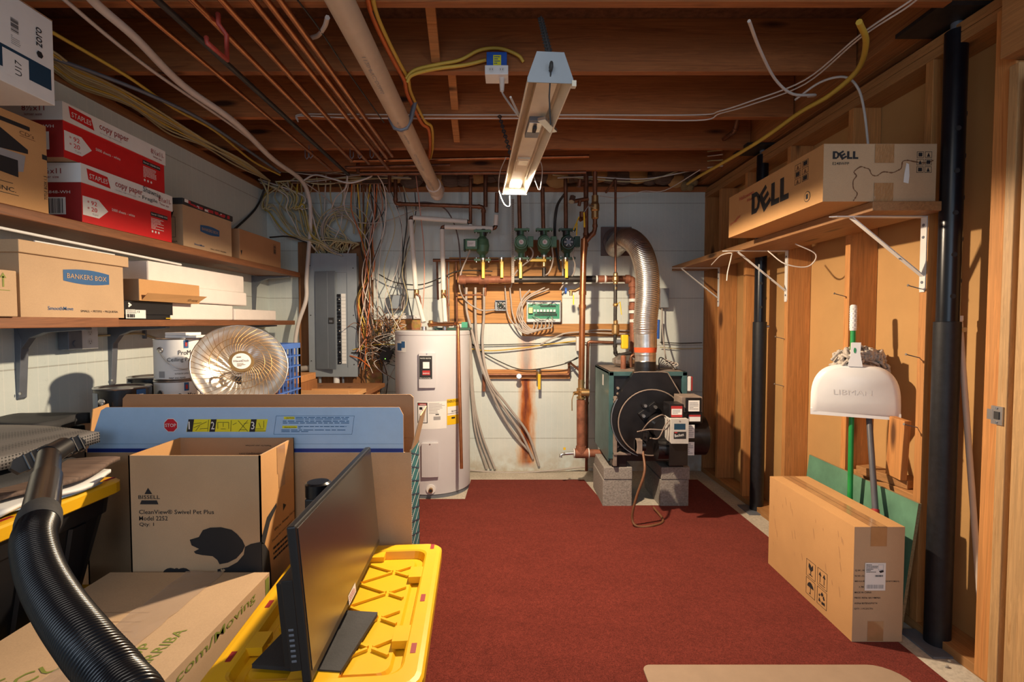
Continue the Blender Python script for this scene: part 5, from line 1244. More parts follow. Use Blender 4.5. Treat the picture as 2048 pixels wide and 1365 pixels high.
# row of thin vertical pipes left and below
pipe([(866, 521, 4.24), (1000, 521, 4.24)], .0135, COPD, 'thin horizontal copper pipe along the top of the plywood board', mf=RUSTP)
for i, (u, v0, v1, m_, lb) in enumerate(((874, 524, 600, COPD, 'thin capped pipe hanging left of the right insulated pipe'), (894, 524, 660, COPD, 'thin pipe just right of the right insulated pipe'), (912, 524, 648, COPD, 'thin pipe on the left edge of the plywood board'))):
    pipe([(u, v0, 4.25), (u + 2, v1, 4.25)], .009, m_, lb, 'thin pipes behind the water heater')
pipe([(912, 591, 4.22), (970, 590, 4.22)], .008, COPD, 'short thin crossbar pipe low on the plywood board')
pipe([(932, 570, 4.2), (932, 566, 4.2), (972, 566, 4.2), (970, 592, 4.2)], .010, COPD, 'small copper loop just under the manifold')
dk = ((933, 575, 4.22, 943, 660, 966, 742, 1000, 930), (951, 575, 4.22, 955, 690, 972, 755, 1036, 880), (968, 575, 4.2, 965, 690, 978, 760, 1060, 900))
ends = ((1060, 905, 4.33), (1066, 918, 4.33), (1078, 932, 4.33))
for i, (u0, v0, D0, u1, v1, u2, v2, u3, v3) in enumerate(dk):
    cable([(u0, v0, D0), (u0, (v0 + v1) / 2, 4.24), (u1, v1, 4.24), (u2, v2, 4.22), ((u2 + 1036 + 14 * i) / 2 - 6, 812, 4.27), (1036 + 14 * i - 8, 868, 4.3), ends[i]], .0115, CGRY, ('left', 'middle', 'right')[i] + ' of the three grey-brown tubes sweeping from the manifold down to the rust stain', 'grey tubes under the manifold', 'plastic_tube', cat='tube')
for i, (a_, b_) in enumerate(((938, 973), (940, 982), (942, 990))):
    cable([(936 + 2 * i, 640, 4.28), (a_, 700, 4.3), (a_ + 6, 800, 4.31), (a_ + 14 + 4 * i, 870, 4.32), (b_, 938, 4.33)], .0095, CGRY, 'one of the grey tubes running down behind the right side of the water heater', 'grey tubes beside the water heater', 'plastic_tube', cat='tube')
cable([(940, 941, 4.31), (975, 944, 4.31), (1030, 946, 4.3), (1100, 942, 4.3), (1165, 935, 4.3), (1200, 936, 4.2)], .008, CGRY, 'grey tube lying along the foot of the back wall', None, 'plastic_tube', cat='tube')
# pine rail pipe
pipe([(968, 748, 4.28), (968, 783, 4.28)], .014, RUSTP, 'short rusty stub at the left end of the pine rail')
pipe([(970, 750, 4.28), (1138, 750, 4.28), (1138, 724, 4.28), (1160, 742, 4.15)], .010, COPD, 'thin pipe running along the pine rail and up to the vertical supply pipe')
one('pipe_valve', MB().sphere(PD(1038, 753, 4.27), .018, GALV).cyl(PD(1038, 753, 4.27), PD(1038, 753, 4.22), .007, GALV, 8).cyl(PD(1038, 753, 4.22), PD(1038, 753, 4.21), .022, GALV, 10), 'small grey round valve on the pine rail pipe', 'valve')
ballvalve(1077, 750, 4.26, 'small ball valve with a yellow lever on the pine rail pipe')
# control boards
a = PD(1053, 645, 4.27); b = PD(1122, 601, 4.27)
t = thing('control_board', 'open control box with a green circuit board and relays', 'circuit board', a)
m = MB().box((a.x, 4.30, a.z), (b.x, 4.33, b.z), WHITEM); 
for lo, hi in (((a.x, 4.265, a.z), (b.x, 4.30, a.z + .006)), ((a.x, 4.265, b.z - .006), (b.x, 4.30, b.z)), ((a.x, 4.265, a.z), (a.x + .005, 4.30, b.z)), ((b.x - .005, 4.265, a.z), (b.x, 4.30, b.z))): m.box(lo, hi, PANEL)
part('housing', m, t)
part('circuit_board', MB().box((a.x + .012, 4.295, a.z + .03), (b.x - .01, 4.30, b.z - .03), PCB), t, 0, 'green circuit board')
rl = MB()
for k in range(7): rl.box((a.x + .06 + .028 * k, 4.275, a.z + .088), (a.x + .078 + .028 * k, 4.296, a.z + .108), WHITEPL)
part('relays', rl, t, .001, 'white relays')
rl = MB()
for k in range(16): rl.box((a.x + .07 + .012 * k, 4.282, a.z + .055), (a.x + .078 + .012 * k, 4.296, a.z + .075), BLACKM)
for k in range(11): rl.box((a.x + .12 + .012 * k, 4.282, b.z - .055), (a.x + .128 + .012 * k, 4.296, b.z - .04), BLACKM)
rl.box((a.x + .09, 4.285, a.z + .08), (a.x + .25, 4.297, a.z + .086), BLACKM)
part('terminals', rl, t, 0, 'black terminals')
part('transformer', MB().cbox((a.x + .035, 4.28, a.z + .10), (.035, .04, .05), BRASS), t, .002)
rlt = MB(); rlb = MB()
for k in range(16):
    x_ = a.x + random.uniform(.02, .27); x2 = a.x + random.uniform(.02, .27); top = random.random() < .5; z_ = (b.z - .02) if top else (a.z + .018); rl = rlt if top else rlb
    rl.tube(spl([V((x_, 4.29, z_)), V(((x_ + x2) / 2, 4.272, z_ + random.uniform(-.01, .012))), V((x2, 4.29, z_ + (-.025 if top else .03)))], 5), .0016, random.choice((CBLK, CWHT, CGRY, BLUEH)), 4)
part('wires', rlt, t, 0, 'upper tangle of thin wires'); part('wires', rlb, t, 0, 'lower tangle of thin wires')
a = PD(990, 622, 4.27); b = PD(1014, 601, 4.27)
t = thing('relay_box', 'small open metal relay box left of the control board', 'electrical box', a)
m = MB().box((a.x, 4.30, a.z), (b.x, 4.33, b.z), PANEL)
for lo, hi in (((a.x, 4.265, a.z), (b.x, 4.30, a.z + .004)), ((a.x, 4.265, b.z - .004), (b.x, 4.30, b.z)), ((a.x, 4.265, a.z), (a.x + .004, 4.30, b.z)), ((b.x - .004, 4.265, a.z), (b.x, 4.30, b.z))): m.box(lo, hi, GREYM)
part('housing', m, t); rl = MB()
for k in range(9): rl.tube(spl([V((a.x + .05, 4.296, a.z + .04))] + [V((a.x + random.uniform(.01, .09), 4.295, a.z + random.uniform(.01, .08))) + V((0, -.02 * (j % 2), 0)) for j in range(4)], 4), .0022, random.choice((CBLK, PGREEND, CWHT, CBLK)), 4)
part('wires', rl, t)
# flexible whips to the boards
for i, (u0, v0, u1) in enumerate(((1010, 572, 1064), (1020, 575, 1071), (1040, 577, 1079), (1060, 580, 1087), (1090, 575, 1094), (1098, 578, 1100))):
    cable([(u0, v0, 4.24), (u0 + 2 if i < 3 else 1030 + 5 * i, 598, 4.25), (u0 + 6 if i < 3 else 1022 + 4 * i, 630, 4.22), (1036 + 5 * i, 658, 4.2), (1056 + 6 * i, 668 - 2 * i, 4.2), (u1 + 3, 655, 4.22), (u1 + 4, 644, 4.27)], .0065, CGRY, 'grey metal-clad cable looping from the manifold up into the control board', 'cables into the control board', 'metal_clad_cable')
for i, L_ in enumerate(([(1060, 494, 4.05), (1066, 505, 4.03), (1062, 518, 4.03), (1045, 532, 4.08), (1030, 548, 4.12), (1022, 575, 4.22)], [(1104, 494, 4.05), (1106, 520, 4.03), (1098, 545, 4.06), (1086, 553, 4.12), (1070, 560, 4.2)],
                     [(1150, 494, 4.05), (1145, 510, 4.03), (1150, 530, 4.03), (1146, 550, 4.08), (1134, 560, 4.14), (1120, 580, 4.2)], [(940, 500, 4.05), (934, 516, 4.08), (922, 545, 4.1), (919, 575, 4.12), (930, 600, 4.2), (960, 620, 4.22), (990, 620, 4.27)])):
    cable(L_, .0065, CGRY, 'grey whip cable of the ' + ('left round-faced', 'middle', 'darkest', 'sideways')[i] + ' pump', 'pump whip cables', 'metal_clad_cable')
cable([(938, 690, 4.3), (990, 690, 4.31), (1100, 687, 4.31), (1250, 685, 4.31)], .004, CBLK, 'thin black cable across the back wall under the control board')
cable([(938, 683, 4.3), (960, 702, 4.3), (1000, 724, 4.29), (1040, 739, 4.28), (1080, 738, 4.26), (1130, 728, 4.2), (1155, 715, 4.2)], .005, CBLK, 'dark cable sagging from the water heater to the pine rail end')
cable([(940, 698, 4.3), (980, 702, 4.3), (1040, 697, 4.3), (1090, 690, 4.3), (1155, 682, 4.3)], .0055, CYEL, 'yellow cable crossing the wall below the control board')
cable([(1125, 668, 4.28), (1160, 664, 4.28), (1200, 660, 4.29), (1262, 662, 4.29)], .007, CGRY, 'upper grey conduit running right from the control board')
cable([(1080, 690, 4.28), (1110, 675, 4.27), (1150, 665, 4.27), (1262, 669, 4.28)], .007, CGRY, 'lower grey conduit curving right from below the control board')
cable([(1320, 685, 4.31), (1360, 687, 4.31), (1404, 686, 4.31)], .004, CBLK, 'thin black cable between the flue and the corner stud')
cable([(1320, 695, 4.31), (1360, 698, 4.31), (1404, 697, 4.31)], .004, CCRM, 'thin cream cable between the flue and the corner stud')
# ---- vertical supply pipes right of the pumps
D_ = 3.95
pipe([(1189, 280, D_), (1189, 470, D_), (1168, 474, D_ - .03), (1166, 560, D_), (1163, 720, D_), (1160, 800, D_)], .0135, COPPER, 'thin bright copper pipe down the front of the supply riser')
pipe([(1190, 280, 3.9), (1190, 300, 3.9), (1190, 462, 3.9), (1172, 484, 3.9)], .017, COPD, 'dark copper pipe with a long brass valve that joins the supply riser')
pipe([(1172, 300, 4.0), (1172, 480, 3.93), (1168, 520, 3.9)], .019, COPD, 'dark pipe left of the brass-valved pipe, high on the supply riser')
pipe([(1168, 478, 3.88), (1165, 600, 3.88), (1161, 895, 3.88)], .0235, COPPER, 'thick bright copper supply riser in front of the back wall')
t = thing('floor_tee', 'rust-brown iron drop pipe with tee and spigot beside the boiler', 'pipe', PD(1163, 920, 3.88))
part('drop_pipe', MB().cyl(PD(1162, 800, 3.875), PD(1162, 895, 3.875), .034, RUSTP, 20), t)
part('tee', MB().cyl(PD(1150, 907, 3.875), PD(1176, 907, 3.875), .038, RUSTP, 20).cyl(PD(1162, 893, 3.875), PD(1162, 905, 3.875), .040, RUSTP, 20), t)
part('side_pipe', MB().cyl(PD(1176, 907, 3.875), PD(1208, 907, 3.875), .030, RUSTP, 20), t)
part('white_seal', MB().cyl(PD(1147, 907, 3.875), PD(1149, 907, 3.875), .036, WHITEM, 16).cyl(PD(1176, 907, 3.875), PD(1178, 907, 3.875), .039, WHITEM, 16), t)
part('spigot', MB().cyl(PD(1147, 907, 3.875), PD(1128, 908, 3.875), .012, STEEL, 10).tube(pts3([(1130, 908, 3.875), (1122, 910, 3.86), (1121, 915, 3.86)]), .012, STEEL, 8).cbox(PD(1129, 898, 3.87), (.018, .008, .018), YHAND), t, 0, 'steel spigot with yellow tap')
one('valve_group', MB().lathe([(.034, -.05), (.034, -.035), (.024, -.03), (.024, .0), (.034, .01), (.034, .03), (.024, .035), (.024, .10)], BRASS, Matrix.Translation(PD(1162, 785, 3.875)), 12).cyl(PD(1162, 786, 3.88), PD(1148, 787, 3.85), .014, BRASS, 8).tube(pts3([(1148, 787, 3.84), (1144, 800, 3.83), (1144, 822, 3.83)]), .004, BRASS, 6).cyl(PD(1162, 786, 3.85), PD(1178, 786, 3.85), .028, BRASS, 12), 'aged brass valve on the lower supply riser, left of the boiler', 'valve')
one('brass_valve', MB().lathe([(.020, -.08), (.028, -.07), (.028, -.02), (.034, -.01), (.034, .03), (.026, .05), (.026, .10)], BRASS, Matrix.Translation(PD(1190, 418, 3.9)), 12).cyl(PD(1186, 414, 3.88), PD(1178, 411, 3.83), .010, STEEL, 8), 'long brass valve body high on the supply pipe', 'valve')
one('yellow_lever', MB().tube([PD(1177, 412, 3.82), PD(1168, 425, 3.82)], .004, STEEL, 6).tube([PD(1168, 425, 3.82), PD(1169, 455, 3.82)], .007, YHAND, 6), 'narrow yellow valve lever on the high brass valve', 'lever')
one('yellow_tag', MB().tube([PD(1158, 434, 3.9), PD(1147, 460, 3.88)], .005, YHAND, 6).tube([PD(1154, 446, 3.9), PD(1153, 471, 3.88)], .005, YHAND, 6), 'pair of thin yellow tags hanging left of the supply pipes', 'tag')
one('tap_valve', MB().cyl(PD(1176, 398, 3.93), PD(1148, 403, 3.9), .016, COPD, 10).cyl(PD(1160, 402, 3.9), PD(1158, 412, 3.9), .013, COPD, 8).cyl(PD(1146, 394, 3.9), PD(1143, 404, 3.88), .024, STEEL, 6), 'small dark tap sticking out left at the top of the supply pipes', 'valve')
one('tap_valve', MB().cyl(PD(1170, 434, 3.93), PD(1160, 440, 3.9), .016, COPD, 10).cyl(PD(1164, 424, 3.92), PD(1164, 438, 3.92), .02, COPD, 8), 'lower small dark tap beside the yellow tags', 'valve')
one('tap_valve', MB().cyl(PD(1168, 366, 3.95), PD(1160, 367, 3.93), .014, COPD, 10).cyl(PD(1160, 360, 3.93), PD(1158, 374, 3.93), .020, COPD, 6).cyl(PD(1178, 364, 3.95), PD(1196, 364, 3.95), .012, COPD, 8), 'highest small tap at ceiling level on the supply pipes', 'valve')
one('blue_tap', MB().tube(pts3([(1163, 575, 3.92), (1150, 582, 3.92), (1138, 582, 3.92)]), .012, BRASS, 8).cyl(PD(1142, 582, 3.92), PD(1142, 592, 3.92), .012, BRASS, 8).cyl(PD(1133, 582, 3.92), PD(1129.5, 582, 3.92), .026, BLUEH, 8), 'brass hose tap with a blue handwheel left of the supply riser', 'tap')
one('yellow_lever', MB().cbox(PD(1147, 600, 3.9), (.010, .005, .075), YHAND), 'narrow yellow lever hanging under the blue-wheeled tap', 'lever')
# pipe with brass fittings (x ~1231)
t = thing('feed_pipe', 'vertical dark copper feed pipe with brass valves left of the flue', 'pipe', PD(1231, 720, 3.95))
part('upper_pipe', fitted([(1212, 385, 4.1), (1231, 358, 3.95), (1231, 545, 3.95)], .0095, COPD), t)
part('lower_pipe', fitted([(1231, 545, 3.95), (1230, 700, 3.95), (1232, 712, 3.95), (1262, 706, 3.95)], .014, IRON), t)
for v0, v1, r in ((545, 570, .018), (552, 564, .026), (572, 582, .014), (600, 622, .013), (606, 614, .02), (640, 664, .018), (648, 670, .030)): part('valve_body', MB().lathe([(r * .7, -.0), (r, .01), (r, PD(0, v0, 3.95).z - PD(0, v1, 3.95).z - .01), (r * .7, PD(0, v0, 3.95).z - PD(0, v1, 3.95).z)], BRASS, Matrix.Translation(PD(1231, v1, 3.95)), 10), t)
part('valve_lever', MB().tube(pts3([(1233, 610, 3.93), (1240, 604, 3.9), (1243, 630, 3.9)]), .004, YHAND, 6), t)
pipe([(1232, 686, 3.98), (1176, 684, 3.98), (1174, 800, 4.0), (1173, 942, 4.05)], .0125, COPD, 'copper pipe looping left from the feed pipe and down to the floor')
a = PD(1249, 684, 3.93); one('gas_valve_cover', MB().cbox(a, (.055, .05, .11), YHAND).cyl(a - V((.03, 0, 0)), a - V((.065, 0, 0)), .018, GREYM, 10), 'bright yellow valve cover left of the flue pipe', 'valve', bevel=.01)
a = PD(1158, 688, 4.27); one('outlet_box', MB().cbox(a, (.05, .06, .12), WHITEM).cbox(a - V((-.012, .032, 0)), (.02, .006, .075), BLACKM), 'cream outlet box on the back wall behind the supply riser', 'outlet', bevel=.003)
cable([(1158, 705, 4.24), (1156, 716, 4.22), (1130, 727, 4.24)], .005, CBLK, 'short dark cord under the cream outlet box')
# wall grey switch box right of the flue
a = PD(1326, 597, 4.3); t = thing('switch_box', 'grey switch box on the back wall right of the flue', 'electrical box', a - V((0, 0, .08)))
part('box_body', MB().cbox(a, (.075, .09, .165), BROWNM), t, .003); part('cover', MB().cbox(a - V((0, .047, 0)), (.07, .006, .16), PANEL), t, .001)
cable([(1324, 616, 4.28), (1325, 660, 4.26), (1332, 720, 4.1), (1340, 742, 3.95)], .006, CGRY, 'grey cable from the switch box down to the boiler')
one('blue_tube', MB().cyl(PD(1317, 640, 4.25), PD(1316, 678, 4.25), .012, BLUEH, 10), 'short blue tube standing behind the flue', 'tube')
# ---- boiler
t = thing('boiler', 'teal and black oil boiler with burner on concrete blocks', 'boiler', (.95, 3.7, .285))
x0, x1, y0, y1, z0, z1 = .672, 1.215, 3.475, 4.06, .325, .955
m = MB().box((x0, y0 + .025, z0), (x0 + .02, y1, z1), TEAL); m.box((x1 - .02, y0 + .025, z0), (x1, y1, z1), TEAL); m.box((x0, y0 + .02, z1 - .02), (x1, y1, z1), TEAL, None, {'+z': BRONZEG}); m.box((x0, y1 - .02, z0), (x1, y1, z1), TEAL)
m.box((x0, y0, z0 + .02), (x0 + .035, y0 + .03, z1), TEAL); m.box((x1 - .035, y0, z0 + .1), (x1, y0 + .03, z1), TEAL); m.box((x0, y0, z1 - .03), (x1, y0 + .03, z1), TEAL)
part('jacket', m, t, .004)
part('label_tag', MB().rect((x0, y0 + .25, z1 - .12), V((0, -1, 0)), Z, 0, 0, .05, .08, WHITEP), t)
part('front_panel', MB().box((x0 + .03, y0 + .022, z0), (x1 - .03, y0 + .04, z1 - .025), BOILB), t)
for lo, hi in (((x0 + .03, y0 - .02, .30), (x0 + .055, y0 + .02, z1 - .17)), ((x0 + .03, y0 - .03, z1 - .20), (x0 + .15, y0 + .02, z1 - .185)), ((x1 - .15, y0 - .03, z1 - .20), (x1 - .03, y0 + .02, z1 - .185)), ((x0 + .03, y0 - .03, z0 + .055), (x0 + .15, y0 + .02, z0 + .07))): part('frame_bar', MB().box(lo, hi, BRONZEG), t, .002)
# round smoke hood with octagonal top
cxb, czb, rb_ = .945, .635, .265
hood = [(cxb + rb_ * math.cos(a), czb + rb_ * math.sin(a)) for a in [math.radians(k) for k in range(148, 393, 8)]]
hood += [(cxb + .115, z1 + .0), (cxb + .075, z1 + .005), (cxb - .075, z1 + .005), (cxb - .115, z1)]
part('smoke_hood', MB().prism(hood, .085, BOILB, Matrix(((1, 0, 0, 0), (0, 0, -1, y0 + .03), (0, 1, 0, 0), (0, 0, 0, 1)))), t, .014)
Mr = Matrix(((1, 0, 0, 0), (0, 0, -1, y0 - .055), (0, 1, 0, 0), (0, 0, 0, 1)))
part('burner_door', MB().prism(circ(.225, 40, 0, cxb + .005, czb - .02), .018, BOILB, Mr), t, .006)
part('door_rim_glint', MB().tube([V((cxb + .005 + .226 * math.cos(a), y0 - .073, czb - .02 + .226 * math.sin(a))) for a in [2 * math.pi * q / 48 for q in range(49)]], .005, BRONZEG, 6, False), t, 0, 'dusty rim with its edge highlight painted in')  # ring added as dusty edge and painted highlight of the glossy door
part('hood_edge_glint', MB().tube([V((x_, y0 - .056, z_)) for x_, z_ in hood[16:]], .004, BRONZEG, 6, False).tube([V((x_, y0 - .056, z_)) for x_, z_ in hood[:14]], .0035, GREYM, 6, False), t)  # pale and grey lines paint the highlights along the hood outline
Mt_ = frame((cxb - .075, y0 - .075, czb + .02), (1, 0, .75), (-.75, 0, 1)); 
part('clamp_plate', MB().box((0, -.03, -.0), (.14, .03, .02), BOILB, Mt_).cyl(Mt_ @ V((.02, .0, .02)), Mt_ @ V((.02, 0, .04)), .012, GALV, 6).cyl(Mt_ @ V((.12, .0, .02)), Mt_ @ V((.12, 0, .04)), .012, GALV, 6).cyl(Mt_ @ V((.07, .05, .0)), Mt_ @ V((.07, .05, .03)), .020, BOILB, 12).cyl(Mt_ @ V((.07, .05, .03)), Mt_ @ V((.07, .05, .045)), .011, GALV, 6), t, .003)
bl = MB()
for z_ in (.84, .80, .76, .52, .47, .43):
    bl.cyl((x0 + .065, y0 + .022, z_), (x0 + .065, y0 + .008, z_), .010, BRONZEG, 6)
part('bolts', bl, t)
part('collar', MB().lathe([(.078, .93), (.076, .985), (.073, 1.02)], BOILB, Matrix.Translation((cxb, 3.56, 0)), 28), t)
# burner
bx, bzz = 1.0, .61
part('burner_tube', MB().cyl((bx - .02, y0 - .06, bzz), (bx - .02, 3.22, bzz), .07, BOILB, 24), t)
PANELL = mat('burner_grey', (.50, .48, .45), .5)
m = MB().box((.985, 3.10, .545), (1.095, 3.24, .700), PANELL); cb_ = part('control_box', m, t, .006, 'light grey burner control')
m = MB(); o_ = V((.985, 3.0995, .545)); m.rect(o_, X, Z, 0, 0, .11, .155, PANELL); m.rect(o_, X, Z, .02, .088, .09, .125, NAVY, .0014); m.rect(o_, X, Z, .018, .030, .095, .075, INK, .0014); m.text('Beckett', (1.010, 3.0995, .545 + .04), (1, 0, .15), Z, .018, WHITEP, .058, .02, .002); m.rect(o_, X, Z, .022, .066, .040, .073, INKR, .002); m.decal(o_, X, Z, circ(.005, 10, 0, .055, .14), STEEL, .002)
part('control_face', m, cb_, 0, 'control face with script lettering')
part('ignition_box', MB().box((.985, 3.13, .700), (1.075, 3.26, .785), BOILB).rect((.995, 3.13, .705), X, Z, 0, 0, .07, .07, INKR).rect((.995, 3.13, .705), X, Z, .002, .015, .068, .052, WHITEP, .0014).greek((.995, 3.13, .705), X, Z, .008, .02, .06, .048, 3, GREYP, .002), t, .003)
part('transformer_box', MB().box((1.075, 3.18, .725), (1.21, 3.33, .825), BRONZEG).box((1.10, 3.165, .73), (1.20, 3.18, .82), BOILB).rect((1.115, 3.165, .735), X, Z, 0, 0, .07, .07, WHITEP).greek((1.115, 3.165, .735), X, Z, .006, .01, .062, .06, 5, GREYP, .0014), t, .004)
bh_ = part('blower_housing', MB().cyl((1.075, 3.30, .555), (1.26, 3.30, .555), .130, BOILB, 32).cyl((1.26, 3.30, .555), (1.30, 3.30, .555), .095, BLACKP, 32, .06).box((1.085, 3.17, .655), (1.21, 3.33, .725), BOILB), t, .006)
m = MB().rect((1.115, 3.1635, .672), X, Z, 0, 0, .075, .042, WHITEP, .004).rect((1.115, 3.1635, .672), X, Z, 0, .030, .075, .042, INKR, .0046)
m.rect((1.11, 3.168, .565), X, Z, 0, 0, .045, .085, WHITEP, .006).rect((1.11, 3.168, .455), X, Z, 0, 0, .045, .085, WHITEP, .006)
for z_ in (.565, .455): m.greek((1.11, 3.168, z_), X, Z, .006, .008, .039, .078, 6, GREYP, .0066)
part('burner_labels', m, bh_, 0, 'white and red burner labels')
part('motor', MB().cyl((.93, 3.23, .485), (1.09, 3.23, .485), .075, BOILB, 28).cbox((1.03, 3.16, .50), (.05, .02, .05), GALV), t, .004)
part('fuel_pump', MB().cyl((.80, 3.24, .50), (.86, 3.24, .50), .042, BOILB, 16).box((.80, 3.19, .455), (.835, 3.25, .545), BRONZEG).cyl((.86, 3.20, .54), (.86, 3.20, .60), .018, BOILB, 10), t, .004)
m = MB()
for L_ in ([V((.83, 3.2, .60)), V((.86, 3.12, .68)), V((.93, 3.12, .72)), V((.97, 3.16, .70))], [V((.80, 3.19, .60)), V((.86, 3.12, .63)), V((.95, 3.11, .63)), V((.985, 3.12, .66))], [V((.88, 3.18, .56)), V((.91, 3.10, .58)), V((.95, 3.10, .66)), V((.985, 3.12, .69))]): m.tube(spl(L_, 8), .004, BRONZEG, 6)
part('fuel_lines', m, t, 0, 'thin grey fuel lines')
part('stand_bracket', MB().box((.985, 3.12, .40), (1.10, 3.135, .545), BOILB), t, .002)
for lo, hi in (((1.10, 3.49, .285), (1.20, 3.56, .42)), ((.70, 3.49, .285), (.80, 3.56, .42)), ((.70, 3.8, .285), (.80, 3.9, .33)), ((1.10, 3.8, .285), (1.20, 3.9, .33))): part('support_leg', MB().box(lo, hi, BOILB), t, .002)
part('bottom_pipe', MB().cyl((.72, 3.55, .345), (1.0, 3.55, .345), .032, RUSTP, 16), t)
a = PD(1370, 767, 3.52); part('relay_switch', MB().cbox(a, (.06, .08, .105), WHITEM).cbox(a + V((.036, 0, 0)), (.014, .07, .10), INKR), t, .006, 'white switch box with red side plate')
# feed fittings on top of the boiler
part('top_fittings', fitted([(1262, 735, 3.7), (1262, 712, 3.7), (1276, 708, 3.7)], .011, COPD).lathe([(.02, 0), (.02, .09), (.012, .10)], RUSTP, Matrix.Translation((.82, 3.7, z1)), 12), t)
rl = MB()
for k in range(7):
    rl.tube(spl([V((1.06, 3.62 + .02 * k, z1 + .006)), V((1.06 + .02 * k, 3.60, z1 + .09 - .01 * k)), V((1.13 + .01 * k, 3.6 + .01 * k, z1 + .05)), V((1.17, 3.6 + .02 * k, z1 + .006))], 6), .004, random.choice((CGRY, CBLK, CGRY)), 5)
part('wire_coil', rl, t, 0, 'coil of grey wires')
one('expansion_tank', MB().lathe([(.001, .0), (.05, .005), (.09, .03), (.09, .06), (.05, .085), (.001, .09)], GALV, Matrix.Translation((.86, 3.86, z1 + .001)), 24), 'flat shiny round vessel lying on top of the boiler, left rear', 'tank')
cable([V((.84, 3.2, .47)), V((.83, 3.12, .36)), V((.78, 3.12, .20)), V((.76, 3.14, .06)), V((.79, 3.12, .014)), V((.90, 3.14, .014)), V((.98, 3.22, .014)), V((.97, 3.40, .03))], .008, CBRN, 'brown oil line hanging from the burner onto the carpet', name='oil_line')
# flue
fl = spl([V((cxb, 3.56, 1.02)), V((cxb, 3.565, 1.15)), V((.945, 3.57, 1.30)), V((.965, 3.60, 1.48)), V((.975, 3.66, 1.66)), V((.955, 3.76, 1.83)), V((.905, 3.90, 1.935)), V((.875, 4.08, 1.95)), V((.872, 4.30, 1.93))], 24)
t = thing('flue_pipe', 'large shiny corrugated metal flue arching from the boiler into the back wall', 'flue', (cxb, 3.56, 1.02))
cut_ = [p for p in fl if p.z < 1.13 and p.y < 3.6]
part('rigid_collar', MB().tube(fl[:26], [.073 + (.002 if k % 9 == 0 else 0) for k in range(26)], GALV, 32), t, 0, 'smooth galvanised collar')
part('sealant_band', MB().tube([V((cxb, 3.562, 1.085)), V((cxb, 3.563, 1.12))], [.0755, .0795], ORANGES, 32), t, 0, 'red sealant band')
LL = [0]
for i in range(1, len(fl)): LL.append(LL[-1] + (fl[i] - fl[i - 1]).length)
def fat(s):
    for i in range(1, len(LL)):
        if LL[i] >= s: return fl[i - 1].lerp(fl[i], (s - LL[i - 1]) / max(1e-9, LL[i] - LL[i - 1]))
    return fl[-1]
s0 = .10; n = int((LL[-1] - s0) / .0036); P = [fat(s0 + .0036 * k) for k in range(n)]
part('corrugated_duct', MB().tube(P, [(.0825 if s0 + .0036 * k > .22 else .0795) + (.0028 if (s0 + .0036 * k > .20 and k % 4 == 0) else 0) + (-.0024 if (s0 + .0036 * k > .20 and k % 4 == 2) else 0) for k in range(n)], GALV, 40), t)
a = PD(1232.5, 483, 4.33)
part('wall_plate', MB().cbox((a.x, 4.335, a.z), (.26, .02, .245), BROWNM).lathe([(.10, 0), (.115, 0), (.115, .02), (.09, .03)], BROWNM, Matrix.Translation((a.x, 4.325, a.z)) @ Matrix.Rotation(math.pi / 2, 4, 'X'), 32), t, .003, 'dark square wall plate')
# concrete blocks
def block(x, y, z, w_, d_, h_, lb): return one('concrete_block', MB().box((x, y, z), (x + w_, y + d_, z + h_), MATS['cinder']), lb, 'block', 'blocks under the boiler', .005)
block(.637, 3.49, 0, .205, .42, .195, 'lower concrete block at the front left under the boiler'); block(.642, 3.485, .197, .20, .42, .087, 'thin upper concrete block at the front left under the boiler')
block(1.04, 3.49, 0, .20, .42, .195, 'lower concrete block at the front right under the boiler'); block(1.045, 3.485, .197, .20, .42, .087, 'thin upper concrete block at the front right under the boiler')
# ============================================================ ceiling pipes and cables
def cz(L, r, m, label, group=None, name='cable', cat='cable', n=6, flat=None):
    """L of (u, v, z): runs at given heights"""
    return one(name, MB().tube(spl([PZ(*p) for p in L], n), r, m, 6, flat=flat), label, cat, group)
def run(u, z, y1, r, m, label, dx=0, name='pipe', group='pipes under the joists', y0=0.7, z1=None, tail=None):
    a, b_ = ray(u, 0); x = a * ((z - CAMZ) / b_)
    P = [V((x, y0, z)), V((x + dx, y1, z1 or z))] + (tail or [])
    return one(name, fitted(P, r, m), label, 'pipe', group)
PZZ = 2.415
run(258, PZZ, 3.75, .010, COPPER, 'leftmost thin copper pipe under the joists')
run(318, PZZ, 3.80, .0125, IRON, 'dark iron pipe between copper pipes, passing through the red hook', z1=2.40)
run(384, PZZ, 3.52, .0125, COPPER, 'copper pipe passing beside the red bent hanger')
run(443, PZZ, 3.58, .0125, COPPER, 'third copper pipe under the joists counting from the left')
run(504, PZZ, 3.70, .0125, COPPER, 'copper pipe just left of the two closest together')
run(533, PZZ, 3.46, .0125, COPPER, 'left one of the two closely spaced copper pipes')
run(560, PZZ, 3.42, .0125, COPPER, 'rightmost copper pipe, next to the cream drain pipe')
# red hanger
q = [PZ(436, 28, 2.45), PZ(437, 48, 2.40), PZ(453, 70, 2.38), PZ(454, 120, 2.29), PZ(414, 85, 2.29), PZ(413, 76, 2.33)]
one('pipe_hanger', MB().tube(q, .009, mat('red_hanger', (.42, .06, .04), .5), 8), 'red bent pipe hanger at the upper left of the ceiling', 'hanger')
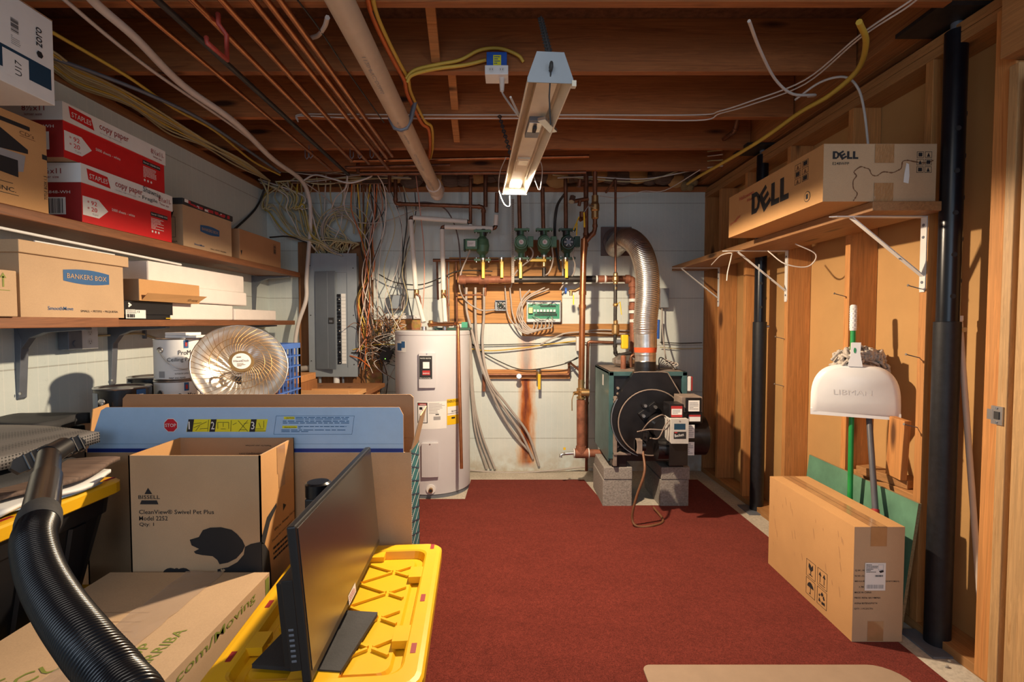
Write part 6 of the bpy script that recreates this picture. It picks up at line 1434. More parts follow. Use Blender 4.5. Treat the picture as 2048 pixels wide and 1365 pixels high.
# drain pipe
a = PZ(680, 0, 2.36); b = PD(868, 372, 3.86)
t = thing('drain_pipe', 'thick cream plastic drain pipe sloping under the joists', 'pipe', b)
s = a + (a - b) * .55
m = MB().cyl(s, b, .047, PVC, 32)
d = (b - a).normalized(); sd = d.cross(Z).normalized()
for k, s_ in ((.12, '1120-PVC-D2665'), (.40, '4" DWV  NSF-pw'), (.62, 'D-2665 1120'), (.86, 'NSF-dwv')):
    o_ = a.lerp(b, k) - Z * .047 - sd * (-.012); 
    m.text(s_, o_ - Z * .001, d, sd * -1 if True else sd, .016, GREYP, .30, 0, .0)
part('drain_tube', m, t)
part('end_coupling', MB().cyl(b - d * .03, b + d * .10, .057, PVCW, 28).tube(spl([b + d * .10, b + d * .16 + V((.0, .0, -.02)), b + d * .18 + V((0, .06, .04))], 6), .05, PVCW, 24), t)
g_ = PD(772, 190, a.lerp(b, .40).y); k = a.lerp(b, .44)
part('strap', MB().tube([k + sd * -.05 + Z * .09, k + sd * -.052, k + sd * -.03 - Z * .042, k - Z * .051, k + sd * .03 - Z * .042, k + sd * .052, k + sd * .075 + Z * .09], .006, GREYM, 6, flat=2.2), t, 0, 'dark metal strap')
# cross pipes near the back
for i, (u0, v0, u1, v1, D, r, m_, lb) in enumerate(((700, 322, 1178, 313, 3.66, .0125, COPPER, 'higher horizontal copper pipe in front of the back wall, at ceiling level'), (720, 348, 1172, 345, 3.80, .0125, COPD, 'lower horizontal copper pipe in front of the back wall, at ceiling level'),
            (690, 335, 900, 330, 3.72, .010, COPD, 'dark thin pipe between the two long cross pipes'), (1195, 277, 1440, 284, 3.45, .011, COPPER, 'copper pipe running right from the tall supply pipe under the joists'))):
    pipe([(u0, v0, D), (u1, v1, D)], r, m_, lb)
pipe([(1440, 284, 3.45), (1470, 262, 3.2), (1478, 232, 3.05)], .014, COPD, 'short angled copper pipe at the right end of the joist pipe')
one('pipe_valve', MB().cyl(PD(1385, 282, 3.45), PD(1402, 282, 3.45), .02, GREYM, 10).cyl(PD(1393, 283, 3.43), PD(1393, 296, 3.41), .010, GREYM, 8), 'small dark valve on the pipe under the fourth joist', 'valve')
for i, (u, v0, v1, D, r, lb) in enumerate(((716, 318, 345, 3.8, .013, 'leftmost'), (762, 296, 322, 3.55, .014, 'second'), (779, 350, 385, 4.0, .014, 'third'), (870, 340, 385, 3.9, .010, 'fourth'), (913, 330, 350, 3.9, .012, 'fifth'), (942, 325, 356, 3.95, .014, 'sixth'))):
    pipe([(u, v0, D), (u, v1, D)], r, COPD, lb + ' from the left of the short vertical pipe stubs between the cross pipes', 'short stubs at ceiling level')
# black dish-like hangers
for i, (u, v, y) in enumerate(((610, 290, 3.40), (618, 292, 3.38), (700, 280, 3.39), (716, 280, 3.39), (740, 285, 3.38))):
    p = PD(u, v, y); one('pipe_hook', MB().tube([V((p.x, p.y, 2.47)), V((p.x, p.y, 2.40)), V((p.x + .01, p.y, 2.385)), V((p.x + .022, p.y, 2.40)), V((p.x + .022, p.y, 2.43))], .003, GREYM, 5), 'thin wire hook holding the pipes at the fourth joist', 'hook', 'pipe hooks at the fourth joist')
# insulation at the rim
m = MB()
for k in range(26):
    x = -1.3 + k * .112; m.sphere((x, 4.30 + random.uniform(-.02, .02), 2.53 + random.uniform(-.03, .02)), random.uniform(.06, .085), LINER if k % 3 else KRAFT, 10, (1.3, .7, 1.0))
one('rim_insulation', m, 'crumpled brown paper-faced insulation stuffed between joists above the back wall', 'insulation', kind='stuff')
m = MB(); p = PD(1378, 372, 4.30)
for k in range(6): m.sphere(p + V((random.uniform(-.05, .05), random.uniform(-.03, .0), random.uniform(-.03, .03))), .035, PARTB, 8)
one('foam_tuft', m, 'tuft of yellowed insulation at the right end above the back wall', 'insulation', kind='stuff')
# white conduit / thick cables upper left
c1 = [(150, -60, 2.40), (185, 0, 2.405), (270, 75, 2.41), (365, 170, 2.41), (470, 245, 2.41), (545, 318, 2.40)]
P = [PZ(*p) for p in c1] + pts3([(600, 358, 3.95), (618, 395, 4.15), (621, 450, 4.2), (617, 505, 4.19), (613, 560, 4.19), (612, 600, 4.19), (596, 650, 4.2), (590, 700, 4.2), (598, 745, 4.2), (612, 790, 4.2), (622, 830, 4.2)])
one('service_cable', MB().tube(spl(P), .0165, CWHT, 10), 'thick pale grey service cable from the ceiling down the left side of the electrical panel', 'cable')
cz([(60, -70, 2.42), (130, 0, 2.42), (300, 138, 2.42), (480, 262, 2.42), (560, 330, 2.41)], .008, CWHT, 'thin white cable running beside the thick service cable')
L_ = [(10, 8), (105, 65), (250, 150), (345, 215), (430, 262), (505, 322), (560, 350)]
cz([(u, v, 2.43) for u, v in L_], .0075, CYEL, 'yellowish cable highest of the fan along the left wall top', 'cables along the left wall top')
for i in range(9):
    o_ = i * 4.0
    L_ = [(10, 62 + i * 3.5), (100, 100 + i * 4.5), (150 + i * 1, 135 + i * 5), (215 + i * 6, 165 + i * 6), (290 + 6 * i, 205 + 7 * i + (i % 3) * 3), (380 + 3 * i, 262 + 3.5 * i), (470 + (i % 4) * 6, 318 + 1.5 * i), (540, 362)]
    cz([(u, v, 2.425 - .002 * (i % 4)) for u, v in L_], .006, (CCRM, CYEL, CCRM, CCRM, BRASS)[i % 5] if i != 4 else CCRM, 'cream cable in the fan of cables along the top of the left wall', 'cables along the left wall top')
cz([(15, 75, 2.42), (105, 115, 2.42), (200, 150, 2.42), (300, 190, 2.41), (395, 235, 2.42), (480, 290, 2.42), (560, 345, 2.41)], .009, GREYM, 'grey spiral metal-clad cable under the cream cables at the left wall top', None, 'metal_clad_cable')
# long cables bound to drain/joists in the middle
P = [PZ(736, -20, 2.44), PZ(748, 30, 2.44), PZ(772, 85, 2.43), PZ(795, 130, 2.43), PZ(812, 162, 2.43), PZ(818, 190, 2.43), PZ(845, 245, 2.43), PZ(860, 260, 2.43), PZ(862, 300, 2.43), PZ(858, 322, 2.43)]
one('orange_cable', MB().tube(spl([p + V((-.008, 0, 0)) for p in P]), .0095, CORG, 6), 'orange cable running back under the joists right of the drain pipe', 'cable')
one('yellow_cable', MB().tube(spl([p + V((.010, 0, .002 * i)) for i, p in enumerate(P)]), .0085, CYEL, 6), 'yellow cable strapped beside the orange one right of the drain pipe', 'cable')
cable([(812, 158, 2.35), (830, 140, 2.34), (880, 128, 2.33), (920, 120, 2.33), (960, 100, 2.33), (1000, 97, 2.33), (1035, 110, 2.335), (1047, 124, 2.345)], .008, CYEL, 'yellow cable arching over the blue electrical box', None, 'yellow_cable')
cable([(814, 165, 2.35), (825, 150, 2.34), (870, 138, 2.33), (930, 130, 2.33), (972, 120, 2.33)], .008, CYEL, 'yellow cable entering the left side of the blue electrical box', None, 'yellow_cable')
cz([(595, 0, 2.44), (640, 60, 2.44), (700, 150, 2.44), (768, 245, 2.44)], .0035, CBLK, 'thin dark wire between the copper pipes and the drain pipe')
cz([(735, 0, 2.44), (790, 130, 2.44), (840, 245, 2.44)], .0035, CBLK, 'thin dark wire left of the orange cable')
cable([(655, 35, 1.86), (650, 52, 1.95), (637, 70, 2.1), (622, 76, 2.2)], .009, CWHT, 'short pale cable stub curling down left of the drain pipe')
# two white wires along the third joist and on to the upper right
for k in (0, 1):
    v = 230 + 7 * k
    L_ = [(596, 240 + 4 * k), (600, 229 + 3 * k), (700, v - 1), (900, v), (1150, v), (1392, v + (4 if k else 0)), (1500, 203 + 7 * k)]
    P = [PD(u, vv, 2.864) for u, vv in L_[:-1]] + [PZ(1440, 222 + 5 * k, 2.44), PZ(1500, 203 + 7 * k, 2.43), PZ(1610, 160 + 8 * k, 2.42), PZ(1720, 70 + 6 * k, 2.41), PZ(1820, 2 + 8 * k, 2.41), PZ(1860, -30, 2.41)]
    one('white_wire', MB().tube(spl(P), .0038, CWHT, 5), ('upper' if k == 0 else 'lower') + ' of two thin white wires along the third joist, rising to the upper right', 'wire', 'white wires along the third joist')
# yellow cable right
P = [PD(1718, 44, 1.87), PD(1732, 85, 2.0), PD(1715, 140, 2.2), PD(1660, 190, 2.4), PD(1600, 225, 2.6), PD(1530, 275, 2.9), PD(1470, 312, 3.2), PD(1400, 352, 3.7), PD(1375, 368, 3.95)]
one('yellow_cable', MB().tube(spl(P), .011, CYEL, 8), 'long yellow cable sagging along the girder on the right', 'cable')
P = [PD(1498, 42, 1.87), PD(1520, 100, 2.1), PD(1550, 158, 2.3), PD(1585, 188, 2.38), PD(1630, 190, 2.42), PD(1668, 155, 2.3), PD(1700, 158, 2.33), PD(1725, 195, 2.35), PD(1735, 300, 2.30)]
one('white_cable', MB().tube(spl(P[:5] + [PD(1615, 193, 2.45)]), .0065, CWHT, 6), 'white cable dropping from the nearest joist to the girder at right', 'cable')
one('white_cable', MB().tube(spl([PD(1590, 200, 2.5), PD(1640, 165, 2.4), PD(1688, 154, 2.34), PD(1715, 175, 2.32), PD(1728, 220, 2.30), PD(1737, 298, 2.28)]), .0055, CWHT, 6), 'white cable curving down onto the monitor carton on the right shelf', 'cable')
cable([(1200, 392, 3.95), (1240, 396, 4.1), (1285, 383, 4.1), (1330, 381, 4.0), (1400, 340, 3.6)], .0035, CWHT, 'thin wire swinging from the supply pipes to the girder')
for i, (v0, v1, v2) in enumerate(((312, 330, 300), (322, 333, 309), (350, 362, 320), (356, 358, 332))):
    cable([(1085 + 10 * i, v0, 3.95), (1180, v1 - 4, 4.0), (1290, v1, 4.0), (1400, v2 + 6, 3.9), (1445, v2, 3.7)], .005, CWHT if i % 2 else CCRM, 'pale cable strung across behind the supply pipes at ceiling level', 'pale cables behind the supply pipes')
# ---- cables around the electrical panel
rnd = random.Random(11)
for i in range(20):      # fall from the corner, loop left, return to the panel top
    u0 = 540 + rnd.uniform(-30, 60); lo = rnd.uniform(505, 600); vb = rnd.uniform(410, 455); D = 4.22 + rnd.uniform(-.06, .08)
    ue = 634 + rnd.uniform(0, 34)
    cable([(u0, 362 + rnd.uniform(-8, 6), D - .05), (lo + 8, 392, D), (lo + rnd.uniform(0, 8), 418, D), (lo + 22, vb, D), (lo + 60 if lo < 560 else lo + 35, 470 + rnd.uniform(-6, 4), D), (ue - 15, 489, D), (ue, 508, 4.28)], .0055, (CCRM, CCRM, CYEL, CWHT)[i % 4], 'cream cable looping down into the top of the electrical panel', 'cream cables above the electrical panel')
for i in range(12):
    u0 = 560 + i * 13 + rnd.uniform(-5, 5); D = 4.24 + rnd.uniform(-.05, .06); ue = 625 + rnd.uniform(0, 75)
    cable([(u0, 350 + rnd.uniform(0, 20), D - .15), (u0 + rnd.uniform(-10, 15), 400, D), (u0 * .5 + ue * .5, 450, D), (ue, 480, D), (ue - rnd.uniform(0, 10), 507, 4.28)], .0055, (CCRM, CWHT, CCRM)[i % 3], 'cream cable hanging from the ceiling into the panel top', 'cream cables above the electrical panel')
for i in range(8):
    c = 683 + rnd.uniform(-12, 14); r_ = 26 + 3.2 * i; D = 4.27 - .012 * i
    L_ = [(c + r_ * 1.0 * math.cos(a) , 462 + r_ * 1.05 * math.sin(a), D) for a in [math.radians(q) for q in range(100, 400, 30)]]
    cable(L_, .0045, CGRY if i % 2 else CCRM, 'slack cable coiled in a ring above the electrical panel', 'coiled slack cables')
for i in range(14):
    u0 = 672 + rnd.uniform(-5, 35); D = 4.20 + rnd.uniform(-.05, .08); ue = 640 + rnd.uniform(0, 62)
    cable([(u0, 500 + rnd.uniform(-6, 4), 4.28), (u0 + rnd.uniform(-6, 10), 487, D), (ue, 480 + rnd.uniform(-5, 8), D), (ue - 12, 492, D), (ue - 14 + rnd.uniform(-8, 8), 505, 4.28)], .0055, CCRM, 'short looped cream cable bunched on top of the electrical panel', 'bunched cable ends on the panel')
cable([(445, 480, 3.6), (487, 430, 4.05), (500, 405, 4.2), (530, 375, 4.2)], .0085, CBLK, 'thick black cable curving up the left end of the back wall')
cable([(540, 475, 4.0), (580, 474, 4.2), (625, 490, 4.25), (668, 508, 4.28)], .007, CBLK, 'thick black cable running into the electrical panel from the left')
cable([(605, 362, 4.0), (650, 395, 4.2), (700, 440, 4.2), (760, 445, 4.2), (820, 425, 4.2), (868, 408, 4.15)], .005, CGRY, 'long dark cable slung from the corner toward the copper pipe')
ccs = (CBLK, CBRN, CBLK, CWHT, CBRN, CYEL, CGRY, CBLK, CORG, CPNK, CCRM, CWHT)
for i in range(22):       # bundle right of panel
    D = 4.22 + rnd.uniform(-.06, .08); u0 = 700 + rnd.uniform(-10, 60); m_ = ccs[i % 12]
    cable([(u0, 368, D - .1), (u0 + rnd.uniform(-8, 12), 420, D), (735 + rnd.uniform(-14, 10), 480, D), (742 + rnd.uniform(-12, 8), 540, D), (728 + rnd.uniform(-14, 14), 600, D), (728 + rnd.uniform(-14, 22), 660, D), (725 + rnd.uniform(-12, 20), 715 + rnd.uniform(-20, 25), D)], .0042 if m_ is not CYEL else .006, m_, 'cable in the mixed bundle hanging right of the electrical panel', 'mixed bundle right of the panel')
for i in range(10):
    D = 4.2 + rnd.uniform(-.05, .08); m_ = (CWHT, CBLK, CWHT, CGRY, CCRM)[i % 5]; uu = 745 + i * 9
    cable([(uu - 20, 372, D), (uu + rnd.uniform(-6, 14), 450, D), (uu + rnd.uniform(-25, 5), 540, D), (uu - 10 + rnd.uniform(-12, 12), 600, D), (775 + rnd.uniform(-25, 30), 660, D)], .0034, m_, 'thin cable trailing down to the wiring beside the heater', 'thin cables trailing to the heater')
for i in range(34):
    D = 4.2 + rnd.uniform(-.08, .06); cu, cv = 768 + rnd.gauss(0, 20), 680 + rnd.gauss(0, 22); 
    cable([(cu + rnd.uniform(-26, 26), cv + rnd.uniform(-24, 24), D + rnd.uniform(-.02, .02)) for _ in range(6)], .003, (CBLK, CBRN, CGRY, CBLK, CBRN, CWHT)[i % 6], 'thin wire in the tangle left of the water heater', 'wires in the tangle beside the heater', 'tangled_wire', 5, 'wire')
for i, (L_, m_) in enumerate((([(758, 720), (766, 760), (757, 800), (765, 830)], CBLK), ([(762, 715), (775, 755), (770, 800), (764, 830)], CBLK), ([(790, 735), (775, 765), (766, 800), (775, 825)], CGRY), ([(733, 700), (732, 760), (740, 800), (748, 820)], CBLK))):
    cable([(u, v, 4.24) for u, v in L_], .004, m_, 'dark cable hanging below the wire tangle, in front of the blue-grey wall', 'dark cables below the tangle')
for i, (a_, b_) in enumerate((((706, 700), (792, 690)), ((703, 706), (780, 716)), ((700, 712), (740, 735)))):
    cable([(a_[0], a_[1], 4.22), ((a_[0] + b_[0]) / 2, (a_[1] + b_[1]) / 2 - 5, 4.18), (b_[0], b_[1], 4.15)], .005, (CYEL, CBLK, CORG)[i], ('yellow', 'black', 'orange')[i] + ' cable crossing from the panel to the wire tangle')
cable([(832, 352, 4.05), (840, 420, 4.1), (848, 500, 4.08), (848, 580, 4.05), (842, 655, 3.95)], .0042, CPNK, 'salmon pink wire hanging down to the top of the water heater')
cable([(808, 385, 4.15), (814, 440, 4.18), (806, 520, 4.2), (815, 590, 4.2), (826, 640, 4.2)], .005, CBLK, 'black cable snaking down left of the insulated pipes')
cable([(830, 385, 4.2), (831, 430, 4.2), (812, 500, 4.2), (808, 560, 4.2), (800, 620, 4.2)], .004, CBLK, 'second black cable left of the insulated pipes, closer to them')
cable([(756, 548, 4.22), (790, 565, 4.22), (840, 570, 4.2), (885, 555, 4.15), (920, 542, 4.2), (985, 543, 4.2)], .005, CBLK, 'black cable drooping from the bundle to behind the insulated pipes')
cable([(792, 415, 4.2), (850, 405, 4.2), (892, 420, 4.2), (915, 470, 4.2), (922, 540, 4.2), (930, 590, 4.25)], .006, BROWNM, 'dark brown cable arching behind the insulated pipes')
for k in (0, 1): cable([(1130 - 2 * k, 388, 4.1), (1116 - 3 * k, 412, 4.15), (1111 - 3 * k, 450, 4.2), (1112 - 2 * k, 490, 4.2), (1120 - 2 * k, 540, 4.25)], .006, CBLK, ('left' if k else 'right') + ' of two black cables hanging between the middle and darkest pumps', 'black cables between pumps')
for i in range(9):
    v = 345 + rnd.uniform(-12, 25); cable([(560 + rnd.uniform(-20, 30), v + rnd.uniform(-5, 8), 4.0), (640 + rnd.uniform(-10, 10), v + rnd.uniform(-4, 14), 4.05), (720 + rnd.uniform(-10, 10), v + rnd.uniform(-8, 10), 4.05), (800 + rnd.uniform(-20, 40), v + rnd.uniform(-8, 8), 4.1)], .005, (CCRM, CWHT, CGRY, CBRN)[i % 4], 'cable crossing at ceiling level above the electrical panel', 'cables crossing above the panel')
cable([(606, 362, 4.0), (630, 350, 3.95), (665, 358, 3.9), (700, 366, 3.9), (738, 355, 3.9), (745, 348, 3.9)], .007, CWHT, 'white cable sagging between the service cable and the drain pipe')
cable([(695, 348, 3.95), (692, 375, 4.0), (672, 395, 4.1), (662, 420, 4.2)], .006, CWHT, 'short white cable curling down above the panel')
cable([(752, 345, 3.9), (768, 375, 4.0), (772, 420, 4.1), (765, 470, 4.15), (748, 520, 4.2), (745, 560, 4.2)], .005, CWHT, 'white cable dropping from the ceiling to the right side of the panel')

# ============================================================ blue electrical box on the second joist
t = thing('electrical_box', 'blue plastic electrical box with double outlet on the second joist', 'electrical box', PD(994, 162, 2.33))
a = PD(974, 158, 2.33); b = PD(1014, 114, 2.33)
bb_ = part('box_body', MB().box((a.x, 2.285, a.z + .03), (b.x, 2.355, b.z), BLUEH), t, .003)
part('box_sticker', MB().rect((a.x + .03, 2.285, b.z - .06), X, Z, 0, 0, .035, .045, YELP).greek((a.x + .03, 2.285, b.z - .06), X, Z, .004, .004, .031, .042, 4, INKB, .0014), bb_, 0, 'pale yellow sticker')
m = MB().box((a.x - .006, 2.262, a.z - .012), (b.x + .006, 2.350, a.z + .028), WHITEPL)
for x_ in (.022, .068):
    m.decal((a.x + x_, 2.262, a.z + .008), X, Z, circ(.013, 14), WHITEM, .001)
    for q in (-.005, .005): m.rect((a.x + x_, 2.262, a.z + .008), X, Z, q - .001, -.003, q + .001, .005, INK, .0016)
part('outlet_plate', m, t, .002, 'white outlet cover')
q = PD(1004, 160, 2.30)
one('lamp_plug', MB().cyl(q + V((0, 0, .015)), q - V((0, 0, .05)), .014, CWHT, 12, .009).tube(spl([q - V((0, 0, .05)), PD(1007, 190, 2.28), PD(1022, 212, 2.1), PD(1038, 232, 1.95), V((-.005, 1.80, 2.09))]), .0045, CWHT, 6), 'white plug and cord hanging from the blue box to the shop light', 'plug')
# ---- shop light
LX0, LY0, LX1, LY1, LZ = .106, 1.42, .012, 2.64, 1.965
axis = V((LX1 - LX0, LY1 - LY0, 0)); LL_ = axis.length; ML = frame((LX0, LY0, LZ), V((axis.y, -axis.x, 0)), axis)   # x right, y along, z = x cross y
if ML.col[2].z < 0: raise RuntimeError
t = thing('shop_light', 'long cream hanging shop light fixture with one lit lamp at its far end', 'ceiling light', (.06, 2.0, LZ))
w_ = .064
prof_ = [(-w_, 0), (-w_ + .004, 0), (-.046, .040), (-.030, .050), (-.030, .026), (.030, .026), (.030, .050), (.046, .040), (w_ - .004, 0), (w_, 0), (w_, .006), (.048, .050), (.034, .075), (-.034, .075), (-.048, .050), (-w_, .006)]
m = MB(); n_ = len(prof_)
m.add([(x, y, z) for y in (0, LL_) for x, z in prof_], [(i, (i + 1) % n_, n_ + (i + 1) % n_, n_ + i) for i in range(n_)], FIXT, False, ML)
part('housing', m, t, 0)
ep = [(-w_, -.004), (w_, -.004), (w_, .008), (.038, .080), (-.038, .080), (-w_, .008)]
Me = lambda y: ML @ Matrix(((1, 0, 0, 0), (0, 0, -1, y), (0, 1, 0, 0), (0, 0, 0, 1)))
e_ = part('end_plate', MB().prism(ep, .003, PANEL, Me(0)).box((w_ - .004, -.006, -.012), (w_ + .008, .01, .004), FIXT, ML), t, 0, 'pale end plate with hook')
part('end_plate', MB().prism(ep, .003, FIXT, Me(LL_)), t)
part('hook', MB().tube([ML @ V((0, -.004, .035)), ML @ V((0, -.02, .042)), ML @ V((0, -.022, .030)), ML @ V((0, -.004, .028))], .005, BLACKM, 6), e_)
sk = MB()
sk.box((-.024, .30, .012), (.024, .46, .027), GREYM, ML); sk.box((-.022, .315, .010), (.022, .40, .013), GALV, ML); sk.box((-.006, .34, .0), (.006, .38, .012), BLACKM, ML)
part('ballast_plate', sk, t, .001, 'bare metal lampholder plate')
sk = MB().box((-.014, .0, -.008), (.014, .12, .002), STEEL, ML @ Matrix.Translation((.012, .27, .01)) @ Matrix.Rotation(-.5, 4, 'Z')); part('dangling_cover', sk, t, .001, 'loose bright metal cover')
part('ballast_cover', MB().box((-.026, .72, .018), (.026, .90, .027), FIXT, ML).box((-.02, .735, .0165), (.02, .80, .018), GALV, ML), t, .001)
part('pull_chain', MB().tube([ML @ V((0, -.01, .03)), ML @ V((.0, .02, -.03)), ML @ V((.004, .02, -.11))], .0022, BLACKM, 5), t)
part('lamp', MB().box((-.026, LL_ - .13, .019), (.026, LL_ - .05, .0255), LED, ML), t, .001, 'glowing lamp')
ch = MB(); c0 = ML @ V((0, .01, .075)); c1_ = PD(1081, 30, 1.84); c1_ = V((c0.x + .0, 1.50, JZ + .0)); c1_ = PD(1081, 36, 1.84)
nl = 26
for k in range(nl):
    p = c0.lerp(c1_, (k + .5) / nl); d = (c1_ - c0).normalized(); sd_ = (X if k % 2 else Y); sd_ = (sd_ - d * sd_.dot(d)).normalized(); hh = (c1_ - c0).length / nl * .62
    ch.tube([p + d * hh * math.cos(a) + sd_ * .009 * math.sin(a) for a in [2 * math.pi * q / 8 for q in range(9)]], .0032, BLACKM, 4, False)
one('hanging_chain', ch, 'dark link chain hanging the near end of the shop light from the first joist', 'chain')
ch = MB(); c0 = ML @ V((0, LL_ - .1, .075)); c1_ = V((c0.x - .09, 2.85, JZ)); nl = 22
for k in range(nl):
    p = c0.lerp(c1_, (k + .5) / nl); d = (c1_ - c0).normalized(); sd_ = (X if k % 2 else Y); sd_ = (sd_ - d * sd_.dot(d)).normalized(); hh = (c1_ - c0).length / nl * .62
    ch.tube([p + d * hh * math.cos(a) + sd_ * .009 * math.sin(a) for a in [2 * math.pi * q / 8 for q in range(9)]], .0032, BLACKM, 4, False)
one('hanging_chain', ch, 'dark link chain at the far lit end of the shop light', 'chain')
cable([(1012, 315, 2.4), (1000, 345, 2.5), (998, 380, 2.56), (1008, 408, 2.56), (1019, 412, 2.56), (1019, 392, 2.55)], .0024, CGRY, 'white cord loop hanging below the lit end of the shop light')
cable([(1075, 312, 2.3), (1084, 335, 2.35), (1082, 372, 2.38), (1078, 380, 2.38), (1070, 360, 2.38), (1063, 345, 2.4)], .0024, CGRY, 'white cord loop right of the lit end of the shop light')

# ============================================================ right side: shelf, carton, tools
def xoff(y, dx): return WX(y) + dx
one('shelf_board', slab_y(1.985, 4.30, -.292, -.002, 1.735, 1.773, SHR), 'rough pine shelf board on white brackets along the right wall', 'shelf', bevel=.003)
def wbracket(y, lb):
    x = WX(y); yc = y + .019; zt2 = 1.734; t = thing('shelf_bracket', lb, 'bracket', (x, yc, zt2 - .32), 0, 'white triangular shelf brackets on the right wall')
    m = MB().box((x - .004, yc - .015, zt2 - .30), (x - .0005, yc + .015, zt2), WHITEM).cbox((x - .003, yc, zt2 - .30), (.004, .024, .02), WHITEM)
    for z_ in (.035, .085, .27): m.cyl((x - .003, yc, zt2 - z_), (x - .0065, yc, zt2 - z_), .006, GREYM, 8)
    part('wall_leg', m, t)
    part('arm', MB().add([(x, yc - .015, zt2 - .004), (x, yc + .015, zt2 - .004), (x - .37, yc + .013, zt2 - .004), (x - .395, yc, zt2 - .004), (x - .37, yc - .013, zt2 - .004), (x, yc - .015, zt2), (x, yc + .015, zt2), (x - .37, yc + .013, zt2), (x - .395, yc, zt2), (x - .37, yc - .013, zt2)], [(0, 1, 2, 3, 4), (9, 8, 7, 6, 5)] + [(i, 5 + i, 5 + (i + 1) % 5, (i + 1) % 5) for i in range(5)], WHITEM), t)
    M = frame((x - .003, yc, zt2 - .245), V((-.30, 0, .24)), V((0, 1, 0)))
    part('brace', MB().box((0, -.011, -.002), (math.hypot(.30, .24), .011, .002), WHITEM, M).cyl(M @ V((.12, 0, .002)), M @ V((.12, 0, .005)), .004, GREYM, 8), t)
wbracket(2.07, 'nearest white triangular bracket under the right shelf'); wbracket(3.07, 'middle white triangular bracket under the right shelf'); wbracket(4.03, 'farthest white triangular bracket under the right shelf')
# nails
for i, (u, v, y) in enumerate(((1826, 573, 2.08), (1823, 712, 2.08), (1815, 852, 2.08), (1566, 675, 3.08), (1564, 773, 3.08), (1687, 587, 2.54))):
    x = WX(y); p = PX(u + 25, v + 5, x - .0); q = V((x - .0, y + .015, p.z)); 
    one('nail', MB().tube([q, q + V((-.05, -.005, .012)), q + V((-.06, -.006, .015))], .0022, GREYM, 6).cyl(q + V((-.06, -.006, .015)), q + V((-.062, -.006, .0155)), .0055, STEEL, 8), ('upper', 'second', 'lowest', 'upper far', 'lower far', 'single')[i] + ' bent nail driven into the ' + ('nearest bracket stud', 'nearest bracket stud', 'nearest bracket stud', 'middle bracket stud', 'middle bracket stud', 'stud behind the mop')[i], 'nail', 'nails in the right wall studs')
# monitor carton
t = thing('monitor_carton', 'long tan carton with bold black lettering, tape and water stain on the right shelf', 'box', (1.45, 2.4, 1.773))
x0, x1, y0, y1, z0, z1 = 1.222, 1.665, 2.0, 2.86, 1.774, 1.998
m = MB().box((x0, y0, z0), (x1, y1, z1), CARD, None, {'-x': CARDG, '-z': CARDG})  # room-facing side coloured more orange to look lit
o = (x0, y1, z0); d_ = V((0, -1, 0))
def dell(mb, o, x, y, h, w, mm):
    # four block letters, the E tilted
    lt = w * .27; th = h * .30
    def pl(L, ox, rot=0):
        c_, s_ = math.cos(rot), math.sin(rot); out = []
        for a, b_ in L:
            a2, b2 = a - lt * .45, b_ - h / 2; out.append((ox + lt * .45 + a2 * c_ - b2 * s_, h / 2 + a2 * s_ + b2 * c_))
        mb.decal(o, x, y, out, mm, .0012)
    # D
    pl([(0, 0), (th, 0), (th, h), (0, h)], 0); pl([(th, 0), (lt * .55, 0), (lt * .55, th * .75), (th, th * .75)], 0); pl([(th, h - th * .75), (lt * .55, h - th * .75), (lt * .55, h), (th, h)], 0)
    pl([(lt * .55, 0), (lt * .85, h * .2), (lt * .95, h * .5), (lt * .70, h * .5), (lt * .6, h * .28), (lt * .55, th * .75)], 0); pl([(lt * .70, h * .5), (lt * .95, h * .5), (lt * .85, h * .8), (lt * .55, h), (lt * .55, h - th * .75), (lt * .6, h * .72)], 0)
    r = .55
    for L in ([(0, 0), (th, 0), (th, h), (0, h)], [(th, 0), (lt * .85, 0), (lt * .85, th * .75), (th, th * .75)], [(th, h * .5 - th * .38), (lt * .85, h * .5 - th * .38), (lt * .85, h * .5 + th * .38), (th, h * .5 + th * .38)], [(th, h - th * .75), (lt * .85, h - th * .75), (lt * .85, h), (th, h)]): pl(L, w * .27, r)
    for k in (.56, .79):
        pl([(0, 0), (th, 0), (th, h), (0, h)], w * k); pl([(th, 0), (w * .21, 0), (w * .21, th * .8), (th, th * .8)], w * k)
dell(m, V(o) + d_ * .27 + Z * .072, d_, Z, .105, .345, INK)
for k in range(3):
    for q in range(2):
        m.outline(V(o) + d_ * (.66 + .055 * q) + Z * (.115 + .030 * k), d_, Z, 0, 0, .045, .025, .002, INK)
        if (k + q) % 2: m.rect(V(o) + d_ * (.66 + .055 * q) + Z * (.115 + .030 * k), d_, Z, .008, .004, .037, .021, INK, .0012)
        else: m.decal(V(o) + d_ * (.66 + .055 * q) + Z * (.115 + .030 * k), d_, Z, [(.012, .004), (.032, .004), (.022, .021)], INKM, .0012)
m.decal(V(o) + d_ * .755 + Z * .045, d_, Z, circ(.022, 20), INK, .001); m.decal(V(o) + d_ * .755 + Z * .045, d_, Z, circ(.019, 20), CARDG, .0014); m.decal(V(o) + d_ * .755 + Z * .045, d_, Z, [(-.008, -.010), (.008, -.010), (.008, .010), (-.008, .010)], INK, .0018)
m.text('Halloween', V(o) + d_ * .13 + Z * .175, d_, (0, 0, 1), .020, INKR, .16, -.005); m.text('House', V(o) + d_ * .22 + Z * .148, d_, Z, .018, INKR, .07, -.005)
m.text('Fragile', V(o) + d_ * .03 + Z * .055, V((0, -1, .25)), Z, .022, INKR, .12, -.005)
o = V((x0, y0, z0))
dell(m, o + X * .035 + Z * .165, X, Z, .030, .10, INK); m.text('E248WFP', o + X * .035 + Z * .142, X, Z, .011, INK, .065, .03)
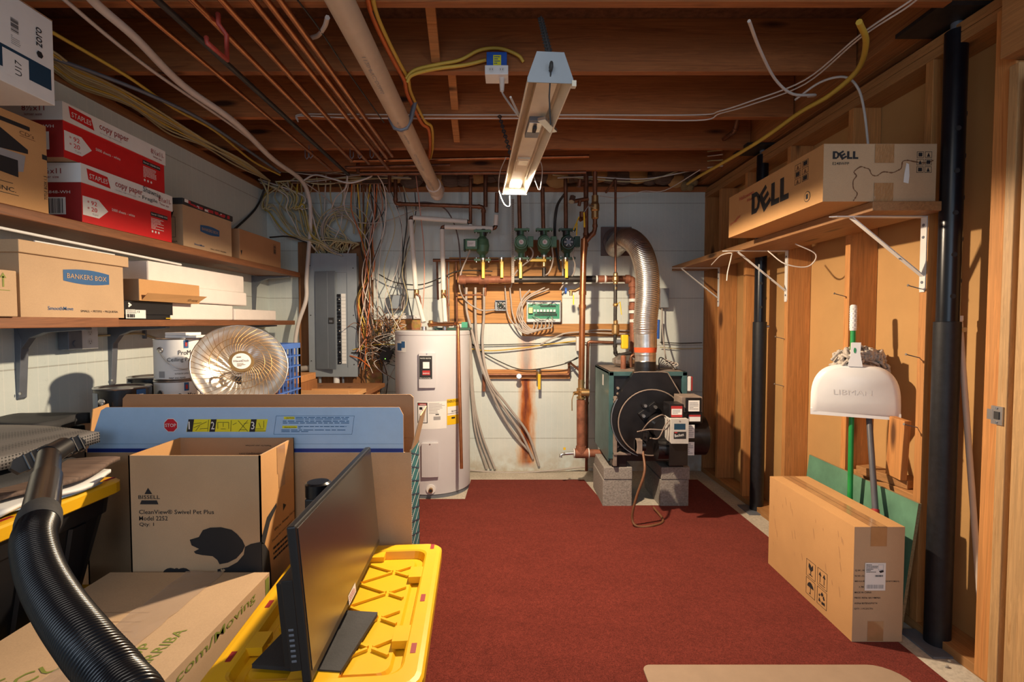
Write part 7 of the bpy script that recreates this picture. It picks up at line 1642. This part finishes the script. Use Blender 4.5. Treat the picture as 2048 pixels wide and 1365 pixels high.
for k in range(3):
    for q in range(2):
        m.outline(o + X * (.365 + .032 * q) + Z * (.112 + .029 * k), X, Z, 0, 0, .027, .024, .0015, INK)
        m.decal(o + X * (.365 + .032 * q) + Z * (.112 + .029 * k), X, Z, [(.007, .004), (.020, .004), (.013, .020)] if (k + q) % 2 else [(.006, .005), (.021, .005), (.021, .019), (.006, .019)], INK, .0012)
st_ = [(.12, .002), (.135, .03), (.12, .05), (.118, .08), (.13, .10), (.12, .115), (.145, .135), (.165, .13), (.18, .125), (.19, .105), (.21, .10), (.235, .115), (.27, .112), (.29, .12), (.305, .13), (.31, .155), (.33, .16), (.355, .155), (.40, .15), (.43, .16)]
sp2 = spl([V((a, b_, 0)) for a, b_ in st_], 6)
for i in range(len(sp2) - 1):
    p, q = sp2[i], sp2[i + 1]; dd = (q - p).normalized(); nn = V((-dd.y, dd.x, 0)) * random.uniform(.001, .0028); m.decal(o, X, Z, [tuple((p - nn).xy), tuple((q - nn).xy), tuple((q + nn).xy), tuple((p + nn).xy)], INKM, .0010)
m.decal(o, X, Z, [(.315, .075), (.335, .07), (.338, .10), (.335, .145), (.325, .15), (.318, .11)], WHITEP)
part('carton_body', m, t, .003)
for (lo_, hi_) in ((.150, .222), (.0, .072)):
    m = MB(); N = 14; vs = []
    for i in range(N + 1):
        for j in range(8): vs.append((x0 + .20 + .075 * i / N, y0 - .0016 - random.uniform(0, .0016), z0 + lo_ + (hi_ - lo_) * j / 7))
    m.add(vs, [(i * 8 + j, (i + 1) * 8 + j, (i + 1) * 8 + j + 1, i * 8 + j + 1) for i in range(N) for j in range(7)], TAPE); part('tape', m, t, 0, 'shiny wrinkled packing tape')
# thin cable loops at the shelf
cable([V((1.36, 3.45, 1.69)), V((1.32, 3.20, 1.72)), V((1.32, 3.05, 1.715)), V((1.29, 2.98, 1.68)), V((1.28, 3.0, 1.60)), V((1.275, 3.0, 1.545))], .0035, CWHT, 'white coax end dangling from the right shelf near the middle bracket')
cable([V((1.52, 2.72, 1.72)), V((1.62, 2.70, 1.66)), V((1.60, 2.74, 1.60)), V((1.50, 2.78, 1.62)), V((1.44, 2.85, 1.70))], .0035, CWHT, 'white cable loop hanging below the right shelf')
# dustpan, broom pole, mop
px = lambda u, v, D: PD(u, v, D)
tp, bt = PD(1707, 610, 2.42), PD(1700, 1000, 2.365); bt = tp + (bt - tp) * 1.0
# extend the pole to the floor
k_ = (tp.z - .01) / (tp.z - bt.z); ft = tp + (bt - tp) * k_
t = thing('dustpan', 'white upright dustpan with a green pole leaning behind the tall carton', 'dustpan', ft)
dr = (tp - ft).normalized()
part('pole', MB().cyl(ft, tp - dr * .11, .0115, GREENP, 16), t, 0, 'green pole')
m = MB().tube([tp - dr * .125, tp - dr * .12, tp - dr * .005, tp], [.013, .0145, .0145, .009], WHITEPL, 18)
for k in range(9):
    for a in range(8): 
        aa = a * math.pi / 4 + (k % 2) * .39; c = tp - dr * (.02 + .011 * k); m.sphere(c + V((math.cos(aa) * .0142, math.sin(aa) * .0142, 0)), .0026, WHITEPL, 6)
part('grip', m, t, 0, 'white textured grip')
cp = PD(1705, 778, 2.13); yv = dr; xv = V((.86, -.46, 0)).normalized(); zv = xv.cross(yv).normalized()
Mp = frame(PD(1708, 832, 2.36), xv, yv) @ Matrix.Scale(1.13, 4)
Wd = .157
out_ = []
for k in range(25):
    a = math.pi * k / 24; out_.append((Wd * (abs(math.cos(a)) ** .62) * (1 if math.cos(a) >= 0 else -1), .055 + .160 * (math.sin(a) ** .75)))
out_ = [(Wd * 1.0, 0)] + out_ + [(-Wd * 1.0, 0)]
m = MB(); n_ = len(out_)
cen = (0, .10)
vs = [(x, y, 0) for x, y in out_] + [(cen[0] + (x - cen[0]) * .95, cen[1] + (y - cen[1]) * .95, .6 * (.008 + .11 * (cen[1] + (y - cen[1]) * .86))) for x, y in out_] + [(cen[0] + (x - cen[0]) * .84, cen[1] + (y - cen[1]) * .86, .008 + .11 * (cen[1] + (y - cen[1]) * .86)) for x, y in out_]
m.add(vs, [(i, (i + 1), n_ + i + 1, n_ + i) for i in range(n_ - 1)] + [(n_ + i, n_ + i + 1, 2 * n_ + i + 1, 2 * n_ + i) for i in range(n_ - 1)] + [tuple(range(2 * n_, 3 * n_)), (0, n_, 2 * n_, 3 * n_ - 1, 2 * n_ - 1, n_ - 1)], WHITEPL, True, Mp)
m.add([(x, y, z - .004) for x, y, z in vs], [(i, n_ + i, n_ + i + 1, (i + 1)) for i in range(n_ - 1)] + [tuple(range(3 * n_ - 1, 2 * n_ - 1, -1))], WHITEPL, True, Mp)
m.box((-Wd, -.006, .0), (Wd, .020, .006), WHITEPL, Mp)
m.text('LIBMAN', Mp @ V((-.075, .085, .0175)), Mp.to_3x3() @ V((1, .03, .0033)), Mp.to_3x3() @ V((0, 1, .11)), .024, WHITEM, .15, .0, .0006)
part('pan', m, t, 0, 'white curved pan')
m = MB().prism([(-.026, 0), (.026, 0), (.017, .055), (.019, .10), (-.013, .10), (-.015, .055)], .030, WHITEPL, Mp @ Matrix.Translation((-.002, .205, .0)))
m.decal((Mp @ Matrix.Translation((-.004, .272, .0305))).translation, Mp.to_3x3() @ X, Mp.to_3x3() @ Y, circ(.005, 14, 0, 0, 0, .013), GREENP)
part('clip_socket', m, t, .003)
# mop
mh, mb_ = PD(1738, 835, 2.36), PD(1750, 1010, 2.215); k_ = (mh.z - .01) / (mh.z - mb_.z); mf_ = mh + (mb_ - mh) * k_; top_ = mh + (mh - mf_).normalized() * .18
t = thing('mop', 'string mop standing upside down with grey handle and red collar', 'mop', mf_)
dm = (top_ - mf_).normalized(); rp = PD(1751, 1022, 2.20); 
kk = (rp.z - mf_.z) / dm.z; rc = mf_ + dm * kk
part('handle', MB().cyl(rc, top_, .0125, mat('mop_grey', (.10, .10, .115), .35), 14), t, 0, 'grey handle')
part('collar', MB().cyl(rc - dm * .03, rc + dm * .004, .0155, INKR, 14), t, 0, 'red collar'); part('lower_handle', MB().cyl(mf_, rc - dm * .03, .012, NAVY, 12), t)
m = MB(); rm = random.Random(4); hc_ = PD(1728, 714, 2.425) - V((.02, 0, 0))
for i in range(190):
    a = rm.uniform(-.25, math.pi + .25); R0 = rm.uniform(.06, .118); tw = rm.uniform(-.045, .05)
    s = [hc_ + V((math.cos(a) * R0 * q * 1.05 + rm.gauss(0, .008), tw + rm.gauss(0, .008), math.sin(a) * R0 * .8 * q - .03 * q * q + rm.gauss(0, .008) - .01)) for q in (.15, .4, .65, .85, 1.0)] + [hc_ + V((math.cos(a) * R0 * 1.1 + rm.gauss(0, .01), tw + rm.gauss(0, .008), math.sin(a) * R0 * .75 - .06))]
    s = spl(s, 3); m.tube(s, [.0062 + .0018 * (q % 2) for q in range(len(s))], MOPM, 5)
part('mop_head', m, t, 0, 'shaggy grey-beige yarn head')
# cream dowel leaning behind the column
a = PD(1919, 642, 2.0); b = PD(1951, 1080, 1.925); k_ = (a.z - .04) / (a.z - b.z); b = a + (b - a) * k_
one('dowel', MB().cyl(a, b, .0105, PVCW, 12).cyl(V((a.x, a.y, a.z)), V((a.x, a.y, a.z)) + V((0, 0, .02)), .012, WHITEPL, 12), 'long cream plastic pole leaning between the near column and the door stud', 'pole')
# green board leaning against studs
m = MB(); pts = [(1.625, 2.05, .012), (1.625, 2.80, .012), (1.682, 2.80, .555), (1.69, 2.05, .55)]
th = .013
m.add(pts + [(x - th, y, z + .001) for x, y, z in pts], [(0, 1, 2, 3), (0, 4, 5, 1), (1, 5, 6, 2), (2, 6, 7, 3), (3, 7, 4, 0)], PARTB); m.add([(x - th - .0003, y, z + .001) for x, y, z in pts], [(3, 2, 1, 0)], GREENB)
one('green_board', m, 'green-faced particle board leaning against the studs behind the tall carton', 'board')
# tall carton
t = thing('tall_carton', 'tall brown carton with fragile symbols and white shipping label at right front', 'box', (1.47, 2.3, .009))
x0, x1, y0, y1, z0, z1 = 1.371, 1.573, 1.985, 2.648, .0095, .480
m = MB().box((x0, y0, z0), (x1, y1, z1), CARD, None, {'-x': CARDG, '+z': CARDG})  # left side and top have lamplight mixed into the board colour
o = V((x0, y1, z0)); 
def ic(k, q, shape, c=INK): 
    oo = o + d_ * (.345 + .085 * k) + Z * (.115 - .085 * q + .0); m.outline(oo, d_, Z, 0, 0, .070, .078, .002, INK); 
    for L in shape: m.decal(oo, d_, Z, L, c, .0012)
ic(0, 0, [[(.02, .066), (.018, .045), (.028, .034), (.040, .034), (.052, .045), (.050, .066), (.038, .050), (.034, .060)], [(.033, .034), (.033, .016), (.037, .016), (.037, .034)], [(.022, .012), (.048, .012), (.048, .016), (.022, .016)]])
ic(1, 0, [[(.018, .018), (.021, .018), (.021, .050), (.018, .050)], [(.010, .048), (.029, .048), (.0195, .066)], [(.047, .018), (.050, .018), (.050, .050), (.047, .050)], [(.039, .048), (.058, .048), (.0485, .066)], [(.012, .010), (.056, .010), (.056, .013), (.012, .013)]])
ic(0, 1, [[(.010, .040), (.060, .040), (.055, .052), (.044, .062), (.035, .065), (.026, .062), (.015, .052)], [(.034, .010), (.037, .010), (.037, .040), (.034, .040)], [(.026, .010), (.037, .010), (.037, .014), (.026, .014)]])
ic(1, 1, [[(.012, .016), (.028, .016), (.022, .028), (.016, .034)], [(.034, .012), (.058, .014), (.056, .026), (.034, .024)], [(.026, .050), (.035, .066), (.046, .060), (.038, .046)], [(.048, .056), (.056, .040), (.048, .034), (.042, .044)], [(.016, .038), (.024, .046), (.018, .052), (.012, .044)]])
rs = random.Random(5)
for k in range(26):
    a, b_ = rs.uniform(.04, .60), rs.uniform(.12, .43); l = rs.uniform(.01, .05); m.decal(o, d_, Z, [(a, b_), (a + .003, b_), (a + l * .25 + .002, b_ - l), (a + l * .25, b_ - l)], CARDR, .0006)
o = V((x0, y0, z0))
for i, (s_, w2_) in enumerate((('G.W.:14.00KGS', .07), ('N.W.:12.80KGS', .07), ('MEASURE: 66*20*47CM(W)X47CM(H)', .178), ('1.78 CUFT', .05), ('MADE IN CHINA', .068), ('PBOD REF#: 8A1YMPBA', .105), ('ASIN# B07BNGPWT4', .092), ('QTY: 1 PCS/CTN', .075))):
    m.text(s_, o + X * (.006 if i != 3 else .024) + Z * (.290 - .0225 * i), X, Z, .0075, INK, w2_, .03)
m.rect(o, X, Z, .065, .392, .130, .470, TAPE); m.rect(o, X, Z, .062, .003, .126, .085, TAPE)
part('carton_body', m, t, .004)
m = MB().rect(o, X, Z, .045, .212, .128, .325, WHITEP, .002); m.greek(o, X, Z, .049, .285, .098, .320, 6, INK, .0026); m.bars(o, X, Z, .085, .268, .118, .276, 18, INK, .0026); m.bars(o, X, Z, .052, .220, .120, .236, 34, GREYP, .0026); m.decal(o, X, Z, [(.100, .292), (.118, .296), (.120, .288), (.106, .284)], INK, .0026); m.outline(o, X, Z, .098, .296, .118, .318, .0006, INKB, .0026)
part('shipping_label', m, t, 0, 'white shipping label with barcodes')
m = MB().rect(V((x0, y0, z1)), X, Y, .065, 0, .13, y1 - y0, TAPE, .0012); m.rect(V((x0, y0, z1)), X, Y, .097, .0, .099, y1 - y0, INKM, .0016)
part('top_tape', m, t, 0, 'brown tape over the top seam')
# tan mat
pts = []
zM = .012; c0_, c1__ = PZ(1285, 1345, zM), PZ(1835, 1365, zM)
yf = PZ(1400, 1332, zM).y; xl = PZ(1285, 1336, zM).x; xr = PZ(1822, 1365, zM).x
poly = []
for (cx_, cy_, a0) in ((xr - .10, yf - .10, 0), (xl + .03, yf - .03, 1)):
    rr = .10 if a0 == 0 else .03
    for k in range(7): a = (a0 + k / 6) * math.pi / 2; poly.append((cx_ + rr * math.cos(a), cy_ + rr * math.sin(a)))
poly += [(xl, yf - .9), (xr, yf - .9)]
one('floor_mat', MB().prism(poly, .006, MAT_TAN, Matrix.Translation((0, 0, .0095))), 'tan rounded mat lying on the carpet at the bottom edge of the view', 'mat')
# debris on concrete edge
for i in range(9):
    y = random.uniform(1.75, 3.2); x = WX(y) - random.uniform(.02, .09)
    if abs(x - 1.67) < .1 and abs(y - 1.98) < .1: continue
    one('concrete_crumb', MB().sphere((x, y, .006), random.uniform(.004, .009), MATS['concrete'], 6, (1.3, 1, .8)), 'pale crumb of debris on the concrete strip by the right wall', 'debris', 'crumbs by the right wall')
